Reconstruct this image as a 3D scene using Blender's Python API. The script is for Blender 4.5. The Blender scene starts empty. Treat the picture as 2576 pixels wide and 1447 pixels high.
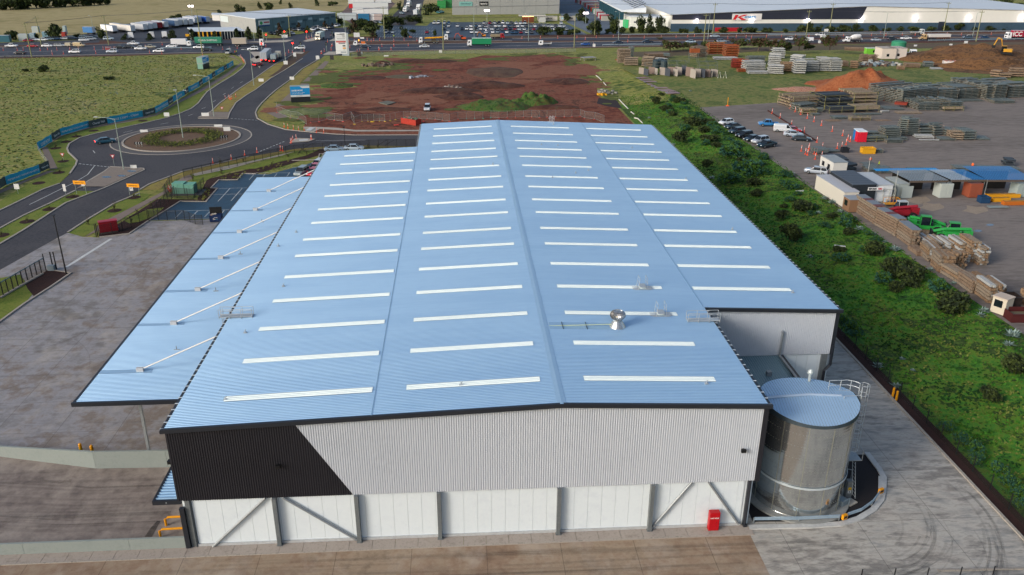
import bpy,math,random
from math import sin,cos,pi,radians,sqrt,atan2,hypot
from mathutils import Vector,Matrix,noise as mnoise
random.seed(7)
SC=bpy.context.scene
COL=SC.collection
F,YAW,PIT,ROL=2103.74,.0644,.4019,-.0035
CX,CY,CZ=24.382,-59.924,49.601
def _axes():
    fwd=Vector((sin(YAW)*cos(PIT),cos(YAW)*cos(PIT),-sin(PIT)))
    right=Vector((cos(YAW),-sin(YAW),0));down=fwd.cross(right)
    return cos(ROL)*right+sin(ROL)*down,-sin(ROL)*right+cos(ROL)*down,fwd
AR,AD,AF=_axes()
cam=bpy.data.cameras.new('camera');cam.sensor_width=36;cam.lens=F/2576*36
cam.clip_start=1;cam.clip_end=4000
co=bpy.data.objects.new('camera',cam);COL.objects.link(co)
co.matrix_world=Matrix(((AR.x,-AD.x,-AF.x,CX),(AR.y,-AD.y,-AF.y,CY),(AR.z,-AD.z,-AF.z,CZ),(0,0,0,1)))
SC.camera=co
SUN_EL,SUN_AZ=radians(24),radians(238)
w=bpy.data.worlds.new('World');SC.world=w;w.use_nodes=True
nt=w.node_tree;sky=nt.nodes.new('ShaderNodeTexSky');sky.sky_type='NISHITA';sky.sun_disc=False
sky.sun_elevation=SUN_EL;sky.sun_rotation=SUN_AZ;sky.air_density=1.0;sky.dust_density=3.0;sky.ozone_density=1.0
nt.links.new(sky.outputs[0],nt.nodes['Background'].inputs[0]);nt.nodes['Background'].inputs[1].default_value=.13
ld=bpy.data.lights.new('sun','SUN');ld.energy=1.7;ld.angle=radians(18);ld.color=(1,.965,.94)
lo=bpy.data.objects.new('sun',ld);COL.objects.link(lo)
sd=Vector((sin(SUN_AZ)*cos(SUN_EL),cos(SUN_AZ)*cos(SUN_EL),sin(SUN_EL)))
lo.rotation_euler=sd.to_track_quat('Z','Y').to_euler()
SC.view_settings.view_transform='Standard';SC.view_settings.look='None'
SC.view_settings.exposure=0.4;SC.view_settings.gamma=1
SC.render.engine='CYCLES'
SC.cycles.max_bounces=5;SC.cycles.transparent_max_bounces=12
def at(u,v,z=0.0):
    d=AR*((u-1288)/F)+AD*((v-723.5)/F)+AF
    t=(z-CZ)/d.z
    return Vector((CX+d.x*t,CY+d.y*t,z))
def ony(u,v,y):
    d=AR*((u-1288)/F)+AD*((v-723.5)/F)+AF
    t=(y-CY)/d.y
    return Vector((CX+d.x*t,y,CZ+d.z*t))
def px(p):
    q=Vector(p)-Vector((CX,CY,CZ));k=q.dot(AF)
    return 1288+F*q.dot(AR)/k,723.5+F*q.dot(AD)/k
def hgt(p,vtop):
    lo_,hi_=0.,60.
    for _ in range(30):
        m=(lo_+hi_)/2
        if px((p[0],p[1],p[2]+m))[1]>vtop: lo_=m
        else: hi_=m
    return lo_
def reg(x0,y0,s): return lambda x,y: (x0+x*s,y0+y*s)
T1,T2,T3,T4=[reg(a,0,.25) for a in (0,644,1288,1932)]
M1=reg(0,134.2,.2504);M2=reg(644,134.2,.2504);M3=reg(1288,100.6,.2504);M4=reg(1932,100.6,.2504)
L1=reg(0,402.5,.2504);L2=reg(0,737.9,.2504);L3=reg(0,1073.3,.2583)
R1=reg(1932,402.5,.2504);R2=reg(1932,737.9,.2504);R3=reg(1932,1073.3,.2583)
F1=reg(362.2,992.8,.3138);F3=reg(1442.3,992.8,.3139)
J2=reg(603.7,53.7,.1252)
P0=reg(0,0,1)
def PL(r,*pts,z=0.0): return [at(*r(x,y),z) for x,y in pts]
YZ=1.5
class MB:
    def __init__(s): s.v=[];s.f=[];s.m=[]
    def poly(s,pts,mi=0):
        n=len(s.v);s.v+=[tuple(p) for p in pts];s.f.append(tuple(range(n,n+len(pts))));s.m.append(mi);return s
    def box(s,x0,x1,y0,y1,z0,z1,mi=0,rz=0,c=(0,0)):
        n=len(s.v);P=[(x0,y0,z0),(x1,y0,z0),(x1,y1,z0),(x0,y1,z0),(x0,y0,z1),(x1,y0,z1),(x1,y1,z1),(x0,y1,z1)]
        if rz:
            a,b=cos(rz),sin(rz);P=[(c[0]+(p[0]-c[0])*a-(p[1]-c[1])*b,c[1]+(p[0]-c[0])*b+(p[1]-c[1])*a,p[2]) for p in P]
        s.v+=P
        for q in ((3,2,1,0),(4,5,6,7),(0,1,5,4),(1,2,6,5),(2,3,7,6),(3,0,4,7)):
            s.f.append(tuple(n+i for i in q));s.m.append(mi)
        return s
    def prism(s,pts,z0,z1,mi=0):
        n=len(s.v);k=len(pts)
        s.v+=[(p[0],p[1],z0) for p in pts]+[(p[0],p[1],z1) for p in pts]
        s.f.append(tuple(range(n+k-1,n-1,-1)));s.m.append(mi);s.f.append(tuple(range(n+k,n+2*k)));s.m.append(mi)
        for i in range(k):
            j=(i+1)% k;s.f.append((n+i,n+j,n+k+j,n+k+i));s.m.append(mi)
        return s
    def tube(s,pts,r,n=6,mi=0,r2=None):
        pts=[Vector(p) for p in pts];rings=[]
        for i,p in enumerate(pts):
            d=(pts[min(i+1,len(pts)-1)]-pts[max(i-1,0)]).normalized()
            a=d.cross(Vector((0,0,1)) if abs(d.z)<.9 else Vector((1,0,0))).normalized();b=d.cross(a)
            rr=r if r2 is None else r+(r2-r)*i/(len(pts)-1)
            rings.append([p+a*(rr*cos(2*pi*k/n))+b*(rr*sin(2*pi*k/n)) for k in range(n)])
        o=len(s.v)
        for g in rings: s.v+=[tuple(q) for q in g]
        for i in range(len(rings)-1):
            for k in range(n):
                s.f.append((o+i*n+k,o+i*n+(k+1)% n,o+(i+1)*n+(k+1)% n,o+(i+1)*n+k));s.m.append(mi)
        s.f.append(tuple(o+k for k in range(n)));s.m.append(mi)
        e=o+(len(rings)-1)*n;s.f.append(tuple(e+k for k in range(n-1,-1,-1)));s.m.append(mi)
        return s
    def lathe(s,prof,n=16,mi=0,x=0,y=0,cap=True):
        o=len(s.v)
        for r,z in prof: s.v+=[(x+r*cos(2*pi*k/n),y+r*sin(2*pi*k/n),z) for k in range(n)]
        for i in range(len(prof)-1):
            for k in range(n):
                s.f.append((o+i*n+k,o+i*n+(k+1)% n,o+(i+1)*n+(k+1)% n,o+(i+1)*n+k));s.m.append(mi)
        if cap:
            s.f.append(tuple(o+k for k in range(n-1,-1,-1)));s.m.append(mi)
            e=o+(len(prof)-1)*n;s.f.append(tuple(e+k for k in range(n)));s.m.append(mi)
        return s
    def xcyl(s,x,y,z,r,w,n=12,mi=0):
        return s.tube([(x,y-w/2,z),(x,y+w/2,z)],r,n,mi)
    def rib(s,pts,w,z0,z1=None,mi=0,closed=False):
        pts=[Vector((p[0],p[1],p[2] if len(p)>2 else 0)) for p in pts];n=len(pts);L=[];R=[]
        for i,p in enumerate(pts):
            a=pts[i-1] if (i>0 or closed) else p;b=pts[(i+1)% n] if (i<n-1 or closed) else p
            d=(b-a);d.z=0;d.normalize();t=Vector((-d.y,d.x,0))*(w/2);L.append(p+t);R.append(p-t)
        for i in range(n if closed else n-1):
            j=(i+1)% n
            def q(P,z): return (P.x,P.y,P.z+z)
            if z1 is None: s.poly([q(L[i],z0),q(R[i],z0),q(R[j],z0),q(L[j],z0)],mi)
            else:
                s.poly([q(L[i],z1),q(R[i],z1),q(R[j],z1),q(L[j],z1)],mi)
                s.poly([q(L[i],z0),q(L[i],z1),q(L[j],z1),q(L[j],z0)],mi);s.poly([q(R[i],z1),q(R[i],z0),q(R[j],z0),q(R[j],z1)],mi)
        return s
    def mesh(s,name,mats,smooth=False):
        me=bpy.data.meshes.new(name);me.from_pydata(s.v,[],s.f)
        for m in (mats if isinstance(mats,(list,tuple)) else [mats]): me.materials.append(m)
        if any(s.m): me.polygons.foreach_set('material_index',s.m)
        if smooth: me.polygons.foreach_set('use_smooth',[True]*len(s.f))
        me.update();return me
    def build(s,name,mats,parent=None,smooth=False,loc=None,rz=0):
        o=bpy.data.objects.new(name,s.mesh(name,mats,smooth));COL.objects.link(o)
        if parent: o.parent=parent
        if loc is not None: o.location=loc
        if rz: o.rotation_euler.z=rz
        return o
def tag(o,label=None,cat=None,group=None,kind=None):
    if label: o['label']=label
    if cat: o['category']=cat
    if group: o['group']=group
    if kind: o['kind']=kind
    return o
def thing(name,label,cat,loc=(0,0,0),rz=0,group=None,sc=None):
    o=bpy.data.objects.new(name,None);COL.objects.link(o);o.empty_display_size=.3
    o.location=loc;o.rotation_euler=(0,0,rz)
    if sc: o.scale=sc
    return tag(o,label,cat,group)
def dup(root,label,loc,rz=0,group=None,sc=None):
    def cp(o,par):
        c=o.copy();COL.objects.link(c)
        if par: c.parent=par
        for ch in KIDS.get(o.name) or list(o.children): cp(ch,c)
        return c
    r=cp(root,None);r.location=loc;r.rotation_euler=(0,0,rz);r['label']=label
    if sc: r.scale=sc
    if group: r['group']=group
    return r
KIDS={}
def inst(me,name,parent=None,loc=None,rz=0):
    o=bpy.data.objects.new(name,me);COL.objects.link(o)
    if parent: o.parent=parent
    if loc is not None: o.location=loc
    o.rotation_euler.z=rz
    return o
def hexc(h):
    h=h.lstrip('#');f=lambda c: c/12.92 if c<=.04045 else ((c+.055)/1.055)**2.4
    return tuple(f(int(h[i:i+2],16)/255) for i in (0,2,4))+(1,)
_M={}
def mt(name,cols,s1=.5,s2=4,rough=.8,metal=0,bump=0,st=(1,1,1),spec=.3,lo=.36,hi=.64,bs=20,coat=0,emit=None,es=1,mix=.5,rot=0):
    if name in _M: return _M[name]
    m=bpy.data.materials.new(name);m.use_nodes=True;n=m.node_tree.nodes;l=m.node_tree.links
    b=n['Principled BSDF'];b.inputs['Roughness'].default_value=rough;b.inputs['Metallic'].default_value=metal
    b.inputs['Specular IOR Level'].default_value=spec;b.inputs['Coat Weight'].default_value=coat
    if not isinstance(cols,(list,tuple)) or isinstance(cols[0],float): cols=[cols]
    cols=[hexc(c) if isinstance(c,str) else tuple(c)+(1,) for c in cols]
    if emit: b.inputs['Emission Color'].default_value=hexc(emit);b.inputs['Emission Strength'].default_value=es
    if len(cols)==1: b.inputs['Base Color'].default_value=cols[0]
    tc=n.new('ShaderNodeTexCoord');mp=n.new('ShaderNodeMapping');mp.inputs['Scale'].default_value=st;mp.inputs['Rotation'].default_value[2]=rot
    l.new(tc.outputs['Object'],mp.inputs[0])
    if len(cols)>1:
        a=n.new('ShaderNodeTexNoise');a.inputs['Scale'].default_value=s1;a.inputs['Detail'].default_value=7;a.inputs['Roughness'].default_value=.62
        c=n.new('ShaderNodeTexNoise');c.inputs['Scale'].default_value=s2;c.inputs['Detail'].default_value=5;c.inputs['Roughness'].default_value=.7
        l.new(mp.outputs[0],a.inputs[0]);l.new(mp.outputs[0],c.inputs[0])
        x=n.new('ShaderNodeMix');x.inputs[0].default_value=mix;l.new(a.outputs[0],x.inputs[2]);l.new(c.outputs[0],x.inputs[3])
        r=n.new('ShaderNodeValToRGB');e=r.color_ramp.elements
        for i,cc in enumerate(cols):
            p=lo+(hi-lo)*i/(len(cols)-1)
            k=e[i] if i<2 else e.new(p)
            k.position=p;k.color=cc
        l.new(x.outputs[0],r.inputs[0]);l.new(r.outputs[0],b.inputs['Base Color'])
    if bump:
        q=n.new('ShaderNodeTexNoise');q.inputs['Scale'].default_value=bs;q.inputs['Detail'].default_value=4;l.new(mp.outputs[0],q.inputs[0])
        u=n.new('ShaderNodeBump');u.inputs['Strength'].default_value=bump;u.inputs['Distance'].default_value=.1
        l.new(q.outputs[0],u.inputs['Height']);l.new(u.outputs[0],b.inputs['Normal'])
    _M[name]=m;return m
def pm(h,rough=.45,metal=0,coat=0,spec=.4):
    k='paint_%s_%d_%d' % (h.lstrip('#'),rough*100,metal*100)
    c=hexc(h);d=tuple(x*.86 for x in c[:3])
    return mt(k,[c[:3],d],3,12,rough,metal,spec=spec,coat=coat,lo=.3,hi=.8)
def see(name,h,alpha,st=None):
    if name in _M: return _M[name]
    m=bpy.data.materials.new(name);m.use_nodes=True;n=m.node_tree.nodes;l=m.node_tree.links
    b=n['Principled BSDF'];b.inputs['Base Color'].default_value=hexc(h);b.inputs['Alpha'].default_value=alpha;b.inputs['Roughness'].default_value=.7
    _M[name]=m;return m
def concrete(name,cols,joint=6.0,tint=None,st=(1,1,1),rot=0,s1=.09,s2=.8):
    m=mt(name,cols,s1,s2,.85,0,.15,st,lo=.33,hi=.67,bs=14,rot=rot)
    n=m.node_tree.nodes;l=m.node_tree.links;b=n['Principled BSDF'];src=b.inputs['Base Color'].links[0].from_socket
    tc=n.new('ShaderNodeTexCoord')
    def add(sock,dark,scale,lo,hi,fac):
        t=n.new('ShaderNodeTexNoise');t.inputs['Scale'].default_value=1;t.inputs['Detail'].default_value=8;t.inputs['Roughness'].default_value=.65
        mp=n.new('ShaderNodeMapping');mp.inputs['Scale'].default_value=scale;mp.inputs['Rotation'].default_value[2]=fac[1]
        l.new(tc.outputs['Object'],mp.inputs[0]);l.new(mp.outputs[0],t.inputs[0])
        r=n.new('ShaderNodeMapRange');r.inputs[1].default_value=lo;r.inputs[2].default_value=hi;r.inputs[4].default_value=fac[0]
        l.new(t.outputs[0],r.inputs[0]);x=n.new('ShaderNodeMix');x.data_type='RGBA';l.new(r.outputs[0],x.inputs[0]);l.new(sock,x.inputs[6]);x.inputs[7].default_value=hexc(dark);return x.outputs[2]
    s=add(src,'#3f3a38',(.05,1.1,1),.5,.75,(.38,rot));s=add(s,'#b3aa9e',(.3,.22,1),.5,.75,(.5,rot+.4))
    s=add(s,'#4a423e',(.25,.3,1),.55,.75,(.4,0))
    if joint:
        sp=n.new('ShaderNodeSeparateXYZ');l.new(tc.outputs['Object'],sp.inputs[0]);ss=[]
        for i in (0,1):
            a=n.new('ShaderNodeMath');a.operation='PINGPONG';a.inputs[1].default_value=joint/2;l.new(sp.outputs[i],a.inputs[0])
            c=n.new('ShaderNodeMath');c.operation='LESS_THAN';c.inputs[1].default_value=.03;l.new(a.outputs[0],c.inputs[0]);ss.append(c)
        mx=n.new('ShaderNodeMath');mx.operation='MAXIMUM';l.new(ss[0].outputs[0],mx.inputs[0]);l.new(ss[1].outputs[0],mx.inputs[1])
        f=n.new('ShaderNodeMath');f.operation='MULTIPLY';f.inputs[1].default_value=.45;l.new(mx.outputs[0],f.inputs[0])
        x=n.new('ShaderNodeMix');x.data_type='RGBA';l.new(f.outputs[0],x.inputs[0]);l.new(s,x.inputs[6]);x.inputs[7].default_value=hexc('#2c2826');s=x.outputs[2]
    l.new(s,b.inputs['Base Color']);return m
G_pad=mt('rough_paddock_grass',['#384a1a','#5c6a2a','#8a8446','#526a24','#968c56','#3f5020','#6f7236'],.02,.25,.95,0,.5,(1,1.6,1),bs=3,lo=.38,hi=.62)
G_dry=mt('dry_field_grass',['#6d6a40','#8b8055','#9c8f66','#7e7a48'],.012,.12,.95,0,.3,bs=2)
G_bank=mt('lush_bank_grass',['#18340e','#285216','#3c701e','#56701f','#163210','#4a5c24','#27501a'],.075,.8,.95,0,.8,bs=5,lo=.36,hi=.66)
G_mow=mt('mown_verge_grass',['#3b5218','#5a6c22','#6e7430','#4b6420'],.25,3,.95,0,.4,bs=10)
G_yel=mt('verge_dry_grass',['#6a6a30','#8a7f3c','#7a6a40','#4f5a26'],.3,2,.95,0,.4,bs=10)
A_new=mt('new_asphalt',['#262a33','#2f333c','#3a3d45'],.08,1.5,.75,0,.2,bs=20,spec=.4)
A_hwy=mt('highway_asphalt',['#2a2e3a','#333743','#3c404a'],.04,.6,.75,0,.1,(.2,1,1),spec=.4)
A_est=mt('estate_road_asphalt',['#2c2d33','#3a3a3f','#48474a','#33343a'],.05,2,.8,0,.2,(1,1,1),bs=20)
A_car=mt('wet_car_park_asphalt',['#0f2a3d','#16384e','#214c64'],.12,1.5,.45,0,.1,bs=20,spec=.5)
C_grey=concrete('yard_concrete',['#6e6862','#777472','#8e8d90','#7a7068','#838183'],6.5,rot=.6,s1=.045,s2=.4)
C_brn=concrete('brown_stained_concrete',['#6f5a49','#86705d','#94836f','#7b6a59'],6.5)
C_side=concrete('side_drive_concrete',['#6d6e6c','#8a8a86','#aba79e','#7a7772','#98948b'],7.5,st=(.5,1.5,1),rot=.9)
C_dock=concrete('dock_concrete',['#5e5654','#776d67','#8a8078','#6a5f58'],0,s1=.3)
C_path=mt('footpath_concrete',['#8f8a80','#a39c90','#b0aaa0'],.5,4,.9)
C_kerb=mt('kerb_concrete',['#8d877e','#a19a90','#79736b'],1.5,6,.9)
C_fp=mt('pale_footing_concrete',['#8d8379','#9d948b','#877d74'],.8,5,.9)
D_red=mt('red_brown_dirt',['#33170f','#552818','#6a3624','#7a4c38','#401e13','#62402e'],.045,.45,.95,0,.8,bs=3,lo=.36,hi=.64)
D_mul=mt('dark_mulch',['#20110f','#351f1b','#2a1814'],1,9,.95,0,.6,bs=16)
D_brn=mt('brown_pile_earth',['#46301f','#5e4129','#775636','#3c2a1b','#6a4c30'],.1,.9,.95,0,.9,bs=3)
D_orn=mt('orange_sand',['#6e3820','#844a2c','#955c3b','#5f3320'],.2,1.5,.95,0,.8,bs=3)
GRV=mt('yard_gravel',['#5c5550','#6c6560','#7d756f','#665d58'],.03,.8,.95,0,.4,(.35,1.2,1),bs=6)
GRV2=mt('dark_tank_gravel',['#191718','#262325','#1f1c1d'],3,20,.95,0,.6,bs=24)
WHT=mt('white_line_paint',['#c9ccca','#b0b3b2','#dadcda'],2,8,.7)
def sheet(name,pts,m,dz,label=None):
    b=MB();b.poly([(p[0],p[1],(p[2] if len(p)>2 else 0)+dz) for p in pts])
    me=b.mesh(name,m);me.polygons[0].normal
    if me.polygons[0].normal.z<0: me.flip_normals()
    o=bpy.data.objects.new(name,me);COL.objects.link(o);tag(o,label,None,None,'structure');return o
def sst(t): t=max(0,min(1,t));return t*t*(3-2*t)
def H(x,y):
    b=sst((x-77)/18)*(1-sst((y-262)/34))
    n=mnoise.noise(Vector((x*.12,y*.12,3)))*.45+mnoise.noise(Vector((x*.4,y*.4,9)))*.15
    k=sst((x-75.5)/4)*(1-sst((x-93)/4)) if 0<(1-sst((y-262)/34)) else 0
    return YZ*b+n*k
def ground():
    xs=sorted(set([-1500,-900,-500,-300,-150,0,40,60,70,73,74]+[75+i*.8 for i in range(30)]+[100,110,130,160,200,260,400,700,1200,2000]))
    ys=sorted(set([-60,-30,-15]+[-14+i*1.2 for i in range(240)]+[276+i*6 for i in range(8)]+[340,400,500,700,1000,1500,2500]))
    v=[(x,y,H(x,y)) for y in ys for x in xs];nx=len(xs);f=[];mi=[]
    for j in range(len(ys)-1):
        for i in range(nx-1):
            f.append((j*nx+i,j*nx+i+1,(j+1)*nx+i+1,(j+1)*nx+i));cx=(xs[i]+xs[i+1])/2
            mi.append(1 if 74<=cx<102 and ys[j]<200 else 0)
    me=bpy.data.meshes.new('ground');me.from_pydata(v,[],f);me.materials.append(G_pad);me.materials.append(G_bank)
    me.polygons.foreach_set('material_index',mi);me.polygons.foreach_set('use_smooth',[True]*len(f));me.update()
    o=bpy.data.objects.new('ground',me);COL.objects.link(o);tag(o,kind='structure')
ground()
sheet('upper_grass',[(80,200,H(80,200)),(97,200,YZ),(97,258,YZ),(80,258,H(80,258))],G_bank,.01) if 0 else None
sheet('plateau_grass',PL(P0,(1757,271),(1935,258),(1995,250),(2640,236),(2640,150),(2100,142),(1700,140),(1560,170),z=YZ)+[],mt('plateau_grass',['#34481c','#52652a','#757440','#3d5420','#6a6a3a'],.05,.5,.95,0,.5,bs=4),.015)
sheet('far_field',PL(P0,(-260,96),(160,96),(262,75),(560,45),(980,20),(1300,-12),(1300,-70),(-700,-70),(-600,60)),G_dry,.02)
sheet('far_green_field',PL(T4,(1900,-10),(2300,45),(2700,100),(3300,60),(3000,-60)),G_pad,.03)
def band(name,near,far,m,dz,r=P0): return sheet(name,[at(*r(*p)) for p in near]+[at(*r(*p)) for p in reversed(far)],m,dz)
band('roadworks_dirt',[(-300,152),(0,148),(320,141),(560,134),(700,132),(900,132),(1300,124),(1690,118),(2100,112),(2950,100)],
     [(-300,118),(0,108),(300,99),(520,99),(640,97),(900,92),(1288,88),(1600,85),(2100,79),(2950,70)],mt('roadworks_red_dirt',['#3c231d','#55332a','#4a3a30','#5b4a3c'],.05,.6,.95),.03)
band('highway',[(-300,149),(0,145),(320,138),(530,133.5),(615,134),(700,131),(880,130),(1288,122),(1663,115),(2050,108),(2307,104),(2950,96)],
     [(-300,122),(0,118),(160,116),(300,110),(480,107),(640,108),(870,113.6),(1288,106.8),(1932,101.5),(2350,97),(2950,88)],A_hwy,.05)
band('highway',[(560,106),(640,106),(880,103),(1288,103),(1560,101.5),(1932,96.3),(2350,93),(2576,91),(2950,88)],
     [(560,102),(640,99),(880,96.5),(1288,97),(1560,95.6),(1932,91.5),(2350,88),(2576,86),(2950,82)],A_hwy,.05)
A_ix=sheet('junction',PL(T2,(-200,560),(-60,440),(100,425),(330,365),(560,320),(690,285),(950,275),(1000,330),(860,360),(900,560),(690,560),(640,600),(480,640),(300,620),(0,640)),A_hwy,.056)
b=MB()
for pts in [[(-60,143),(200,139),(330,136.5),(480,133.3),(560,132)],[(850,130.5),(1288,123),(1500,118.5),(1660,115)],[(860,114),(1288,107.5),(1932,102),(2576,94)],[(880,103.6),(1288,103.6)],[(0,119),(180,116),(330,109),(560,103)],[(1288,97),(1560,95),(1932,91),(2576,85.5)]]:
    b.rib([at(*p) for p in pts],.5,.06,.16)
tag(b.build('kerb',C_kerb),kind='structure')
b=MB()
for pts in [[(0,131.5),(160,128.5),(300,125),(480,122),(620,120)],[(405,123.3),(640,119.6)],[(900,122.5),(1288,115.5),(1600,110)]]:
    b.rib([at(*p) for p in pts],.35,.075)
for i in range(60):
    u=880+i*28;v=122-(u-880)*.0145;b.rib([at(u,v),at(u+9,v-.13)],.18,.08)
for i in range(18): u=10+i*33;b.rib([at(u,137-(u)*.018),at(u+10,136.8-u*.018)],.18,.08)
tag(b.build('road_marking',WHT),kind='structure')
est=PL(L1,(-400,700),(0,510),(250,390),(430,300),(600,240))+PL(M1,(700,1215),(762,1125),(775,1080),(740,1045),(690,1000),(675,960),(695,912),(800,852),(950,812),(1150,768),(1500,692),(1650,657),(1800,610),(1920,560),(1990,505),(2040,440),(2080,390),(2200,310),(2350,220),(2440,150),(2470,110),(2455,65),(2400,25),(2330,5))+ PL(T1,(2310,545),(2560,525))+PL(T2,(300,600),(690,560),(600,625))+PL(M2,(460,160),(350,262),(200,372),(120,442),(60,500),(15,555),(-5,600),(12,655),(120,715),(300,770),(500,790),(800,815),(1000,825),(1700,822),(2100,822),(2100,935),(1600,938),(1100,927),(700,938),(400,962),(0,1030))+ PL(M1,(2500,1040),(2200,1110),(1840,1190),(1500,1320),(1400,1380))+PL(L1,(1100,470),(900,590),(680,733),(550,800),(300,940),(0,1108),(-400,1330))
sheet('estate_road',est,A_est,.045)
def arc(cx,cy,r,a0=0,a1=2*pi,n=64): return [Vector((cx+r*cos(a0+(a1-a0)*i/n),cy+r*sin(a0+(a1-a0)*i/n),0)) for i in range(n+(0 if abs(a1-a0-2*pi)<1e-6 else 1))]
RX,RY=-47.2,159.7
sheet('roundabout_apron',arc(RX,RY,17.2),mt('apron_concrete',['#4c4a4c','#5a5858','#444246'],1,5),.06)
b=MB();b.rib(arc(RX,RY,17.2),.35,.06,.1,closed=True);b.rib(arc(RX,RY,14.3),.5,.06,.22,closed=True);tag(b.build('kerb',C_kerb),kind='structure')
sheet('roundabout_centre',arc(RX,RY,14.2),mt('brown_chip_mulch',['#4e3c31','#6d5746','#5c4a3c','#7b6856'],.6,6,.95,0,.5),.12)
def strip(name,m,dz,*pl): return sheet(name,sum(pl,[]),m,dz)
strip('verge',G_mow,.055,PL(L1,(-20,850),(240,700),(660,430),(980,316),(760,312),(500,440),(240,560),(0,690),(-300,850),(-300,1000)))
strip('verge',G_mow,.05,PL(L1,(900,590),(1150,440),(1400,340),(1525,345),(1400,440),(1080,640),(835,776),(680,733)))
strip('verge',G_yel,.052,PL(M1,(1400,1378),(1500,1318),(1840,1190),(2200,1110),(2500,1040))+PL(M2,(0,1030),(400,962),(700,938),(1100,927),(1640,938),(1640,955),(1100,945),(700,958),(360,985),(0,1060)),PL(M1,(2300,1120),(1930,1215),(1700,1290),(1600,1375)))
strip('verge',G_mow,.05,PL(L1,(0,500),(250,385),(430,298),(600,236))+PL(M1,(700,1210),(760,1125),(770,1082),(735,1047),(685,1000),(668,960),(690,908),(800,846),(950,806),(1150,762),(1500,686),(1650,651),(1850,585),(1960,520),(2030,420),(2060,385),(1950,400),(1720,520),(1560,600),(1350,650),(1080,715),(850,775),(620,850),(500,930),(480,980),(520,1080),(560,1140),(520,1190),(250,1330))+PL(L1,(0,420),(-200,560)))
strip('verge',G_yel,.053,PL(M2,(5,600),(60,530),(130,450),(210,378),(360,270),(470,165),(600,90),(660,75),(600,150),(480,260),(380,380),(210,540),(150,600),(200,680),(120,690),(30,650)))
strip('verge',G_yel,.055,PL(M1,(2120,588),(2295,590),(2360,500),(2480,420),(2580,362))+PL(M2,(150,252),(300,165),(420,80),(370,20),(180,118),(0,245))+PL(M1,(2450,330),(2250,470)))
strip('median_dirt',mt('median_earth',['#3d2f28','#54443a','#463528','#5d5640'],.2,2,.95),.06,PL(T2,(240,700),(350,560),(400,525),(500,520),(545,515),(480,565),(350,660),(200,760),(120,780)))
b=MB()
for r,pts in [(L1,[(-100,740),(0,690),(240,560),(500,440),(760,310)]),(L1,[(-20,860),(240,706),(660,436),(1050,285),(1450,104),(1440,88),(1110,72),(1050,120),(860,232)]),(L1,[(-200,620),(0,510),(250,390),(430,300),(600,240)]),(L1,[(680,733),(900,590),(1150,440),(1400,338)]),
               (M1,[(700,1215),(762,1125),(775,1080),(740,1045),(690,1000),(675,960),(695,912),(800,852),(950,812),(1150,768),(1500,692),(1650,657),(1800,610),(1920,560),(1990,505),(2040,440),(2080,390),(2200,310),(2350,220),(2440,150),(2470,110),(2455,65),(2400,25)]),
               (M1,[(1990,657),(2290,657),(2310,595),(2370,500),(2480,420),(2580,362)]),(M2,[(0,365),(150,252),(300,165),(470,55)]),(M1,[(1990,650),(2120,588),(2200,510),(2400,360),(2572,248)]),(M2,[(0,245),(180,118),(370,15)]),
               (M2,[(640,55),(460,160),(350,262),(200,372),(120,442),(60,500),(15,555),(-5,600),(12,655),(120,715),(300,770),(500,790),(800,815),(1000,825),(1700,822)]),
               (M1,[(1400,1378),(1500,1318),(1840,1190),(2200,1110),(2500,1040)])]:
    b.rib([at(*r(*p)) for p in pts],.38,.04,.17)
tag(b.build('kerb',C_kerb),kind='structure')
for pl in [PL(L1,(1110,75),(1440,90),(1445,98),(1050,275),(850,272),(760,298),(862,232)),PL(M1,(1995,653),(2288,653),(2306,598),(2112,595))]:
    sheet('traffic_island',pl,mt('exposed_aggregate',['#6d645d','#82786e','#756a60'],.8,5),.15)
for pl in [PL(T2,(-40,590),(20,560),(60,600),(40,690),(-60,600)),PL(J2,(1260,405),(1540,310),(1560,385),(1330,418)),PL(J2,(100,425),(560,395),(1080,375),(930,425),(500,435)),PL(J2,(1660,680),(1780,615),(2350,610),(2180,640),(1900,680)),PL(J2,(1780,405),(1910,330),(1990,400)),PL(J2,(1000,645),(1120,620),(1300,630),(1250,660)),PL(J2,(200,620),(440,620),(420,720),(330,765)),
           PL(M2,(330,905),(400,855),(600,865),(530,890))]:
    sheet('traffic_island',pl,C_path,.14)
strip('footpath',mt('brown_footpath',['#6c5f56','#7d7067','#74675c'],.6,5),.058,PL(L1,(1000,640),(1060,610),(1400,440),(1640,320),(1740,240),(1840,175),(1900,150),(1950,180),(1830,240),(1600,375),(1380,500),(1130,650),(850,778),(960,700)))
strip('footpath',C_path,.06,PL(M1,(1930,1215),(2200,1150),(2572,1075))+PL(M2,(380,990),(700,955),(1100,942),(1100,948),(700,965),(380,1004),(0,1090))+PL(M1,(2300,1165),(1960,1235)))
strip('footpath',mt('brown_footpath',[]),.058,PL(M2,(690,80),(735,85),(560,290),(480,360),(350,480),(250,560),(340,680),(270,680),(110,600),(200,530),(340,400),(420,340),(480,280)))
strip('footpath',C_path,.06,PL(M2,(480,740),(640,742),(830,752),(1000,772),(1700,772),(1700,784),(1000,788),(800,772),(640,762),(560,800),(500,790)))
strip('footpath',mt('brown_footpath',[]),.06,PL(M1,(410,930),(480,950),(580,1160),(500,1170)),[])
strip('footpath',mt('brown_footpath',[]),.059,PL(M1,(410,925),(620,800),(900,735),(1300,670),(1560,612),(1750,500),(2000,370),(2280,200),(2420,95),(2370,60),(2300,35),(2330,20),(2440,105),(2290,230),(2010,395),(1760,520),(1570,628),(1300,690),(900,758),(640,825),(440,940)))
strip('footpath',mt('brown_footpath',[]),.059,PL(L1,(470,115),(560,110),(300,205),(0,340),(-200,430),(-200,380),(0,305)))
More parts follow.
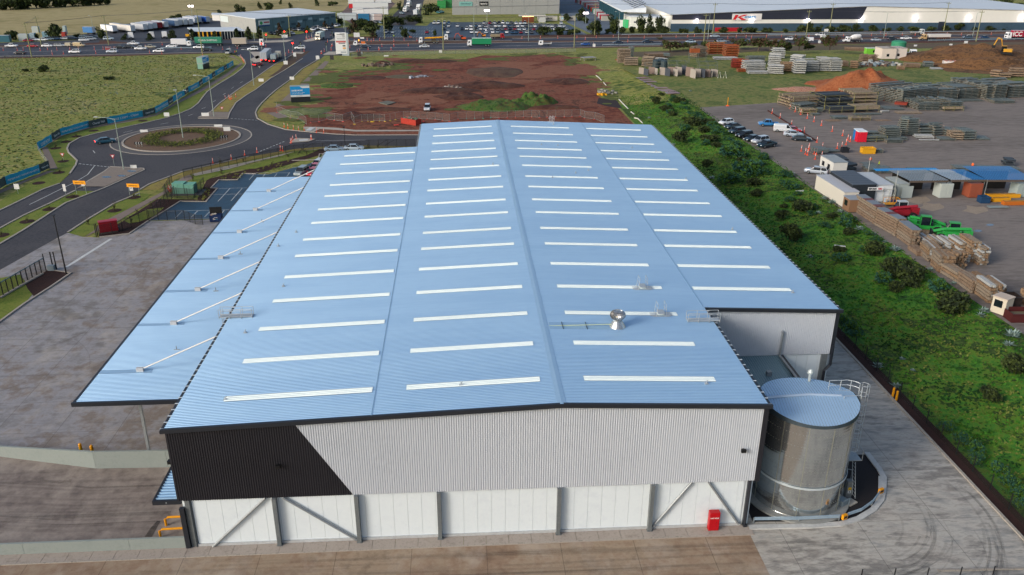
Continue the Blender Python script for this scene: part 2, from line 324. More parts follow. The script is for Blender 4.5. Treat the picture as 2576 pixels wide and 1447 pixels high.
hard=[(-51.5,40),(-51.5,-1),(-20,-1),(-.2,-.1),(-.2,118),(-14,118),(-14,93)]+[tuple(p[:2]) for p in PL(L1,(1850,608),(1490,618),(1300,746),(1000,782),(835,776),(680,733),(550,800),(300,940),(0,1108),(0,1190),(250,1075),(480,1105),(700,1140))]+[(-38.6,54.6),(-41.5,30)]
sheet('hardstand',[(-60,-1),(0,-1),(0,118),(-14,118),(-14,93)]+[tuple(p[:2]) for p in PL(L1,(2320,592),(1850,608),(1490,618),(1300,746),(1000,782),(835,776),(680,733),(550,800),(300,940),(0,1108),(-300,1260))]+[(-70,40)],C_grey,.035)
strip('verge',G_mow,.06,PL(L1,(0,1190),(200,1155),(260,1235),(330,1350),(250,1447))+PL(L2,(0,275),(-500,640),(-500,-100)))
strip('garden_bed',D_mul,.07,PL(L1,(255,1250),(480,1108),(700,1140),(520,1270),(345,1380),(280,1300)))
b=MB();b.rib(PL(L1,(715,1140),(520,1275),(250,1447))+PL(L2,(0,290),(-400,560)),.3,.04,.2);b.rib(PL(L1,(480,1105),(600,1122),(715,1140)),.2,.04,.16);b.rib(PL(L1,(0,1395),(240,1255),(430,1150)),.35,.05,.25)
tag(b.build('kerb',C_kerb),kind='structure')
strip('garden_bed',D_mul,.06,PL(L1,(1000,775),(1300,748),(1490,620),(1640,520),(1810,422),(2070,425),(2185,290),(2122,287),(2200,206),(2385,205),(2440,140),(2572,144))+PL(M2,(690,1010),(900,965),(740,960),(620,965),(350,1070),(0,1140)),PL(L1,(2500,95),(2300,140),(2080,200),(1980,400),(1580,395),(1400,510),(1200,640),(1000,690)))
strip('verge',G_mow,.065,PL(L1,(1950,165),(2572,45))+PL(M2,(400,985),(640,968),(500,1030),(250,1090),(0,1160))+PL(L1,(2400,100),(2200,145),(2080,205),(1960,260),(1940,400),(1860,330),(1900,250)))
strip('verge',G_mow,.066,PL(L1,(1250,615),(1480,500),(1650,480),(1560,560),(1400,625),(1300,640)))
strip('car_park',A_car,.075,PL(L1,(1655,520),(1812,424),(2070,427),(2185,293),(2125,289),(2203,209),(2388,208),(2443,144),(2700,148))+[at(900,380),at(900,470)],PL(L1,(2300,590),(1500,612)))
b=MB()
for pts in [[(1500,612),(1655,520),(1812,420),(2070,424),(2185,290),(2120,286),(2200,205),(2385,204),(2440,140),(2572,144)]]: b.rib(PL(L1,*pts),.3,.05,.2)
b.rib(PL(L1,(1000,782),(1300,746),(1490,618)),.3,.04,.2);b.rib(PL(M2,(360,1082),(620,1075),(640,1015),(720,1015)),.3,.05,.2)
tag(b.build('kerb',C_kerb),kind='structure')
b=MB()
for p,q in [((1655,520),(2360,503)),((1500,612),(2320,580)),((1760,590),(1830,520)),((1920,582),(1985,517)),((2055,578),(2120,512)),((2200,575),(2255,508)),((2185,292),(2520,283)),((2110,352),(2500,345)),((2190,420),(2310,290)),((2320,416),(2435,287)),((2443,385),(2540,260)),((2503,205),(2550,150)),((2443,144),(2700,148))]:
    b.rib(PL(L1,p,q),.12,.082)
for p,q in [((0,1205),(330,1205)),((50,1270),(95,1212)),((170,1265),(210,1212)),((300,1255),(340,1200)),((400,1255),(470,1180)),((0,1272),(550,1262)),((360,1150),(650,1150)),((520,1255),(600,1150))]:
    b.rib(PL(M2,p,q),.12,.083)
b.rib(PL(L1,(665,1080),(1115,795)),.55,.05)
b.rib(PL(L1,(295,452),(760,222),(880,150),(950,62)),.15,.055)
for i in range(9): b.rib(PL(L1,(795+i*36,40+i*4),(818+i*36,43+i*4)),.25,.06)
for i in range(8): b.rib(PL(M1,(2320+i*35,657+i*2.4),(2342+i*35,658+i*2.4)),.25,.06)
for p,q in [((1610,715),(1690,700)),((1240,800),(1330,778)),((935,980),(955,1005)),((2140,490),(2170,472)),((2240,420),(2265,403)),((2325,355),(2350,340)),((2410,300),(2440,285)),((2025,560),(2065,545)),((1890,630),(1940,612))]:
    b.rib(PL(M1,p,q),.15,.06)
b.rib(PL(M2,(435,880),(520,875)),1.6,.16);b.rib(PL(M2,(520,785),(570,750)),1.5,.17);b.rib(PL(M2,(600,880),(1100,874)),.15,.055)
for i in range(9): b.rib(PL(M2,(10+i*32,1000-i*13),(28+i*32,993-i*13)),.25,.06)
tag(b.build('road_marking',WHT),kind='structure')
sheet('front_drive',[(-60,-30),(49.6,-30),(49.6,-1.15),(-60,-1.35)],C_brn,.03)
sheet('side_drive',[(49.6,-30),(79,-30),(73.6,-4),(74.1,60),(65,60),(49.6,60)],C_side,.028)
sheet('dock_floor',[(-60,0),(0,0),(0,12.3),(-5.5,12.3),(-12.6,12.5),(-24,15.4),(-60,24)],C_dock,.045)
b=MB()
for i in range(55):
    x=-60+i*2.0
    b.box(x+.015,x+1.985,-1.25,.35,0,.085)
o=b.build('footing_strip',C_fp);tag(o,kind='structure')
b=MB();b.rib([(-60,-1.33),(49.6,-1.1)],.12,.0,.1);tag(b.build('kerb',C_kerb),kind='structure')
m=see('tyre_track_rubber','#1d1a19',.1);b=MB()
rnd=random.Random(3)
for i in range(30):
    R_=rnd.uniform(6,17);cx=59+rnd.uniform(-1,1.5);cy=1+rnd.uniform(-2,2);a0=rnd.uniform(-1.7,-.9);a1=a0+rnd.uniform(.5,1.5)
    b.rib(arc(cx,cy,R_,a0,min(a1,.25),24),rnd.uniform(.12,.3),.05+i*.0003)
for i in range(16):
    y=rnd.uniform(-8,-2.0);x0=rnd.uniform(-5,30);b.rib([(x0,y),(x0+rnd.uniform(15,40),y+rnd.uniform(-.6,.6))],rnd.uniform(.15,.35),.05+i*.0004)
for i in range(34):
    cx=rnd.uniform(-38,-22);cy=rnd.uniform(22,75);R_=rnd.uniform(6,20);a0=rnd.uniform(0,6.28);b.rib(arc(cx,cy,R_,a0,a0+rnd.uniform(.5,1.4),20),rnd.uniform(.12,.3),.055+i*.0004)
for i in range(14):
    y=rnd.uniform(2,11);b.rib([(rnd.uniform(-30,-18),y+rnd.uniform(-.5,2.5)),(-12,y),(-3,y)],rnd.uniform(.2,.5),.06+i*.0005)
o=b.build('tyre_marks',m);tag(o,kind='structure')
sheet('oil_stain',PL(L3,(1410,1080),(1480,1080),(1565,925),(1530,925),(1460,1000)),see('dark_stain','#1c130f',.45),.07)
dirt=PL(M2,(480,740),(500,690),(420,640),(560,590),(640,520),(560,470),(570,400),(700,372),(900,350),(1030,340),(920,310),(760,300),(690,250),(850,205),(1100,185),(1400,160),(1480,110),(1430,75),(1600,55),(2100,62),(2300,20),(2572,30))+PL(M3,(60,165),(250,150),(420,135),(540,165),(600,175),(720,330),(850,460),(860,560))
dirt=[p for p in dirt]+[Vector((73.2,200,0)),Vector((73.6,150,0)),Vector((73,113,0)),Vector((10,113,0))]+PL(M2,(1700,820),(1000,823),(800,813),(500,790))
sheet('dirt_site',dirt,D_red,.04)
sheet('dark_soil',PL(M3,(870,585),(1010,580),(1060,620),(1105,690),(960,670),(850,640)),mt('dark_soil',['#251d1f','#322a2b','#2b2022'],.5,3,.95),.06)
sheet('garden_bed',[(73.75,-12),(75.6,-12),(75.6,105),(73.75,105)],D_mul,.05)
b=MB();b.rib([(73.7,-8),(73.75,112)],.28,.02,.18);b.rib([(64,-6.6),(73.7,-6.9)],.2,.02,.12);tag(b.build('kerb',C_kerb),kind='structure')
def mound(name,cx,cy,rx,ry,h,m,seed=0,z=0,rz=0,rough=.35,n=48,k=16,top=2.0):
    v=[(0,0,h)];f=[]
    for j in range(1,k+1):
        t=j/k
        for i in range(n):
            a=2*pi*i/n;wob=1+.22*mnoise.noise(Vector((cos(a)*1.5,sin(a)*1.5,seed)))
            x=rx*t*cos(a)*wob;y=ry*t*sin(a)*wob;e=max(0,1-t**top)
            zz=h*e*(1+rough*mnoise.noise(Vector((x*1.6/max(rx,ry)*2+seed,y*3/max(rx,ry),seed)))+rough*.5*mnoise.noise(Vector((x*8/rx+seed,y*8/rx,seed))))
            v.append((x,y,zz if j<k else-.3))
    for i in range(n): f.append((0,1+i,1+(i+1)% n))
    for j in range(k-1):
        for i in range(n): f.append((1+j*n+i,1+(j+1)*n+i,1+(j+1)*n+(i+1)% n,1+j*n+(i+1)% n))
    me=bpy.data.meshes.new(name);me.from_pydata(v,[],f);me.materials.append(m);me.polygons.foreach_set('use_smooth',[True]*len(f));me.update()
    o=bpy.data.objects.new(name,me);COL.objects.link(o);o.location=(cx,cy,z);o.rotation_euler.z=rz;tag(o,kind='structure');return o
def mnd(name,r,x,y,rx,ry,h,m,seed,z=0,**k): p=at(*r(x,y),z);return mound(name,p.x,p.y,rx,ry,h,m,seed,z,**k)
G_mnd=mt('green_mound_weeds',['#1c300f','#2f4a18','#44602a','#4e3620','#3a5a1c'],.3,1.2,.95,0,.8,bs=5)
D_dark=mt('dark_red_spoil',['#2b1713','#41251c','#55362a','#4a4030'],.2,1.4,.95,0,.9,bs=4)
mnd('grass_mound',M2,2420,540,12,8,2.0,G_mnd,1,rough=.9);mnd('grass_mound',M3,210,640,8,6,2.4,G_mnd,2,rough=.9)
mnd('dirt_mound',M2,2400,190,12,14,.9,mt('grey_brown_spoil',['#3a2620','#4e362c','#5e4838','#4a4430'],.2,1.5,.95,0,.9,bs=4),3);mnd('dirt_mound',M2,2300,330,13,8,1.4,D_dark,4)
mnd('dirt_mound',M2,1830,380,15,6,1.0,D_dark,5);mnd('dirt_mound',M2,2050,440,9,6,1.3,D_dark,6);mnd('grass_mound',M2,810,330,6,5,.9,G_mnd,7)
mnd('dirt_mound',M2,1270,110,4,4,1.2,D_dark,8);mnd('dirt_mound',M2,1650,85,14,6,1,D_dark,9);mnd('dirt_mound',M3,560,420,9,7,.9,D_dark,10);mnd('dirt_mound',M2,1120,250,8,5,.5,D_dark,13)
mnd('dirt_mound',M2,1000,640,9,4,.5,D_dark,14);mnd('dirt_mound',M2,1300,565,8,3,.6,D_dark,15);mnd('dirt_mound',M3,430,680,8,3,.8,D_dark,16)
mnd('grass_mound',M2,480,590,8,5,.9,mt('weedy_grey_mound',['#39482a','#566038','#6d7350','#44522f'],.4,2,.95,0,.8,bs=5),11)
sheet('gravel_yard',PL(P0,(1757,271),(1932,260),(1992,256),(2207,243),(2260,242),(2420,248),(2700,236),z=YZ)+[Vector((260,110,YZ)),Vector((170,10,YZ)),Vector((98,8,YZ)),Vector((96.6,60,YZ)),Vector((96.2,104,YZ)),Vector((95.6,165,YZ))],GRV,.03)
mnd('sand_pile',M4,950,500,18,11,6.2,D_orn,21,YZ,rough=.55,top=1.5);mnd('sand_pile',M4,700,440,14,6,1.4,D_orn,22,YZ)
mnd('earth_pile',M4,2060,190,36,15,4.6,D_brn,23,YZ,rough=.5);mnd('earth_pile',M4,2250,265,22,10,3.5,D_brn,24,YZ);mnd('earth_pile',M4,2480,290,18,14,1.6,D_brn,25,YZ)
sheet('bare_earth',PL(M4,(1500,170),(1700,60),(2900,40),(2900,330),(2200,345),(1800,320),(1650,260),z=YZ),D_brn,.02)
sheet('bare_earth',PL(P0,(1540,133),(1700,127),(2050,114),(2900,100),(2900,112),(2100,126),(1900,130),(1650,150)),mt('roadside_brown',['#4a3f34','#5f5142','#4f4a35','#6b5d4b'],.05,.5,.95),.035)
mnd('rubble_strip',M4,330,500,10,4,.9,mt('pink_brick_rubble',['#6e4334','#94614c','#b5907c','#5c3a2e'],1.5,7,.95,0,1,bs=6),27,YZ)
sheet('gravel_site_far',PL(T4,(2200,480),(2700,470),(2800,530),(2400,555),(2250,520),z=0),GRV,.05)
_bz=[0]
def blobs(name,lst,m,dz,seed):
    rnd=random.Random(seed);b=MB();dz=.0903
    for (r,x,y,rx,ry,n) in lst:
        c=at(*r(x,y))
        for k in range(n):
            _bz[0]+=1
            cx,cy=c.x+rnd.gauss(0,rx*.6),c.y+rnd.gauss(0,ry*.6);q=rnd.uniform(.3,1)*min(rx,ry)*.5;ph=rnd.uniform(0,9)
            b.poly([(cx+q*1.5*cos(a*pi/9)*(1+.5*mnoise.noise(Vector((cos(a*pi/9)*1.7+ph,sin(a*pi/9)*1.7,k)))),cy+q*sin(a*pi/9)*(1+.5*mnoise.noise(Vector((cos(a*pi/9)*1.7+ph,sin(a*pi/9)*1.7,k+5)))),dz+_bz[0]*.0001) for a in range(18)])
    tag(b.build(name,m),kind='structure')
blobs('grass_patch',[(M2,560,440,6,14,16),(M2,700,270,8,8,12),(M2,900,215,12,5,14),(M2,1250,175,16,5,16),(M2,1450,110,7,14,14),(M2,1900,65,30,5,18),(M2,560,610,8,6,12),(M3,300,150,20,5,14),(M3,620,230,4,16,18),(M3,780,400,3,20,22),(M3,940,560,3,10,12),(M2,2200,540,9,4,8)],mt('weed_patch',['#3a4a1c','#56602a','#4a3a24'],.3,2,.95,0,.5),.05,3)
blobs('dirt_patch',[(M2,620,380,5,12,10),(M2,880,190,12,4,10),(M2,1380,60,12,5,10),(M3,700,250,4,16,12),(M3,860,440,3,14,12),(M2,1000,560,20,6,12),(M2,1500,450,24,8,14),(M2,1900,420,16,5,12),(M3,300,330,16,20,14)],mt('pale_dirt_patch',['#6e4030','#80543f','#5a3022'],.3,2,.95,0,.5),.055,4)
b=MB();rnd=random.Random(8)
for i in range(34):
    cx,cy=rnd.uniform(-5,60),rnd.uniform(140,300);R_=rnd.uniform(12,60);a0=rnd.uniform(0,6.28);a1=a0+rnd.uniform(.3,.9)*20/R_
    for o_ in (0,1.8):
        P_=[p for p in arc(cx,cy,R_+o_,a0,a1,14) if-15<p.x<70 and 125<p.y<290]
        if len(P_)>2: b.rib(P_,.45,.065+i*.0006)
tag(b.build('wheel_ruts',see('rut_dark','#28120c',.28)),kind='structure')
xV,xR,xE,xF,yL1,yL,yS,zR,SL=16.69,32.4,50.0,64.87,93.1,113.15,19.78,13.62,.0404
def zr(x): return zR-SL*abs(x-xR)
ZINC=mt('zincalume_roof',[(.32,.51,.70),(.39,.585,.765),(.35,.54,.73),(.37,.565,.745)],.35,3,.36,.5,spec=.6,lo=.3,hi=.7,st=(.12,.8,1),mix=.35)  # blue of the reflected sky is painted into the metal's base colour
ZLAP=mt('ridge_flashing_metal',[(.32,.50,.67),(.36,.54,.71)],.2,2,.4,.35)
SKYL=mt('translucent_skylight',['#dce8e6','#e6efec'],.2,3,.5,spec=.4)
WGRY=mt('light_grey_cladding',['#b3b9c1','#bbc1c9','#b7bdc5'],.15,2,.5,.1,spec=.4)
WDRK=mt('charcoal_cladding',['#1f1f25','#26262d'],.2,3,.5,.1,spec=.4)
WWHT=mt('white_insulated_panel',['#c9d2d8','#d1dade','#cdd6db'],.15,1.5,.6)
NAVY=mt('charcoal_flashing',['#24282f','#2a2e36'],.4,3,.4,.2,spec=.5)
GALV=mt('galvanised_steel',['#7f8589','#9aa0a3','#8c9296'],.8,6,.45,.5)
GALD=mt('weathered_column_steel',['#62686b','#757b7d'],.6,5,.55,.3)
def ribroof(b,x0,x1,y0,y1,zf,pitch=.26,hh=.05,mi=0,dz=0,n=1):
    y=y0;xs=[x0+(x1-x0)*i/n for i in range(n+1)]
    prof=[]
    while y<y1-1e-3:
        for dy,h in ((0,0),(.13,0),(.16,1),(.23,1)):
            if y+dy<=y1: prof.append((y+dy,h*hh))
        y+=pitch
    prof.append((y1,0))
    o=len(b.v);k=len(prof)
    for x in xs: b.v+=[(x,yy,zf(x)+h+dz) for yy,h in prof]
    for i in range(len(xs)-1):
        for j in range(k-1): b.f.append((o+i*k+j,o+(i+1)*k+j,o+(i+1)*k+j+1,o+i*k+j+1));b.m.append(mi)
def ribwall(b,line,z0,z1f,pitch=.2,hh=.04,mi=0,mif=None,z0f=None):
    (xa,ya),(xb,yb)=line;L=hypot(xb-xa,yb-ya);dx,dy=(xb-xa)/L,(yb-ya)/L;nx,ny=dy,-dx
    t=0;prof=[]
    while t<L-1e-3:
        for q,h in ((0,0),(.1,0),(.125,1),(.175,1)):
            if t+q<=L: prof.append((t+q,h*hh))
        t+=pitch
    prof.append((L,0));o=len(b.v)
    for q,h in prof:
        x,y=xa+dx*q+nx*h,ya+dy*q+ny*h;X=xa+dx*q
        b.v.append((x,y,z0f(X,ya+dy*q) if z0f else z0));b.v.append((x,y,z1f(X,ya+dy*q)))
    for j in range(len(prof)-1):
        b.f.append((o+2*j,o+2*j+2,o+2*j+3,o+2*j+1));b.m.append(mif(xa+dx*prof[j][0]) if mif else mi)
W=thing('warehouse','large new warehouse with long pale blue corrugated metal roof and rows of skylights','warehouse')
zlow=lambda x: zr(x)
for nm,x0,x1,y0,y1,dz in [('roof',0,xV,-.35,yL1+.35,-.02),('roof',xV,xR,-.35,yL+.35,0),('roof',xR,xE,-.35,yL+.35,0),('roof',xE,xF,yS-.35,yL+.35,-.02)]:
    b=MB();ribroof(b,x0-(.12 if x0 in (0,) else 0),x1,y0,y1,zr,dz=dz);b.build(nm,ZINC,W)
b=MB()
for s in (-1,1):
    b.poly([(xR,-.4,zR+.07),(xR+s*.36,-.4,zr(xR+.36)+.045),(xR+s*.36,yL+.4,zr(xR+.36)+.045),(xR,yL+.4,zR+.07)])
b.build('ridge_cap',ZLAP,W)
SKY_Y=[4.0,10.9,17.8,24.8,31.7,38.6,44.6,51.4,57.5,64.2,70.2,77.0,83.1,89.0,95.2,101.4,107.6]
for x0,x1,k0,k1 in [(3.75,16.4,0,14),(19.35,30.97,0,17),(34.85,46.6,0,17),(49.85+ .3,61.4,3,17)]:
    me=None
    for k in range(k0,k1):
        if x0>50 and k<3: continue
        b=MB();ribroof(b,x0,x1,SKY_Y[k]-.42,SKY_Y[k]+.5,zr,dz=.05,n=1);b.build('skylight',SKYL,W)
b=MB();b.box(.1,49.8,.3,yL1-.2,0,10.8);b.box(xV+.2,49.8,yL1-.2,yL-.1,0,10.8);b.box(49.8,xF-.25,yS+.35,yL-.1,0,10.8)
b.build('inner_wall',WWHT,W)
dx0,dx1=10.38,14.58
dkx=lambda z: dx1+(dx0-dx1)*(z-5.15)/(12.25-5.15)
b=MB()
ribwall(b,((-.17,0),(50.06,0)),5.05,lambda x,y: zr(x)-.3,mif=None,z0f=lambda x,y: 5.05 if x>dx1 else min(zr(x)-.32,5.05 if x>dx1 else (5.05 if x>=dx1 else (5.15+(dx1-x)/(dx1-dx0)*7.1 if x>dx0-.3 else zr(x)-.31))))
b.build('upper_cladding',WGRY,W)
b=MB();ribwall(b,((-.17,0),(dx1,0)),5.05,lambda x,y: min(zr(x)-.3,5.15+(dx1-x)/(dx1-dx0)*7.1) if x>dx0-.3 else zr(x)-.3)
b.build('charcoal_cladding',WDRK,W)
b=MB();ribwall(b,((-.17,yL1),(-.17,0)),5.05,lambda x,y: zr(0)-.3);ribwall(b,((xV,yL1),(-.17,yL1)),0.1,lambda x,y: zr(x)-.3);ribwall(b,((xF,yL),(xV,yL)),.1,lambda x,y: zr(x)-.3);ribwall(b,((xV,yL),(xV,yL1)),.1,lambda x,y: zr(xV)-.3)
ribwall(b,((xF,yS),(xF,yL)),6.9,lambda x,y: zr(xF)-.3);ribwall(b,((50.06,0),(50.06,yS)),5.05,lambda x,y: zr(xE)-.3)
b.build('side_cladding',WDRK,W)
b=MB();ribwall(b,((50.06,yS),(64.65,yS)),6.9,lambda x,y: zr(x)-.3);b.build('annexe_cladding',WGRY,W)
b=MB()
x=.9
while x<49.0:
    x2=min(x+1.22,49.04);b.box(x+.008,x2-.008,.22,.3,.3,5.1);x=x2
b.build('lower_wall',WWHT,W)
b=MB();b.box(.85,49.1,.1,.3,.02,.32);b.build('plinth',mt('plinth_white',['#b0b4b6','#a0a2a2'],1,4),W)
b=MB();x=50.1
while x<63.7: b.box(x+.008,x+1.2,yS+.15,yS+.3,.1,6.95);x+=1.22
b.build('annexe_wall',WWHT,W)
for x in (7.93,14.87,21.95,32.45,40.7):
    b=MB();b.box(x-.17,x+.17,-.28,.2,.08,5.04);b.box(x-.24,x+.24,-.3,.2,.085,.12);b.build('column',GALD,W)
for p,q in [((2.12,.05),(7.19,5.01)),((8.69,4.98),(14.6,.2)),((41.02,.36),(44.15,5.0)),((45.72,4.97),(48.87,.33))]:
    b=MB();b.tube([(p[0],.02,p[1]),(q[0],.02,q[1])],.11,10);b.build('brace',GALV,W)
b=MB();b.box(-.12,.28,-.12,.2,.05,4.3);b.build('corner_post',NAVY,W)
b=MB();b.box(.34,.86,.1,.3,.05,5.05);b.tube([(.75,.05,.1),(.75,.05,5)],.05,8);b.build('downpipe',GALD,W)
b=MB();b.box(49.28,49.55,-.05,.25,.05,5.05);b.tube([(49.42,-.02,5),(49.42,-.02,.1)],.13,4);b.box(49.3,49.6,-.2,.25,.03,.35);b.build('downpipe',NAVY,W)
b=MB()
def fas(x0,x1,y,n=1,h=.32):
    for i in range(n):
        a=x0+(x1-x0)*i/n;c=x0+(x1-x0)*(i+1)/n
        for (u,w_) in ((a,c),):
            b.poly([(u,y,zr(u)-h),(w_,y,zr(w_)-h),(w_,y,zr(w_)+.06),(u,y,zr(u)+.06)]);b.poly([(u,y,zr(u)+.06),(w_,y,zr(w_)+.06),(w_,y+.25,zr(w_)+.06),(u,y+.25,zr(u)+.06)])
            b.poly([(w_,y,zr(w_)-h),(u,y,zr(u)-h),(u,y+.4,zr(u)-h),(w_,y+.4,zr(w_)-h)])
fas(-.35,xV,-.42);fas(xV,xR,-.425);fas(xR,xE+.35,-.42);b.build('fascia',NAVY,W);b=MB();fas(xE+.02,xF+.35,yS-.42)
b.build('fascia',NAVY,W)
b=MB()
def gutter(x,y0,y1,s,tick=1.0):
    z=zr(abs(x))-.03;z=zr(x)-.03
    b.box(min(x,x+s*.3),max(x,x+s*.3),y0,y1,z-.3,z-.04);y=y0+.3
    while y<y1: b.box(min(x-s*.05,x+s*.34),max(x-s*.05,x+s*.34),y,y+.1,z-.035,z+.0,1);y+=tick
for a in ((-.12,-.4,yL1+.3,-1),(xV+.0,yL1+.36,yL+.3,-1),(xE+.02,-.4,yS-.4,1),(xF+.02,yS-.4,yL+.3,1)): b=MB();gutter(*a);b.build('gutter',[NAVY,mt('gutter_strap_white',['#b9c4cc','#c9d2d8'],2,5)],W)
for x,y0,y1 in ((xV,-.3,yL1),(xE-.1,yS,yL),(9.2,yL1-1.4,yL1-1.3)): b=MB();b.box(x-.03,x+.03,y0,y1,zr(x)+.03,zr(x)+.06);b.build('lap_joint',pm('#86a9c6'),W)
b=MB();b.box(49.75,50.22,-.05,.12,4.95,12.6);b.box(50.08,50.2,.12,yS,4.95,12.6);b.build('corner_flashing',WDRK,W)
b=MB();b.box(64.62,65.05,yS-.06,yS+.1,6.85,12.05);b.tube([(64.85,yS-.15,8),(64.85,yS-.15,5.6),(64.3,yS-.15,4.9),(64.3,yS-.15,.2)],.16,6);b.build('corner_flashing',NAVY,W)
b=MB();b.box(63.78,64.42,yS-.1,yS+.2,.1,6.9);b.build('column',GALD,W)
for x,y,s in ((8.67,-.1,0),(48.34,-.1,0)):
    b=MB();b.box(x-.2,x+.2,y-.35,y-.12,8.25,8.55);b.box(x-.05,x+.05,y-.12,y+.02,8.3,8.5);b.build('floodlight',pm('#101114'),W)
b=MB();b.box(-.75,-.25,.8,1.2,8.2,8.5);b.build('floodlight',pm('#101114'),W)
CZc=8.2
b=MB();ribroof(b,-12.6,-.2,11.6,91,lambda x: CZc+.03*(x+12.6)*0+.05,dz=.0);b.build('canopy_roof',ZINC,W)
b=MB();b.box(-12.95,-.3,11.3,11.55,CZc-.3,CZc+.1);b.box(-12.9,-12.6,11.55,91,CZc-.25,CZc+.06);b.box(-12.6,-.3,91,91.15,CZc-.3,CZc+.1);b.build('canopy_fascia',NAVY,W)
b=MB();b.box(-12.2,-.3,12.3,12.6,CZc-.9,CZc-.45);b.box(-12.4,-.3,11.7,90.9,CZc-.28,CZc-.22)
b.build('canopy_beam',GALV,W)
STY=[17.43,28.5,38.3,49.4,60.2,71.0,81.6]
for i,y in enumerate(STY):
    b=MB();b.tube([(-8.45,y,CZc+.3),(-.25,y,12.1)],.085,8);b.box(-8.9,-8.2,y-.18,y+.18,CZc+.05,CZc+.5);b.build('strut',mt('galvanised_strut',['#c2c4c4','#d0d2d2'],1,5,.5,.3),W)
    b=MB();b.box(-12.6,-7.4,y-.35,y+.35,CZc+.085,CZc+.095);b.build('over_flashing',ZLAP,W)
b=MB();b.box(-7.45,-7.2,12.85,13.1,0,CZc-.25);b.build('canopy_post',GALV,W)
for y in (34,56,78):
    b=MB();b.box(-7.45,-7.2,y,y+.25,0,CZc-.4);b.build('canopy_post',GALV,W)
for y in (22,38,51,65):
    b=MB();b.tube([(-6.3,y,CZc),(-6.3,y,CZc+.55)],.05,6);b.tube([(-6.6,y,CZc+.1),(-6.0,y,CZc+.1)],.06,6);b.build('roof_anchor',GALV,W)
b=MB();ribroof(b,-2.4,-.2,1.0,9.5,lambda x: 4.45,.4,.08);b.build('dock_canopy_roof',ZINC,W)
b=MB();b.box(-2.62,-.2,.78,1.0,4.1,4.52);b.box(-2.62,-2.4,1.0,9.6,4.1,4.52);b.box(-2.4,-.2,1.0,9.5,4.1,4.16,0);b.build('dock_canopy_fascia',NAVY,W)
b=MB();b.box(-2.3,.0,1.3,1.42,3.86,4.02);b.box(-1.5,-1.4,.77,.78,4.25,4.38);b.build('dock_canopy_beam',GALV,W)
b=MB();b.box(-.3,-.12,2.4,8.6,.1,4.0)
for i in range(14): b.box(-.36,-.3,2.5,8.5,.2+i*.27,.4+i*.27)
b.build('roller_door',pm('#6d7276',.5,.3),W)
ZINC_SHADED=mt('lean_to_zinc_shaded',[(.17,.27,.31),(.2,.31,.35)],.2,2,.45,.4)  # roof zincalume again, with shade and blue reflection painted into its colour
b=MB()
x=50.3;hi_,lo2=6.85,6.2
while x<58.9:
    for dx,w_,h in ((0,.13,0),(.13,.03,.5),(.16,.07,1),(.23,.03,.5)):
        za=.035*(0 if h<1 else 1);b.poly([(x+dx,8.5,lo2+za),(min(x+dx+w_,58.95),8.5,lo2+za),(min(x+dx+w_,58.95),yS,hi_+za),(x+dx,yS,hi_+za)])
    x+=.26
b.build('lean_to_roof',ZINC_SHADED,W)
b=MB();b.box(58.95,59.4,8.5,yS-.05,5.9,6.95);b.build('lean_to_gutter',NAVY,W)
b=MB();b.tube([(58.8,yS-.2,9.9),(58.95,yS-.25,9.8),(58.95,yS-.25,6.98),(58.98,14,6.9),(58.98,10,6.75)],.13,8);b.build('overflow_pipe',GALV,W)
b=MB();b.box(50.2,58.9,8.7,8.95,.1,6.2);b.build('lean_to_wall',WWHT,W)
b=MB();b.box(56.2,56.7,15.6,16.1,6.6,7.1);b.build('roof_box',GALV,W)
b=MB();b.poly([(xR+.5,13.85,zr(33)+.06),(39.1,13.85,zr(39.1)+.045),(39.1,15.4,zr(39.1)+.045),(xR+.5,15.4,zr(33)+.06)])
for x in (34.2,36.6): b.box(x,x+.05,13.85,15.45,zr(x)+.06,zr(x)+.12,1)
b.box(32.9,39.2,14.6,14.64,zr(36)+.12,zr(36)+.2,2)
b.build('flashing_sheet',[ZLAP,pm('#23313d'),pm('#b6c4a6')],W)
vent=MB();vx,vy,vz=39.75,14.7,zr(39.75)
vent.lathe([(1.05,0),(1.0,.06)],4,0);vent.lathe([(.98,.06),(.55,.8),(.52,1.0)],20,0)
o=vent.build('turbine_vent',mt('bright_stainless',['#b7b6b3','#c9c8c5'],1,4,.25,.85),W,loc=(vx,vy,vz),rz=0);o.scale=(.85,.85,.82)
vb=MB();n=56;K=12;R_=[(.5,1.0),(.62,1.06),(.78,1.2),(.9,1.4),(.93,1.6),(.88,1.8),(.74,1.98),(.56,2.08),(.5,2.1),(.46,2.05),(.2,2.12),(.02,2.14)]
for k,(r,z) in enumerate(R_): vb.v+=[(r*(1 if i% 2 else .93)*cos(2*pi*i/n+k*.07),r*(1 if i% 2 else .93)*sin(2*pi*i/n+k*.07),z) for i in range(n)]
for k in range(K-1):
    for i in range(n): vb.f.append((k*n+i,k*n+(i+1)% n,(k+1)*n+(i+1)% n,(k+1)*n+i));vb.m.append(1 if i% 2 and 0<k<7 else 0)
vb.build('turbine_head',[mt('bright_stainless',[]),pm('#5c5a58',.4,.5)],o,loc=(0,0,0))
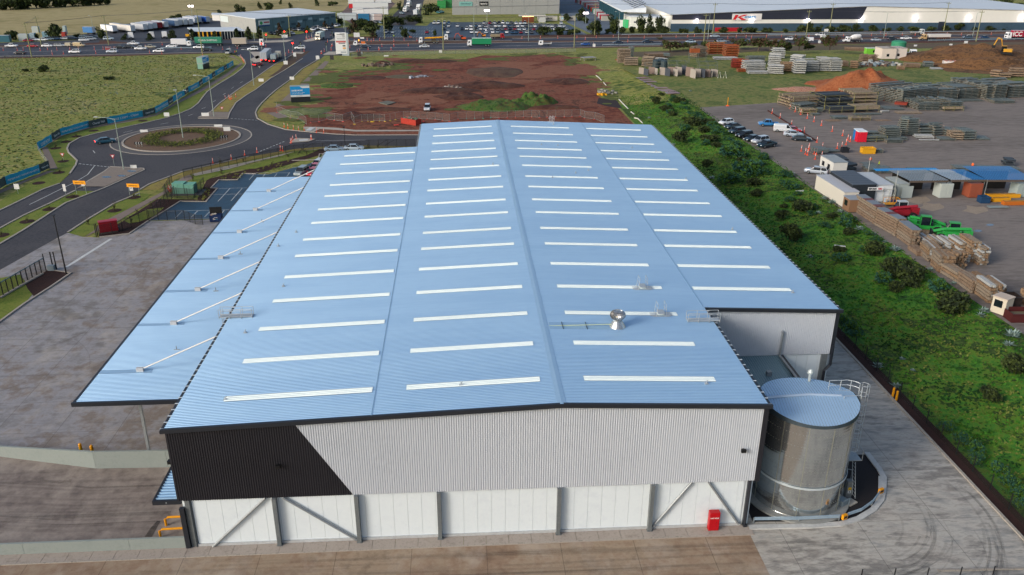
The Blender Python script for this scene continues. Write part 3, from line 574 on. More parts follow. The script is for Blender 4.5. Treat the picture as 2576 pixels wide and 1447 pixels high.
def bridge(nm,x,y,w_,d,h,loc_z,steps=True):
    b=MB();z=loc_z
    if steps:
        b.box(x-.35,x+.35,y-.5,y+.5,z+.35,z+.4)
        for s in (-1,1):
            b.box(x+s*.75-.35,x+s*.75+.35,y-.4,y+.4,z+.08,z+.12)
            for yy in (-.5,.5): b.tube([(x+s*.55,y+yy,z),(x+s*.4,y+yy,z+1.4)],.025,5);
            b.tube([(x+s*.4,y-.5,z+1.4),(x+s*.45,y+.5,z+1.4)],.025,5);b.tube([(x+s*.45,y-.5,z+.8),(x+s*.45,y+.5,z+.8)],.025,5)
        b.tube([(x-.9,y-.55,z+.1),(x+.9,y-.55,z+.1)],.03,5)
    else:
        b.box(x-w_/2,x+w_/2,y-.35,y+.35,z+.15,z+.22)
        for yy in (-.38,.38):
            for hh in (.55,1.05): b.tube([(x-w_/2,y+yy,z+hh),(x+w_/2,y+yy,z+hh)],.03,5)
            for i in range(4): xx=x-w_/2+w_*i/3;b.tube([(xx,y+yy,z),(xx,y+yy,z+1.05)],.03,5)
    return b.build(nm,mt('pale_aluminium',['#aeb5b9','#bcc3c6'],1,5,.45,.4),W)
bridge('roof_step_bridge',44.35,24.6,1,1,1,zr(44.3));bridge('roof_step_bridge',44.8,17.6,1,1,1,zr(44.8))
o=bridge('roof_platform',48.9,16.2,3.2,1,1,zr(49));o2=bridge('roof_platform',1.0,21.2,3.2,1,1,zr(1))
W_=[('roof_platform',48.9,16.2,3.3),('roof_platform',.7,21.2,3.4)]
bpy.data.objects.remove(o);bpy.data.objects.remove(o2)
for nm,x,y,w_ in W_: bridge(nm,x,y,w_,1,1,zr(x),False)
b=MB()
for s in (-.3,.3): b.tube([(-.75,21.2+s,CZc+.1),(-.75,21.2+s,13.3)],.03,5)
for i in range(14): b.tube([(-.75,20.9,CZc+.3+i*.3),(-.75,21.5,CZc+.3+i*.3)],.02,5)
b.build('access_ladder',mt('pale_aluminium',[]),W)
for u,v in [(567,1007),(1160,970),(1777,966),(1994,737),(713,721),(1390,448),(1448,436),(1842,578),(1725,452),(1650,383),(1590,373),(1240,414),(617,838),(1392,314),(745,585),(700,620),(1362,365),(1403,367),(1480,430)]:
    z=12.7
    for _ in range(9): p=at(u,v,z);z=zr(p.x)
    b=MB();b.box(p.x-.16,p.x+.16,p.y-.12,p.y+.12,z+.02,z+.1);b.tube([(p.x,p.y,z),(p.x,p.y,z+.3),(p.x+.1,p.y,z+.36)],.06,7);b.build('roof_anchor',mt('pale_aluminium',[]),W)
b=MB()
for yy in (0,.6):
    b.tube([(43.3+yy,yL,11),(43.3+yy,yL,zr(43)+1.3),(43.5+yy,yL-.9,zr(43)+1.3),(43.5+yy,yL-.9,zr(43))],.04,5)
for k in range(3): b.tube([(43.1,yL,12.5+k*.7),(43.1,yL+.7,12.5+k*.7),(44.1,yL+.7,12.5+k*.7),(44.1,yL,12.5+k*.7)],.03,5)
b.build('access_ladder',pm('#c9c6c4',.5),W)
t=thing('fire_cabinet','tall red fire hose cabinet with white lettering against the white lower front wall','cabinet',(46.45,-.32,.085))
b=MB();b.box(-.46,.46,-.2,.3,.03,1.95);b.build('cabinet_body',mt('fire_red',['#b0101c','#a50d18'],1,4,.4),t)
b=MB();b.box(-.43,.43,-.225,-.2,.08,1.9);b.tube([(.1,-.26,.9),(.1,-.26,1.05)],.02,6);b.build('cabinet_door',mt('fire_red',[]),t)
def text(s,size,h,parent,loc,rot=(pi/2,0,0),name='lettering',align='LEFT',sx=1,bold=0):
    cu=bpy.data.curves.new(name,'FONT');cu.body=s;cu.size=size;cu.extrude=.01;cu.align_x=align;cu.offset=bold
    tmp=bpy.data.objects.new('tmp_text',cu);COL.objects.link(tmp)
    me=bpy.data.meshes.new_from_object(tmp);bpy.data.objects.remove(tmp);me.materials.clear();me.materials.append(h);me.name=name
    o=bpy.data.objects.new(name,me);COL.objects.link(o);o.parent=parent;o.location=loc;o.rotation_euler=rot;o.scale=(sx,1,1);return o
TW=pm('#e8e8e6',.6);TB=pm('#1b1c22',.6)
text('FIRE HOSE',.17,TW,t,(-.02,-.24,1.35),align='CENTER')
for i,(y,x0) in enumerate(((at(*L3(1700,885),.9).y,at(*L3(1650,905)).x),(at(*L3(1700,1000),.9).y,at(*L3(1600,1015)).x))):
    b=MB();b.tube([(x0,y,.05),(x0,y,.75),(x0+.25,y,.95),(-.35,y,1.0)],.11,10);b.tube([(-.5,y,1.0),(-.5,y,.05)],.1,8)
    tag(b.build('pipe_guard',mt('safety_yellow',['#d9930f','#c9860c'],1,5,.5)),['yellow bent pipe guard on the far side of the dock door','yellow bent pipe guard beside the dock door, nearest the front wall'][i],'pipe guard','yellow dock pipe guards')
PRE=mt('grey_precast_wall',['#7d8682','#89918d','#838c88'],.3,3,.85,0,.1)
def pwall(name,label,pts,h,th):
    t=thing(name,label,'wall',(pts[0][0],pts[0][1],0))
    for i in range(len(pts)-1):
        (xa,ya),(xb,yb)=pts[i],pts[i+1];L=hypot(xb-xa,yb-ya);a=atan2(yb-ya,xb-xa)
        b=MB();h0,h1=(h if isinstance(h,(list,tuple)) else [h]*len(pts))[i:i+2]
        e=.012;n=len(b.v);b.v+=[(e,0,.03),(L-e,0,.03),(L-e,th,.03),(e,th,.03),(e,0,h0),(L-e,0,h1),(L-e,th,h1),(e,th,h0)]
        for q in ((3,2,1,0),(4,5,6,7),(0,1,5,4),(1,2,6,5),(2,3,7,6),(3,0,4,7)): b.f.append(tuple(n+k for k in q));b.m.append(0)
        b.build('wall_panel',PRE,t,loc=(xa-pts[0][0],ya-pts[0][1],0),rz=a)
pwall('precast_wall','bent grey precast wall on the far side of the loading dock',[(-50,22.5),(-36,18.8),(-24,15.4),(-12.6,12.5),(-5.5,12.3),(-.25,12.25)],[1.0,1.1,1.2,2.0,2.0,2.0],.22)
pwall('precast_wall','low straight grey precast wall between the dock and the front drive',[(-34,.0),(-23.5,0),(-13.8,0),(-4.9,0),(-.15,0)],1.2,.2)
for i,(x,y) in enumerate([(750,238),(872,243)]):
    p=ony(*L3(x,y),14.0);p.z=0
    b=MB();b.lathe([(.16,0),(.16,1.5),(.1,1.6)],12);b.lathe([(.17,.9),(.17,1.1)],12,1,cap=False)
    tag(b.build('bollard',[mt('safety_yellow',[]),pm('#c4a010')],loc=(at(*L3(x,y)).x*.96+0.6,13.9+(.4 if i==0 else 0),0.5 if 0 else 0.3)),['left one of two yellow bollards behind the grey dock wall','right one of two yellow bollards behind the grey dock wall'][i],'bollard','yellow bollards behind the dock wall')
TKX,TKY,TKR,TKH=55.88,4.72,4.22,10.2
t=thing('water_tank','tall round galvanised water tank with pale blue roof beside the warehouse','water tank',(TKX,TKY,0))
TKM=mt('tank_galvanised_sheet',['#b4babb','#c9cdcd','#bdc2c3'],.3,2,.14,.9)
b=MB();n=96;k=90
prof=[(TKR+.003*sin(i*2.2),.2+(TKH-.3)*i/k) for i in range(k+1)]
prof=[(TKR-(.0),.2)]+prof
b.lathe(prof,n,cap=False);b.build('tank_wall',TKM,t,True)
b=MB()
for j in range(9):
    z=.25+j*1.24
    for i in range(90): a=2*pi*i/90;b.box(TKR+.005,TKR+.025,-.02,.02,z-.02,z+.02,0,a)
for i in range(12): a=2*pi*i/12+.18;b.box(TKR+.005,TKR+.03,-.02,.02,.2,TKH-.1,0,a)
b.build('bolt_row',mt('tank_bolt',['#a8a898','#8f8f82'],2,6,.4,.4),t)
b=MB();b.lathe([(TKR+.06,3.35),(TKR+.1,3.35),(TKR+.1,3.55),(TKR+.06,3.55)],96);b.f.pop();b.f.pop();b.m.pop();b.m.pop();b.build('tank_ring',mt('pale_ring_steel',['#b9c6cc','#c8d2d6'],1,5,.35,.4),t)
TR_=mt('tank_roof_steel',[(.38,.56,.73),(.42,.60,.77)],.2,1.5,.45,.3)
b=MB();N=64
def tz(x): return TKH+.5-.13*abs(x)
for i in range(33):
    y0=-TKR+2*TKR*i/33
    for (a,c,h) in ((0,.18,0),(.18,2*TKR/33,.03)):
        ya,yb=y0+a,y0+c if c<.2 else y0+2*TKR/33
        xa,xb=sqrt(max(0,(TKR+.12)**2-ya*ya)),sqrt(max(0,(TKR+.12)**2-yb*yb))
        for s in (-1,1): b.poly([(0,ya,tz(0)+h),(s*xa,ya,tz(xa)+h),(s*xb,yb,tz(xb)+h),(0,yb,tz(0)+h)])
b.build('tank_roof',TR_,t,rz=pi/2-.12)
b=MB();ring=[(TKR+.14)*cos(2*pi*i/N) for i in range(N)]
for i in range(N):
    a,c=2*pi*i/N,2*pi*(i+1)/N;pa=((TKR+.14)*cos(a),(TKR+.14)*sin(a));pc=((TKR+.14)*cos(c),(TKR+.14)*sin(c))
    za,zc=tz(pa[0])+.03,tz(pc[0])+.03;b.poly([(pa[0],pa[1],TKH-.35),(pc[0],pc[1],TKH-.35),(pc[0],pc[1],zc),(pa[0],pa[1],za)])
b.build('roof_edge',mt('roof_edge_dark',['#3c4850','#4a565e'],1,4,.45,.3),t,rz=pi/2-.12)
b=MB();b.box(-.22,.22,-TKR,1.6 if 0 else TKR-1.4,tz(0)+.03,tz(0)+.1);b.build('roof_ridge',mt('tank_ridge_steel',[(.42,.52,.64),(.45,.56,.68)],.5,3,.4,.3),t,rz=0) if 0 else None
b=MB()
for s,yy in ((-1,0),): pass
b.tube([(-4.1,-.15,TKH+.52),(0,.0,TKH+.62),(2.9,-.2,TKH+.5)],.13,8);b.build('roof_ridge',mt('tank_ridge_steel',[(.42,.52,.64),(.45,.56,.68)],.5,3,.4,.3),t)
AL=mt('pale_aluminium',[])
b=MB();b.box(2.7,4.3,-.7,1.1,TKH+.25,TKH+.32)
for z in (.75,1.25):
    b.tube([(2.3,1.3,TKH+z),(4.0,1.3,TKH+z),(4.6,1.0,TKH+z),(4.9,.6,TKH+z)],.035,6);b.tube([(2.9,-.7,TKH+z),(4.5,-.7,TKH+z)],.03,6) if z<1 else None
for x,y in ((2.3,1.3),(3.4,1.3),(4.3,1.15),(4.5,-.7),(2.9,-.7)): b.tube([(x,y,TKH+.2),(x,y,TKH+1.25 if y>0 else TKH+.75)],.035,6)
b.build('guard_rail',AL,t)
b=MB()
LX,LY=4.75,.1
for s in (-.25,.25): b.tube([(LX,LY+s,2.6),(LX,LY+s,TKH+1.3)],.035,6)
for i in range(28): b.tube([(LX,LY-.25,2.8+i*.3),(LX,LY+.25,2.8+i*.3)],.02,5)
b.build('ladder',AL,t)
b=MB()
for i in range(8):
    z=4.6+i*1.0;b.tube([(LX,LY-.3,z),(LX+.35,LY-.45,z),(LX+.72,LY-.2,z),(LX+.72,LY+.2,z),(LX+.35,LY+.45,z),(LX,LY+.3,z)],.022,5)
for dx,dy in ((.35,-.45),(.72,-.2),(.72,.2),(.35,.45),(.6,0)): b.tube([(LX+dx,LY+dy,4.6),(LX+dx,LY+dy,TKH+1.4)],.02,5)
b.build('ladder_cage',AL,t)
b=MB();LX2,LY2=4.9,-1.7
for s in (-.3,.3): b.tube([(LX2-.2,LY2+s-.6,1.0),(LX2,LY2+s+.9,4.0)],.03,6)
for i in range(10): b.tube([(LX2-.2+.02*i,LY2-.9+.15*i,1.1+i*.3),(LX2-.2+.02*i,LY2-.3+.15*i,1.1+i*.3)],.02,5)
b.box(4.4,5.6,-.9,.6,3.98,4.04)
for p in ((5.6,-.9),(5.6,.6),(4.5,.9)): b.tube([(p[0],p[1],4),(p[0],p[1],5.1)],.03,6)
b.tube([(5.6,-.9,5.1),(5.6,.6,5.1),(4.5,.9,5.1)],.03,6)
b.tube([(6.4,1.8,0),(6.4,1.8,1.0),(5.5,2.3,1.0)],.04,6)
b.build('stair',GALV,t)
b=MB();b.tube([(1.3,3.3,TKH+.1),(1.3,3.3,TKH+1.0)],.14,8);b.lathe([(.26,TKH+.9),(.3,TKH+1.1),(.15,TKH+1.35),(.02,TKH+1.4)],10,0,1.3,3.3);b.build('tank_breather',pm('#b9c1bd',.4,.2),t)
t2=thing('pump_cabinet','slim grey metal cabinet with yellow and white warning stickers beside the water tank','cabinet',(*at(*R3(765,700))[:2],0))
b=MB();b.box(-.28,.28,-.25,.25,0,2.1);b.build('cabinet_body',GALD,t2)
b=MB();b.box(-.14,.14,-.262,-.252,1.15,1.45);b.build('warning_sign',pm('#d8b01a'),t2);b=MB();b.box(-.14,.14,-.262,-.252,.8,1.1);b.build('warning_sign',pm('#c9cdd2'),t2)
tri=MB();tri.poly([(-.08,-.27,1.22),(.08,-.27,1.22),(0,-.27,1.38)]);tri.build('symbol',TB,t2);tri=MB();tri.poly([(-.07,-.27,.9),(.06,-.27,.86),(.07,-.27,1.0),(-.05,-.27,1.04)]);tri.build('symbol',TB,t2)
p=at(*R3(800,745));b=MB();b.box(-.55,.55,-.4,.4,.0,.12);tag(b.build('concrete_pad',C_path,loc=(p.x,p.y,.03),rz=.5),kind='structure')
p=at(*R3(720,770));b=MB();b.box(-.4,.4,-.3,.3,0,.7);b.tube([(-.3,-.4,.9),(.4,-.4,.9),(.4,-.4,.1)],.05,6);b.tube([(-.5,0,.5),(-.9,.4,.5)],.12,8)
tag(b.build('pump_unit',pm('#8a9aa2',.4,.4),loc=(p.x,p.y,.03),rz=.5),'small silver pump unit at the foot of the water tank','pump')
sheet('tank_gravel',PL(R3,(700,925),(880,880),(1020,780),(1070,660),(1085,500),(1135,500),(960,275),(780,275),(600,300),(-200,700))+[Vector((50.5,9,0)),Vector((50.6,3,0))]+PL(R3,(-150,930)),GRV2,.04)
b=MB();b.lathe([(TKR+.75,.02),(TKR+.75,.2),(.1,.2)],64,0,TKX,TKY);tag(b.build('tank_base',mt('pale_tank_slab',['#7d7f7c','#91928e'],.5,4)),kind='structure')
b=MB();kp=PL(R3,(-190,990),(60,985),(400,978),(700,958),(880,905),(1020,820),(1100,720),(1120,620),(1125,500),(1080,420),(960,262));b.rib(kp,.55,.02,.17);b.rib(PL(R3,(1105,500),(1105,640)),.6,.02,.2);tag(b.build('kerb',mt('pale_kerb',['#a5a6a4','#b9bab7'],1,4)),kind='structure')
t=thing('guard_rail','curved silver crash barrier with orange markers around the water tank','crash barrier',(TKX,TKY,0))
g1=PL(R3,(-140,950),(300,945),(690,925));g2=PL(R3,(770,905),(900,860),(1010,780),(1070,700),(1095,660))
for g in (g1,g2):
    b=MB()
    for z,r in ((.5,.05),(.62,.035),(.74,.05)): b.tube([(q.x-TKX,q.y-TKY,z) for q in g],r,6)
    b.rib([(q.x-TKX,q.y-TKY) for q in g],.05,.45,.78);b.build('rail',mt('barrier_steel',['#93a7b5','#a9bac5'],1,4,.35,.5),t)
    for q in [g[0],g[len(g)//2],g[-1]]:
        b=MB();b.box(-.06,.06,-.05,.05,0,.6);b.build('post',GALV,t,loc=(q.x-TKX,q.y-TKY+.1,.02))
for q in (PL(R3,(735,930))[0],PL(R3,(1090,675))[0]):
    b=MB();b.box(-.25,.25,-.12,.12,.35,.85);b.box(-.18,.18,-.14,-.12,.5,.72,1);b.build('end_marker',[mt('safety_yellow',[]),TB],t,loc=(q.x-TKX,q.y-TKY,0),rz=.4)
for i,(x,y) in enumerate([(1250,1045),(1285,1080)]):
    p=at(*R2(x,y));t=thing('bollard',['yellow bollard by the right kerb, left one of the pair','yellow bollard by the right kerb, right one of the pair'][i],'bollard',(p.x,p.y,0),group='yellow bollards at the side drive')
    b=MB();b.lathe([(.13,0),(.13,1.25),(.08,1.3)],12);b.build('post',mt('safety_yellow',[]),t)
LD=mt('dark_leaves',['#161f12','#24301a','#2f3b1e'],1.5,6,.8);LM=mt('mid_leaves',['#2c3a1a','#3d4a20','#4b5726'],1.5,6,.8)
LR=mt('reddish_leaves',['#33241c','#46352a','#4d4128'],1.5,6,.8);LB=mt('bright_leaves',['#2e4d16','#3f611c','#52702a'],1.5,6,.8)
LG=mt('grey_green_leaves',['#5b6f66','#71857b','#869a8f'],2,7,.8);LT=mt('blue_green_leaves',['#1c3d33','#2a5242','#34604a'],1.5,6,.8)
BRK=mt('bark',['#4a4038','#5c5046'],3,9,.9)
def leaf(b,c,s,rnd,mi):
    a=Vector((rnd.gauss(0,1),rnd.gauss(0,1),rnd.gauss(0,1))).normalized();u=a.orthogonal().normalized()*s;v=a.cross(u).normalized()*s*rnd.uniform(.5,1)
    b.poly([c-u,c-v*.6,c+u,c+v*.6],mi)
def crown(kind,n,s,mats,seed):
    rnd=random.Random(seed);b=MB();lobes=[]
    k={'round': 9,'cone': 9,'tall': 10,'sprawl': 14,'bush': 8}[kind]
    for i in range(k):
        if kind=='cone': h=i/k;r=(1-h)**.8*.62;a=rnd.uniform(0,6.3);lobes.append((Vector((cos(a)*r*.6,sin(a)*r*.6,.16+h*.76)),max(.16,r*.75)))
        elif kind=='tall': h=rnd.uniform(.12,.9);a=rnd.uniform(0,6.3);r=rnd.uniform(0,.5);lobes.append((Vector((cos(a)*r,sin(a)*r,h)),rnd.uniform(.25,.42)))
        elif kind=='bush': a=rnd.uniform(0,6.3);r=rnd.uniform(0,.55);lobes.append((Vector((cos(a)*r,sin(a)*r,rnd.uniform(.25,.6))),rnd.uniform(.35,.5)))
        elif kind=='sprawl': a=rnd.uniform(0,6.3);r=rnd.uniform(.1,.75);lobes.append((Vector((cos(a)*r,sin(a)*r,rnd.uniform(.45,.85))),rnd.uniform(.22,.36)))
        else: a=rnd.uniform(0,6.3);r=rnd.uniform(0,.5);lobes.append((Vector((cos(a)*r,sin(a)*r,rnd.uniform(.16,.8))),rnd.uniform(.32,.48)))
    for i in range(n):
        c,r=lobes[rnd.randrange(len(lobes))];d=Vector((rnd.gauss(0,1),rnd.gauss(0,1),rnd.gauss(0,1))).normalized()*(r*rnd.uniform(.55,1.05));d.z *= .62 if kind != 'bush' else .7
        q=c+d;mi=0 if mnoise.noise(q*4+Vector((seed,0,0)))+rnd.uniform(-.25,.25)<0 else 1
        if q.z<.03: q.z=.03
        leaf(b,q,s*rnd.uniform(.6,1.3),rnd,mi)
    return b.mesh('crown',mats)
def trunk(kind):
    b=MB();b.tube([(0,0,-.02),(.01,0,.3),(0,.02,.7)],.05,7,r2=.02)
    for a in (0,2,4): b.tube([(0,0,.3),(.3*cos(a),.3*sin(a),.6)],.022,5,r2=.008)
    return b.mesh('trunk',BRK)
TRK=trunk(0)
CROWN={'round': [crown('round',760,.12,[LD,LM],s) for s in (1,2,3)],'cone': [crown('cone',520,.11,[LD,LM],s) for s in (4,5)],'tall': [crown('tall',620,.11,[LD,LM],s) for s in (6,7)],
         'sprawl': [crown('sprawl',700,.1,[LR,LM],s) for s in (8,9)],'bush': [crown('bush',1700,.09,[LD,LM],s) for s in (10,11,12)],'redcone': [crown('cone',480,.11,[LR,LD],13)],
         'green': [crown('bush',1700,.08,[LB,LT],s) for s in (14,15)],'sap': [crown('tall',90,.12,[LM,LR],16)]}
_ci=[0]
def tree(r,x,y,top,wd,kind,label,cat='tree',group=None,z=0.0,name='tree'):
    p=at(*r(x,y),z);p.z=max(z,H(p.x,p.y) if z else 0);h=hgt(p,r(x,top)[1]);w_=wd*.25* ((p-Vector((CX,CY,CZ))).dot(AF))/F/2*(1.7 if r(0,0)[1]==0 else 1.5)
    t=thing(name,label,cat,p,random.uniform(0,6),group,(w_,w_,h));_ci[0]+=1
    inst(CROWN[kind][_ci[0]% len(CROWN[kind])],'crown',t);inst(TRK,'trunk',t);return t
GT='trees lining the highway'
for i,(x,y,top,wd,kind,lab) in enumerate([
    (130,405,290,105,'round','dark round tree at the far left by the parked cars'),(570,400,240,130,'round','big dark tree above the crashed red and white cars at far left'),(365,395,335,55,'round','small tree between the two big left trees'),(800,385,335,75,'round','low dark tree left of the blue and white trailer'),
    (1030,390,275,85,'tall','green tree in front of the first white trailer'),(1268,400,335,75,'cone','conical tree left of the parked prime movers'),(1508,405,330,75,'cone','conical tree by the white prime mover cab'),(1730,390,305,80,'tall','tree at the right of the truck depot yard'),
    (1935,400,285,85,'cone','dark conical tree at the left end of the glass office'),(2170,400,308,70,'cone','dark tree in the middle of the glass office'),(2385,395,280,75,'cone','dark tree near the right of the glass office'),(2505,400,262,80,'cone','dark tree at the corner of the grey depot'),
    (1735,205,150,70,'round','low bushy tree behind the white trailers, left one'),(1805,195,140,60,'round','low bushy tree behind the white trailers, right one'),(2205,150,95,75,'cone','dark tree behind the small white hut'),(2390,125,42,60,'tall','tall dark tree behind the grey depot'),(2450,125,60,60,'tall','dark bushy tree behind the roof of the grey depot'),
    (450,720,642,95,'bush','dark round shrub alone in the left paddock')]):
    tree(T1,x,y,top,wd,kind,lab,'tree' if i<17 else 'shrub',GT if i<12 else None)
tree(T1,258,720,685,45,'bush','small dark shrub at the left of the paddock','shrub');tree(T1,1100,800,760,90,'bush','low spreading shrub in the middle of the paddock','shrub')
for i,(x,wd,top) in enumerate([(20,90,20),(110,110,-30),(190,120,-50),(280,120,-60),(370,120,-60),(460,110,-40),(600,110,-60),(660,100,-50),(760,110,-60),(860,110,-60),(950,90,-40),(1010,70,-30),(1080,60,-30)]):
    tree(T1,x,105-x*.055,top,wd*1.25,'round','tree in the dark line of trees at the top left edge, %s from the left' % ['first','second','third','fourth','fifth','sixth','seventh','eighth','ninth','tenth','eleventh','twelfth','thirteenth'][i],group='distant trees at the top left')
for i,(x,y,top,wd,kind,lab) in enumerate([
    (38,395,258,65,'cone','dark conical tree at the left end of the grey depot wall'),(240,365,222,85,'redcone','reddish conical tree before the depot wall sign'),(340,330,262,45,'cone','narrow tree right of the reddish conical one'),(435,300,222,55,'redcone','thin sparse tree before the middle of the depot wall'),(522,330,255,60,'cone','conical tree near the parked white cars'),(697,290,205,55,'redcone','reddish tree toward the right end of the depot wall'),(770,270,225,35,'redcone','slim tree at the right end of the depot wall'),
    (35,90,15,50,'cone','isolated conical tree in the dry field, left one'),(143,102,22,90,'round','broad dark tree in the dry field'),(255,45,-10,40,'cone','slim dark tree at the top of the dry field'),(343,82,22,48,'cone','conical tree behind the depot roof'),(605,60,-20,60,'cone','tall conical tree behind the white hut on the depot roof'),(770,60,10,80,'round','dark tree right of the depot roof end'),
    (850,250,165,70,'tall','dark tree just right of the grey depot'),(980,350,180,100,'redcone','reddish brown tree beside the street lamps'),(1060,300,170,130,'round','large dark tree in the middle clump beyond the junction'),(1160,345,210,130,'round','broad dark tree left of the pale power pole'),(1330,310,150,120,'round','broad dark tree right of the pale power pole'),(1430,250,150,120,'round','dark tree in the right of the middle clump'),(1500,375,270,90,'tall','dark tree standing before the empty car park'),(1540,220,150,110,'round','dark tree behind the empty car park'),(1620,235,140,90,'round','dark tree at the corner of the side street'),(1180,385,310,90,'redcone','low reddish tree by the roadside hoarding'),
    (1440,95,15,50,'tall','tree beside the side street'),(1760,150,20,120,'round','large dark tree left of the precast warehouse'),(1800,360,300,50,'tall','small dark tree before the half empty parking rows'),(1580,330,290,60,'bush','small shrub at the empty car park edge'),(1470,120,60,60,'tall','small tree by the parked trailers')]):
    tree(T2,x,y,top,wd,kind,lab,'tree',GT if i<7 else None)
for i,(x,y,top,wd,kind,lab) in enumerate([
    (315,352,265,135,'round','dark tree clump hiding the cars, left one'),(465,350,275,120,'round','dark tree clump hiding the cars, middle one'),(610,350,285,110,'round','dark tree clump hiding the cars, right one'),(545,215,135,65,'round','dark tree before the second white container'),(690,210,88,95,'tall','tall dark tree between the containers and the flood lamp'),(740,235,170,70,'round','low tree under the flood lamp'),
    (845,350,205,135,'round','broad dark tree by the pale pole near the container row'),(1030,340,150,120,'tall','tall tree by the curved street lamp'),(970,340,280,60,'round','small tree left of the curved street lamp'),(1110,340,270,70,'round','low tree right of the curved street lamp'),(1200,330,265,70,'round','low tree before the green door'),(1295,330,160,120,'tall','tall dark tree before the white office, left one'),(1385,310,150,60,'tall','narrow tall tree before the white office'),(1375,340,265,100,'round','low dark tree before the white office'),(1470,320,165,110,'tall','tall dark tree before the white office, right one'),(1525,345,260,90,'round','dark tree at the warehouse corner'),
    (1690,338,285,45,'round','small round tree right of the warehouse corner'),(1740,338,280,60,'round','round tree near the warehouse corner'),(1850,338,270,50,'tall','upright tree below the big dark band'),(1895,340,292,50,'round','small tree below the first wall lamp'),(1980,340,290,50,'round','small tree beside the leaning pole'),(2130,335,272,85,'round','tree before the left of the red wall patch'),(2280,335,275,45,'round','tree at the right end of the red wall patch'),(2400,340,262,110,'round','tree right of the red wall patch'),(2545,335,278,70,'round','round tree below the shop sign end'),
    (1590,520,405,170,'sprawl','wide brown green tree by the highway, leftmost of the roadside group'),(1720,505,420,90,'sprawl','brown green tree behind the timber stacks'),(1820,515,430,100,'sprawl','reddish tree near the orange timber stacks'),(1950,490,410,90,'round','grey green round tree behind the leaning frames'),(2040,480,400,55,'cone','small conical tree behind the orange timber'),(2270,500,385,130,'sprawl','brown tree right of the orange timber'),(2480,520,370,170,'sprawl','wide dark tree near the stacked panels'),(1480,400,375,50,'sprawl','low brown shrub in the highway median')]):
    tree(T3,x,y,top,wd,kind,lab,'tree',GT if i<25 else 'trees between the highway and the storage yard')
for i,(x,y,top,wd,kind,lab) in enumerate([
    (15,335,278,45,'round','small dark tree at the far wall, left of the two thin ones'),(175,335,285,50,'round','small dark tree left of the orange post'),(330,330,240,100,'round','large dark tree left of the forked pole'),(425,335,230,90,'tall','tall tree behind the forked pole'),(500,335,252,75,'tall','tree between the forked pole and the tall pole'),(625,335,250,85,'round','tree at the foot of the tall pole'),(755,325,250,120,'round','broad tree right of the tall pole'),(870,325,240,80,'tall','upright tree above the cement mixer'),(930,325,280,60,'round','small tree right of the cement mixer'),(1045,325,252,90,'round','round tree left of the twin lamp'),(1160,320,285,40,'round','small tree left of the twin lamp foot'),(1210,320,272,55,'round','small tree right of the twin lamp foot'),(1333,318,265,65,'round','round tree in the middle of the white wall'),(1463,315,265,100,'round','wide tree under the bright wall lamp'),(1635,315,260,80,'round','tree left of the dark wall door'),(1780,312,255,75,'round','tree at the dark wall door'),(1905,308,228,100,'round','tall bushy tree right of the dark wall door'),(2075,305,250,80,'round','tree before the second twin lamp'),(2205,305,258,105,'round','wide dark tree before the right of the white wall'),(2300,260,205,60,'tall','bare topped tree at the right of the white wall'),(2370,300,240,130,'round','bushy tree before the right end of the white wall'),(2520,300,255,60,'round','small tree above the red truck'),
    (20,510,395,120,'sprawl','brown tree at the left of the stacked white panels'),(105,515,395,120,'sprawl','sprawling tree behind the stacked white panels'),(195,510,425,90,'round','green tree behind the stacked white panels'),(310,510,365,120,'sprawl','reddish brown tree left of the police style car'),(405,500,440,90,'round','low green tree beside the small white van'),(620,505,355,130,'sprawl','thin brown tree in front of the highway'),(710,60,-20,60,'round','x')][:-1]):
    tree(T4,x,y,top,wd,kind,lab,'tree',GT if i<22 else 'trees between the highway and the storage yard',YZ if i>=22 else 0)
for i,(x,y,top,wd) in enumerate([(1900,10,-20,60),(2070,30,-25,110),(2280,60,5,90),(2400,80,-10,130),(2520,85,20,90)]):
    tree(T4,x,y,top,wd,'round','dark tree at the top right corner, %s from the left' % ['first','second','third','fourth','fifth'][i],group='trees at the top right corner')
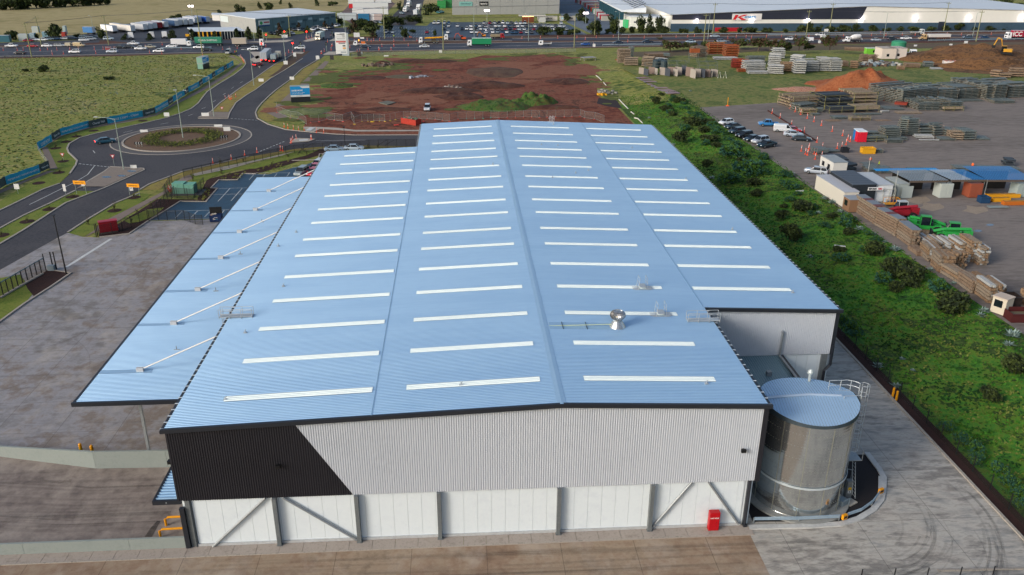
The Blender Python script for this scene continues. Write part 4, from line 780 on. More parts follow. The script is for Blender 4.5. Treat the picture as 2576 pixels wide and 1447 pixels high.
for i,(r,x,y,top,wd,kind,lab) in enumerate([
    (R1,330,520,370,200,'bush','dark round shrub on the bank below the white container'),(R1,220,800,620,210,'bush','large dark shrub on the bank near the roof edge'),(R1,140,580,490,120,'bush','small dark shrub on the bank near the roof'),(R1,560,700,610,130,'green','bright leafy shrub in the middle of the bank'),(R1,1040,970,800,200,'bush','dark shrub below the steel beam stack'),(R1,1240,1160,960,220,'bush','large dark shrub below the bundled timber'),(R1,1420,1230,1020,280,'bush','largest dark shrub next to the bundled timber'),(R1,1265,1335,1200,150,'bush','grey brown shrub with a fallen branch on the bank'),
    (R1,1200,1210,1130,110,'bush','low brown shrub left of the bundled timber shrubs'),(R2,1840,200,-50,330,'bush','biggest dark round shrub beside the timber at the right'),(R2,2430,800,600,270,'bush','dark shrub low on the bank at the right edge'),(R2,2225,1060,930,180,'bush','sparse brown shrub low on the bank at the right'),(R2,850,430,270,190,'green','blue green bushes behind the wing corner'),(R2,740,330,200,90,'green','small blue green bush by the wing corner'),
    (M3,1450,640,550,80,'bush','dark shrub at the top of the bank by the sheet metal'),(M3,1495,570,520,60,'bush','small dark shrub at the end of the sheet metal path'),(M3,1530,710,640,70,'bush','dark shrub on the upper bank, left of two'),(M3,1585,720,660,70,'bush','brown shrub on the upper bank, right of two'),(M3,1710,705,655,70,'green','green shrub near the gravel corner'),(M3,1800,870,760,180,'bush','large dark shrub beside the parked white hatchback'),(M3,1700,1010,900,160,'bush','dark shrub on the bank beyond the roof corner'),(M3,1990,1030,930,170,'bush','dark shrub below the parked dark sedans'),(M3,2230,1190,1050,260,'green','bright green bushes on the bank below the parked cars'),(M3,2050,930,850,120,'green','green bushes at the edge of the car row'),(M3,2400,1350,1200,320,'green','dense green bushes near the silver wagon'),(M3,1950,1270,1190,110,'bush','brown shrub on the lower bank'),(M3,2180,1430,1310,220,'green','green bushes low on the bank')]):
    tree(r,x,y,top,wd,kind,lab,'shrub','shrubs on the grassy bank',.8,'shrub')
for i in range(26):
    y=15-i*.95;x=76.6+random.uniform(-.5,.9)
    if i% 2: t=thing('shrub','weedy shrub along the dark fence beside the side drive, %s' % ('nearer the water tank end' if i<13 else 'nearer the front right corner'),'shrub',(x,y,.05),random.uniform(0,6),'weedy shrubs behind the dark side fence',(1.3,1.3,1.4));inst(CROWN['green'][i% 2],'crown',t)
rnd=random.Random(17)
for i in range(60):
    y=48+i*2.7+rnd.uniform(-1,1);x=rnd.uniform(84,94.5) if i% 3 else rnd.uniform(90,95);s=rnd.uniform(1.1,2.3)
    t=thing('shrub','leafy shrub in the dense band of shrubs along the upper bank','shrub',(x,y,H(x,y)-.1),rnd.uniform(0,6),'dense band of shrubs along the upper bank',(s*1.1,s*1.1,s*.95));inst(CROWN[['green','bush','green'][i% 3]][i% 2],'crown',t)
def thistle(seed):
    rnd=random.Random(seed);b=MB()
    for k in range(60):
        a=rnd.uniform(0,6.3);e=rnd.uniform(.1,1.3);l=rnd.uniform(.5,1);d=Vector((cos(a)*cos(e),sin(a)*cos(e),sin(e)*.7));s=Vector((-sin(a),cos(a),0))*.09;p=Vector((rnd.uniform(-.2,.2),rnd.uniform(-.2,.2),.05))
        b.poly([p,p+d*l*.5+s,p+d*l,p+d*l*.5-s],k% 2)
    return b.mesh('leaves',[LG,mt('pale_thistle',['#7f938c','#95a8a0'],2,7)])
TH=[thistle(1),thistle(2)]
for i,(r,x,y,s) in enumerate([(R1,500,560,1.3),(R1,790,620,2),(R1,910,740,1.6),(R1,800,740,1.2),(R1,1050,790,1.1),(R1,1100,840,1.2),(R1,1160,870,1),(R1,1265,950,2),(R1,430,945,1),(R1,560,430,1.6),(R1,640,470,1.8),(R1,720,560,1.5),(R1,230,180,1.5),(R1,180,410,1),(R1,1620,1150,1.1),(R1,1710,1310,1.9),(R1,1850,1290,1),(R2,2160,230,1.6),(R2,2130,270,1.2),(R2,2440,480,2.1),(R2,2400,560,1.3),(R2,1350,620,.8),(R2,1120,680,1.2),(R2,1300,880,1.2),(R2,1460,740,.6),(M3,1890,800,1.5),(M3,1620,1030,1.3),(M3,1380,760,1.4),(M3,1790,540,1.2),(M3,2010,1360,1.5),(M3,2190,1400,1.4),(M3,2440,1290,1.4)]):
    p=at(*r(x,y),.8);p.z=H(p.x,p.y);t=thing('thistle','grey green thistle plant growing on the grassy bank' if 1 else '','thistle',p,i*1.3,'grey thistles scattered over the bank',(s*.75,s*.75,s*.7));inst(TH[i% 2],'leaves',t)
def tufts(name,pts,cols,hh,ww,label):
    b=MB();rnd=random.Random(5)
    for (x,y,z) in pts:
        mi=int(max(0,min(len(cols)-1,(mnoise.noise(Vector((x*.13,y*.13,1)))*1.1+mnoise.noise(Vector((x*.6,y*.6,4)))*.5+.5)*len(cols)+rnd.uniform(-.8,.8))));s=rnd.uniform(.6,1.4)
        for k in range(3):
            a=rnd.uniform(0,6.3);dx,dy=cos(a)*ww*s,sin(a)*ww*s;l=rnd.uniform(.6,1)*hh*s;ox,oy=rnd.uniform(-.15,.15),rnd.uniform(-.15,.15)
            b.poly([(x-dx+ox,y-dy+oy,z-.02),(x+dx+ox,y+dy+oy,z-.02),(x+dx*.5+dy*.8,y+dy*.5-dx*.8,z+l),(x-dx*.6+dy*.8,y-dy*.6-dx*.8,z+l*.8)],mi)
    tag(b.build(name,cols),label,'grass',kind='stuff')
rnd=random.Random(11);P_=[]
for i in range(20000):
    x=rnd.uniform(76,97);y=-14+rnd.random()**1.5*230
    P_.append((x,y,H(x,y)))
tufts('bank_grass',P_,[mt('tuft_dark',['#1f4410','#2b5a16'],2,8,.9),mt('tuft_mid',['#33661a','#427a20'],2,8,.9),mt('tuft_lime',['#3c641a','#4a7220'],2,8,.9),mt('tuft_dry',['#5c7030','#77783c'],2,8,.9),mt('tuft_deep',['#173a14','#20481a'],2,8,.9)],(.17),.1,'lush green grass and weeds covering the bank')
P_=[]
pad=[tuple(at(*M1(a,c))[:2]) for a,c in [(-900,20),(0,30),(2300,30),(2250,170),(1700,480),(1450,580),(850,690),(400,820),(340,980),(430,1100),(0,1290),(-700,1500)]]
def inside(x,y,poly):
    c=False;j=len(poly)-1
    for i in range(len(poly)):
        if (poly[i][1]>y) != (poly[j][1]>y) and x<(poly[j][0]-poly[i][0])*(y-poly[i][1])/(poly[j][1]-poly[i][1])+poly[i][0]: c=not c
        j=i
    return c
while len(P_)<9000:
    x=rnd.uniform(-190,-30);y=rnd.uniform(90,325)
    if inside(x,y,pad): P_.append((x,y,0))
tufts('paddock_grass',P_,[mt('ptuft_olive',['#4d5926','#5f6a2c'],2,8,.9),mt('ptuft_straw',['#857d48','#9a9058'],2,8,.9),mt('ptuft_green',['#3f5a1e','#526c26'],2,8,.9),mt('ptuft_dark',['#333d1c','#454c28'],2,8,.9),mt('ptuft_grey',['#6a7560','#7d8772'],2,8,.9)],.16,.22,'rough yellow green paddock grass beside the roundabout')
RB=MB();rnd=random.Random(2)
for i in range(5200):
    a=rnd.uniform(0,6.3);r=rnd.uniform(5.8,10.2)+.35*mnoise.noise(Vector((cos(a)*4,sin(a)*4,0)));leaf(RB,Vector((RX+r*cos(a),RY+r*sin(a),.15+rnd.uniform(.1,.75))),rnd.uniform(.12,.24),rnd,0 if mnoise.noise(Vector((r*1.5,a*9,1)))<.05 else 1)
tag(RB.build('roundabout_planting',[LM,mt('planting_olive',['#5a6428','#6e7432','#4b5a22'],2,7,.9)]),'ring of low green ground cover planted on the roundabout','ground cover',kind='stuff')
for i,(r,x,y,top,wd) in enumerate([(L1,498,500,440,50),(L1,728,375,330,50),(L1,272,625,560,45),(L1,15,765,690,40),(M1,1095,0,0,0),(M1,770,840,800,40),(M1,665,893,860,30),(M1,560,960,890,35),(M1,635,1090,1050,25),(M1,600,1200,1150,30),(L1,1350,380,310,40),(L1,1150,515,400,45),(L1,885,655,550,45),(L1,1385,560,470,35),(L1,1525,480,400,35),(L1,1325,640,550,30),(L1,1940,210,120,30),(L1,2225,140,60,40),(L1,2310,160,110,30),(M2,510,1030,950,30),(M2,320,1040,1000,40),(M2,165,1140,1070,35),(M2,740,960,905,25),(M2,850,955,920,30),(M2,930,955,900,30),(M2,1035,955,905,25),(M2,1128,950,890,30),(M2,1222,950,895,30),(M1,2220,1110,1040,40),(M1,2445,1090,1040,30)]):
    if wd==0: continue
    t=tree(r,x,y,top,wd,'sap','young sapling on the mown verge by the estate road' if r is not M2 else 'young staked sapling between the dark fence and the side road','sapling','young saplings on the verges' if r is not M2 else 'young saplings by the side road',name='sapling')
b=MB()
for (r,x,y) in [(L1,498,498),(L1,728,373),(L1,272,622),(L1,15,760),(L1,1348,380),(L1,1150,512),(L1,390,235),(L1,590,130),(M1,770,838),(M1,665,892),(M1,560,957),(M1,635,1088),(M1,940,780),(M1,1435,680),(M2,0,0)]:
    if x: p=at(*r(x,y));b.poly([(p.x+1.3*cos(a*pi/6),p.y+1.3*sin(a*pi/6),.072) for a in range(12)])
tag(b.build('mulch_circle',D_mul),kind='structure')
tus=MB()
for k in range(14): a=k*.9;tus.poly([(0,0,0),(.2*cos(a)-.04,.2*sin(a),.3),(.42*cos(a),.42*sin(a),.45),(.2*cos(a)+.04,.2*sin(a),.3)])
TUS=tus.mesh('leaves',mt('tussock_olive',['#5f6a2a','#7b7a38'],3,8))
rnd=random.Random(9)
bed=[(L1,[(2080,300),(1980,420),(1850,400),(2060,415),(2150,300)]),(L1,[(2200,180),(2400,130),(2560,120),(2400,195),(2200,200)]),(M2,[(10,1160),(330,1085),(320,1150),(200,1200),(20,1200)])]
n_=0
for r,pl in bed:
    pp=[tuple(at(*r(*q))[:2]) for q in pl];xs=[q[0] for q in pp];ys=[q[1] for q in pp];c=0
    for _ in range(400):
        if c>=16: break
        x,y=rnd.uniform(min(xs),max(xs)),rnd.uniform(min(ys),max(ys))
        if inside(x,y,pp): c+=1;o=inst(TUS,'tussock',None,(x,y,.06),rnd.uniform(0,6));tag(o,'small olive tussock planted in the dark mulch beside the car park','tussock','tussocks in the car park garden beds')
BLK=pm('#14161a',.5);MESH=see('black_chain_mesh','#15171b',.38)
def fence(label,pts,n,h,name='fence',pr=.05,post_m=None,mesh_m=None,rail=True,zf=None,cat='fence',group=None):
    pts=[Vector(p) for p in pts];seg=[(pts[i+1]-pts[i]).length for i in range(len(pts)-1)];L=sum(seg);o=pts[0].copy();t=thing(name,label,cat,o,group=group)
    def pos(d):
        for i,s in enumerate(seg):
            if d<=s or i==len(seg)-1: return pts[i].lerp(pts[i+1],d/s)
            d-=s
    me=MB().tube([(0,0,0),(0,0,h+.1)],pr,6).mesh('post',post_m or BLK)
    for i in range(n+1): p=pos(L*i/n);inst(me,'post',t,p-o)
    for i in range(len(pts)-1):
        a,c=pts[i]-o,pts[i+1]-o;b=MB();b.poly([(a.x,a.y,a.z+.05),(c.x,c.y,c.z+.05),(c.x,c.y,c.z+h),(a.x,a.y,a.z+h)]);b.build('mesh_panel',mesh_m or MESH,t)
        if rail: b=MB();b.tube([(a.x,a.y,a.z+h),(c.x,c.y,c.z+h)],.03,5);b.build('rail',post_m or BLK,t)
    return t
fence('black mesh boundary fence along the side road and car park',PL(M2,(1600,945),(1440,950),(1150,955),(680,985),(350,1010),(20,1090))+PL(M1,(2400,1130),(2110,1200),(1850,1260)),26,2.1)
fence('black mesh fence from the substation down to the truck entrance',PL(L1,(1760,365),(1660,460),(1540,580),(1420,635),(1180,740),(1000,775)),12,2.1)
fence('black mesh fence between the truck yard and car park',PL(L1,(1500,608),(1850,607),(1985,655),(2040,655)),7,1.9)
fence('black enclosure fence around the green substation boxes',PL(L1,(1735,250),(1650,375),(1945,400),(2055,280)),10,2.2)
t=thing('sliding_gate','black sliding gate with grey rail at the far left entrance','gate',at(*L1(465,1115)))
a0=at(*L1(465,1115));a1=at(*L1(-120,1465));d=(a1-a0)
for i in range(13):
    p=d*(i/12);b=MB();b.box(p.x-.06,p.x+.06,p.y-.06,p.y+.06,0,2.3 if i else 2.9);b.build('post',BLK,t)
b=MB();b.tube([(0,0,2.2),(d.x,d.y,2.2)],.08,6);b.build('rail',pm('#5f7376',.5,.3),t);b=MB();b.poly([(0,0,.1),(d.x,d.y,.1),(d.x,d.y,2.1),(0,0,2.1)]);b.build('mesh_panel',MESH,t)
b=MB();b.box(-.5,.5,-.5,.2,0,.9);b.build('motor_box',pm('#7f8c92'),t,loc=(.8,.3,0))
for i in range(2): b=MB();b.box(-.07,.07,-.07,.07,0,3.0);b.build('guide_post',BLK,t,loc=(.9+i*.5,.5,0))
t=thing('light_pole','tall black light pole in the mulch bed at left','light pole',at(*L1(668,1150)))
b=MB();b.tube([(0,0,0),(0,0,hgt(t.location,L1(525,560)[1]))],.13,8,r2=.07);b.build('pole',BLK,t)
h=hgt(t.location,L1(525,560)[1]);b=MB();b.box(-.15,.15,-.3,.3,h,h+.1);b.build('lamp_head',BLK,t)
t=thing('light_pole','slim black light pole by the side road behind the warehouse','light pole',at(*M2(898,955)))
h=hgt(t.location,M2(880,745)[1]);b=MB();b.tube([(0,0,0),(0,0,h)],.09,8,r2=.05);b.build('pole',BLK,t);b=MB();b.box(-.25,.25,-.25,.25,h,h+.25);b.build('lamp_head',BLK,t)
LMP=mt('pale_lamp_steel',['#8b9a93','#a2aea6'],1,5,.5,.3)
def lamp(r,x,y,top,arm,label,cat='street lamp',group='tall street lamps',z=0,lit=False):
    p=at(*r(x,y),z);h=hgt(p,r(x,top)[1]);t=thing('street_lamp',label,cat,p,group=group)
    b=MB();b.tube([(0,0,0),(0,0,h)],.14,8,r2=.07);b.build('pole',LMP,t)
    for ax,ay in arm:
        b=MB();b.tube([(0,0,h-.1),(ax*.5,ay*.5,h+.25),(ax,ay,h+.35)],.05,6);b.build('arm',LMP,t)
        b=MB();b.box(ax-.45,ax+.35,ay-.14,ay+.14,h+.28,h+.42)
        b.build('lamp_head',LIT if lit else pm('#c5cac8'),t)
    return t
LIT=mt('lit_floodlight',['#fff4ea','#ffffff'],1,2,emit='#fff0f4',es=14)
lamp(M1,1245,1172,660,[(-4.2,.6)],'street lamp on the concrete splitter island before the roundabout');lamp(M1,1840,852,400,[(-1,2.5),(1.6,2)],'street lamp in the middle of the roundabout')
lamp(M1,2150,637,235,[(-4,.6)],'street lamp at the near tip of the upper median');lamp(T1,2555,862,510,[(-2.5,.5),(1.5,.3)],'street lamp halfway along the upper median');lamp(T2,300,640,360,[(-1,.3)],'street lamp with a white board near the junction')
WOOD=mt('power_pole_wood',['#6f7452','#8a8c66','#7a7a5a'],1.5,6,.9)
POLES=[]
def ppole(r,x,y,top,label,arm=1.2,ins=0):
    p=at(*r(x,y));h=hgt(p,r(x,top)[1]);t=thing('power_pole',label,'power pole',p,group='wooden power poles along the highway')
    b=MB();b.tube([(0,0,0),(0,0,h)],.24,7,r2=.15);b.build('pole',WOOD,t)
    b=MB();b.box(-arm,arm,-.08,.08,h-1.0,h-.8)
    for s in (-1,0,1): b.tube([(s*arm*.9,0,h-.8),(s*arm*.9,0,h-.2)],.06,5)
    b.build('crossarm',WOOD,t);POLES.append((p.x,p.y,h));return t
for r,x,y,top,lab in [(T1,320,578,225,'power pole at the left by the near kerb'),(T1,420,468,165,'power pole at the left on the far side'),(T1,1095,455,150,'power pole left of the white trailers'),(T1,2037,540,90,'power pole left of the shipping container truck'),(T2,345,372,150,'power pole before the grey depot wall'),(T2,1295,390,65,'power pole right of the depot, tall and pale'),(T2,1885,505,165,'power pole by the near kerb beside the crane truck'),(T3,625,480,150,'power pole by the near kerb beside the blue hatchback'),(T3,830,356,30,'power pole by the container row'),(T3,1928,440,135,'power pole before the dark wall band'),(T3,2018,352,30,'power pole left of the big shop sign'),(T4,378,402,100,'forked top power pole'),(T4,615,338,30,'power pole at the middle of the dark band'),(T4,1765,320,20,'power pole at the dark wall door'),(T4,2092,418,105,'leaning power pole near the earth pile')]:
    ppole(r,x,y,top,lab)
near=sorted([q for q in POLES if q[1]<372]);far=sorted([q for q in POLES if q[1]>=372]);wm=pm('#3c4046')
for grp,row in (('near',near),('far',far)):
    for i in range(len(row)-1):
        a,c=Vector(row[i]),Vector(row[i+1]);L=(c-a).length
        if L>150: continue
        b=MB()
        t=thing('power_line','thin overhead wires on the %s side of the highway, span %s' % (grp,['one','two','three','four','five','six','seven','eight','nine','ten'][i]),'wires',a,group='overhead wires')
        for s in (-1,1):
            b=MB();b.tube([tuple(a.lerp(c,k/8)-a+Vector((0,s*1.0,-.3-4*L/60*.4*(k/8)*(1-k/8)))) for k in range(9)],.035,4);b.build('wire',wm,t)
GL='street lamps along the highway'
for r,x,y,top,arm,lab in [(T2,885,290,190,[(-1.5,0)],'lamp behind the white sign tower, left'),(T2,905,400,135,[(-1.5,0)],'lamp behind the white sign tower, right'),(T2,2195,375,55,[(1.5,0)],'lamp post in front of the busy parking rows'),(T3,165,415,145,[(-1.5,0)],'lamp post left of the white shipping containers'),(T3,1070,402,125,[(-2,0)],'curved lamp post before the white office'),(T3,1970,397,140,[(1.5,0)],'lamp post beside the leaning power pole'),(T3,1130,340,175,[(1,0)],'thin lamp post by the green door'),(T3,1590,320,140,[(1,0)],'lamp post at the warehouse corner'),(T4,1163,386,130,[(-3,0),(4,0)],'double armed lamp post in the median'),(T4,2055,380,130,[(3,0)],'lamp post left of the leaning power pole'),(T1,935,282,165,[(-1,0)],'thin lamp post by the blue trailer'),(T1,2560,410,300,[(1,0)],'lamp at the corner of the depot'),(T2,75,400,300,[(-1,0)],'lamp by the left junction signals'),(T2,565,380,330,[(.8,0)],'short lamp right of the junction signal')]:
    lamp(r,x,y,top,arm,lab,group=GL)
for r,x,y,top,lab in [(T1,1938,190,62,'lit floodlight mast behind the trailers'),(T2,2325,230,108,'lit floodlight mast over the parking rows'),(T3,740,240,132,'lit floodlight mast by the containers')]:
    p=at(*r(x,y));h=hgt(p,r(x,top)[1]);t=thing('floodlight_mast',lab,'floodlight',p,group='lit floodlight masts');b=MB();b.tube([(0,0,0),(0,0,h)],.12,6);b.build('pole',LMP,t)
    for s in (-.9,.9): b=MB();b.box(s-.6,s+.6,-.25,.2,h-.4,h+.4);b.build('lamp_head',LIT,t)
RED_=mt('red_signal_lit',['#ff2a20','#ff3a28'],1,2,emit='#ff1a12',es=9)
for i,(r,x,y,top) in enumerate([(T2,62,520,440),(T2,375,510,440),(T2,292,395,320),(T2,515,400,320),(T2,108,420,355),(T2,770,385,330),(T2,712,518,435),(T2,818,515,430),(T2,455,520,430)]):
    p=at(*r(x,y));h=max(3.2,hgt(p,r(x,top)[1]));t=thing('traffic_light',('traffic signal showing red, %s' if i<5 else 'dark backed traffic signal, %s')% ['at the left island','beside the median tip','by the small white board','by the far island','at the far left','near the blue hatchback','left of the white sign tower','just left of the sign tower foot','before the white four wheel drive'][i],'traffic light',p,group='signals at the junction')
    b=MB();b.tube([(0,0,0),(0,0,h)],.09,6);b.build('pole',LMP,t);b=MB();b.box(-.35,.35,-.05,.2,h-1.1,h+.4);b.build('signal_head',pm('#0d0e10'),t)
    if i<5: b=MB();b.lathe([(.0,-.12),(.34,-.1),(.34,.0)],10);o=b.build('red_lens',RED_,t,loc=(0,-.06,h+.05));o.rotation_euler.x=pi/2 if 0 else-pi/2+pi;o.rotation_euler.x=pi/2
TEALB=mt('teal_banner',['#2286a6','#2a98ba','#34a4c4'],.4,3,.7);DKB=mt('dark_banner',['#3b4747','#465252','#414d4c'],.4,3,.7)
def banner(p,q,h,dark,words,label):
    L=(q-p).length;a=atan2(q.y-p.y,q.x-p.x);t=thing('banner',label,'banner',p,a,'shade cloth banners along the paddock fence')
    b=MB();N=6;o=len(b.v)
    for k in range(N+1):
        x=L*k/N;y=.12*sin(k*1.9)
        for z in (.1,h+.04*sin(k*2.3)): b.v.append((x,y,z))
        for z in (.1,h+.04*sin(k*2.3)): b.v.append((x,y+.03,z))
    for k in range(N):
        i=o+4*k;b.f+=[(i,i+4,i+5,i+1),(i+2,i+3,i+7,i+6),(i+1,i+5,i+7,i+3)];b.m+=[0,0,0]
    b.build('cloth',DKB if dark else TEALB,t)
    for x in (0,L): b=MB();b.tube([(x,.08,0),(x,.08,h+.1)],.03,5);b.build('post',GALD,t)
    if words:
        s=min(1.05,L*.9/max(1,len(words))/.55);text(words,s,TW,t,(L/2,-.16,h/2-s*.32),align='CENTER',name='lettering')
bl=[(L1,-170,420,62,252,1),(L1,70,255,402,132,0),(L1,405,130,500,88,1),(M1,388,975,525,890,0),(M1,530,880,610,832,1),(M1,612,832,900,745,0),(M1,905,750,1080,708,1),(M1,1085,712,1440,640,0),(M1,1445,642,1560,608,1),(M1,1565,606,1692,530,0),(M1,1695,528,1740,495,1),(M1,1742,495,1855,425,0),(M1,1858,425,1895,395,1),(M1,1898,397,2003,340,0),(M1,2005,338,2038,308,1),(M1,2040,312,2132,255,0),(M1,2135,252,2165,230,1),(M1,2166,232,2250,180,0),(M1,2253,178,2282,158,1),(M1,2284,160,2345,122,0)]
ordn=['first','second','third','fourth','fifth','sixth','seventh','eighth','ninth','tenth','eleventh','twelfth','thirteenth','fourteenth','fifteenth','sixteenth','seventeenth','eighteenth','nineteenth','twentieth']
for i,(r,x0,y0,x1,y1,dk) in enumerate(bl):
    banner(at(*r(x0,y0)),at(*r(x1,y1)),1.9,dk,'Charter Hall' if dk else ['','PREMIUM BUILT WAREHOUSE+OFFICE','','LEASE NOW','','PREMIUM BUILT WAREHOUSE+OFFICE','','LEASE 1,300M² - 7,700M²','','PREMIUM WAREHOUSE','','LEASE NOW','','PREMIUM BUILT','','LEASE NOW','','PREMIUM BUILT','','LEASE NOW'][i],
           '%s banner with white lettering on the paddock fence, %s from the lower left' % ('dark grey' if dk else 'teal blue',ordn[i]))
fence('thin wire fence curving round the paddock corner between the banners',PL(M1,(385,980),(430,1060),(500,1150)),3,1.6,post_m=GALD,mesh_m=see('pale_mesh','#8c9188',.3))
def board(label,p,w_,h0,h1,rz=0,thick=2.4,writing=True,stack=False):
    t=thing('lease_sign',label,'sign',p,rz)
    b=MB();b.box(0,w_,0,thick,.05,h0);b.build('base',pm('#22262a'),t)
    b=MB();b.box(0,w_,0,thick,h0+.01,h1);b.build('container_box',pm('#8d9a94'),t)
    b=MB();b.box(.02,w_-.02,-.06,-.005,h0+.55,h1-.05);b.build('panel',mt('sign_blue',['#1486c2','#1b8ecb'],.5,3,.6),t)
    b=MB();b.box(.02,w_-.02,-.06,-.005,h0-.05,h0+.54);b.poly([(w_*.5,-.07,h1-.05),(w_*.62,-.07,h1-.6),(w_-.02,-.07,h1-.6),(w_-.02,-.07,h1-.05)]);b.build('white_strip',pm('#d3d8d8'),t)
    if writing:
        text('LEASE NOW',.62,TW,t,(.35,-.08,h0+1.35+(h1-h0-2.6)*.6),bold=.02);text('Premium built 2,405 - 11,390sqm\nwarehouse + office available',.3,TW,t,(.4,-.08,h0+1.15));b=MB();b.box(w_*.3,w_*.6,-.075,-.06,h0+.18,h0+.28);b.build('small_print',pm('#7a8286'),t)
    return t
p=at(*M2(355,498));q=at(*M2(550,490));wd=(q-p).length;hh=hgt(p,M2(340,335)[1])
board('large blue LEASE NOW sign on a black container base beside the dirt site',p,wd,hh*.36,hh,atan2(q.y-p.y,q.x-p.x))
p=at(*T1(2050,702));q=at(*T1(2120,655));wd=6.1;hh=hgt(p,T1(2040,580)[1])
t=board('blue and white lease sign on stacked shipping containers at the end of the paddock',p,wd,hh*.45,hh,atan2(q.y-p.y,q.x-p.x)*.9)
b=MB()
for k in range(2): b.box(-.03,0,.15,2.25,.2+k*(hh/2),hh/2-.15+k*(hh/2))
b.build('container_door',pm('#79a392'),t)
p=at(*T2(880,560));hh=hgt(p,82);t=thing('sign_tower','tall white tenant sign tower at the junction','sign',p)
b=MB();b.box(-3.0,1.75,-.5,.5,.8,hh);b.build('tower_panel',pm('#dfe1e2'),t);b=MB();b.box(1.77,2.6,-.6,.6,0,hh-.2);b.box(-.5,1.76,-.4,.4,0,.8);b.build('tower_spine',pm('#a8b3b8'),t)
b=MB();b.box(-2.7,1.5,-.53,-.5,hh*.6-.2,hh*.6+.4);b.build('red_stripe',pm('#c2392f'),t)
for k,(z,x0,x1,hh2,c) in enumerate([(.95,-.9,1.2,.22,'#6a7074'),(.91,-2.2,1.2,.28,'#6a7074'),(.86,0,1.2,.22,'#8a9094'),(.8,.2,1.2,.3,'#9a9ea2'),(.71,-2.2,1.3,.3,'#a5aaae'),(.5,-1.6,-1.1,.5,'#b05060'),(.5,-1.0,1.2,.4,'#7a7e86'),(.38,0,1.2,.5,'#2a3038'),(.27,0,1.3,.55,'#d99a17'),(.19,.2,1.0,.35,'#b5b9bd'),(.08,-1.0,1.4,.3,'#4f6a80')]):
    b=MB();b.box(x0,x1,-.56,-.52,.8+(hh-.8)*z-hh2/2,.8+(hh-.8)*z+hh2/2);b.build('tenant_line',pm(c),t)
for z in (.83,.76,.63,.57,.14): b=MB();b.box(-2.9,1.65,-.55,-.51,.8+(hh-.8)*z-.04,.8+(hh-.8)*z+.04);b.build('divider',pm('#9aa0a4'),t)
def sign(r,x,y,top,w_,hh_,col,label,legs=2,words=None,yaw=0,cat='road sign',z=0,name='road_sign',wc=None,ws=.2):
    p=at(*r(x,y),z);h=hgt(p,r(x,top)[1]);t=thing(name,label,cat,p,yaw)
    for s in ([0] if legs==1 else [-w_*.4,w_*.4]): b=MB();b.tube([(s,0,0),(s,0,h)],.04,5);b.build('post',LMP,t)
    b=MB();b.box(-w_/2,w_/2,-.08,-.04,h-hh_,h);b.build('sign_face',pm(col),t)
    if words: text(words,ws,wc or TB,t,(0,-.1,h-hh_*.65),align='CENTER')
    return t
sign(L1,822,348,208,2.7,.75,'#e89a12','orange roadwork sign on two posts on the concrete median',words='ROADWORK AHEAD',yaw=-.2);sign(L1,1355,360,238,2.7,.75,'#e89a12','orange roadwork sign on two posts by the footpath',words='ROADWORK AHEAD',yaw=-.2)
sign(L1,845,295,215,.7,1.0,'#d5d6d4','white sign standing just behind the orange median sign',1);sign(L1,1325,318,262,.7,1.0,'#d5d6d4','white sign standing just below the orange footpath sign',1,words='P',ws=.5)
sign(L1,660,345,243,.55,1.5,'#dcdcda','narrow white keep left sign at the median edge',1);sign(L1,185,345,240,1.0,1.1,'#dcdcda','white square sign on the left footpath',1)
for i,(x,y) in enumerate([(1400,945),(2252,880)]):
    p=at(*M1(x,y));t=thing('chevron_sign',['black and white chevron board on the left of the roundabout','black and white chevron board on the right of the roundabout'][i],'road sign',p,[0,.4][i])
    for s in (-.7,.0,.7): b=MB();b.tube([(s,0,0),(s,0,.9)],.04,5);b.build('post',LMP,t)
    b=MB();b.box(-1.0,1.0,-.05,.0,.7,1.4);b.build('board',pm('#14161a'),t)
    b=MB()
    for k in (-1,0,1):
        c=k*.62;b.poly([(c-.15,-.06,1.05),(c+.05,-.06,1.38),(c+.2,-.06,1.38),(c,-.06,1.05),(c+.2,-.06,.72),(c+.05,-.06,.72)])
    b.build('chevrons',WHT,t)
for r,x,y,top,w_,hh_,lab in [(M1,1450,800,768,2,.6,'long low board facing away on the far left of the roundabout'),(M1,2195,745,715,2.2,.6,'long low white board at the far side of the roundabout'),(M1,2283,785,738,1.8,1.3,'white warning board leaning on the far right of the roundabout'),(M1,1345,1160,1122,1.4,.9,'low white board on the near splitter island'),(M1,1678,640,595,1.5,1.1,'white board on the grass left of the upper road'),(M1,2065,635,597,2.1,1.0,'white board with a black arrow at the upper island'),(T2,363,805,772,1.6,1.2,'white board on the verge of the upper road'),(T2,53,822,792,1.8,1.3,'white and yellow board on the dry median'),(T2,621,600,560,1.4,1.6,'white board with orange flags at the corner before the sign tower'),(T2,300,650,612,1.6,1.4,'white board at the foot of the median lamp'),(T2,1857,530,505,1.4,1.2,'small white board by the highway kerb'),(T2,290,380,350,3,1.8,'white board above the left junction island'),(T2,1015,375,330,3,3.2,'pale hoarding at the far corner of the junction'),(T2,1068,392,375,2,1.5,'small white board beside the pale hoarding'),(T2,1310,570,558,2,.4,'low white board at the back of the dirt site'),(T2,1055,545,522,1.6,1.4,'white board beside the black fabric sign'),(T3,825,475,440,1.2,1.8,'red and white barrier sign in the road'),(T4,1838,457,442,1.6,1.3,'white board left of the top of the earth pile'),(T4,1990,437,412,1.8,1.8,'white board above the earth pile'),(T4,1482,468,450,1.6,1.4,'white board left of the earth pile'),(T4,573,395,292,2.2,1.3,'small white sign on a pole in the median'),(T4,515,435,408,1.3,2.0,'red and white striped sign in the near lane'),(T2,393,595,530,1.2,1.6,'small grey sign on a post in the upper median')]:
    sign(r,x,y,top,w_,hh_,'#d8dad8',lab)
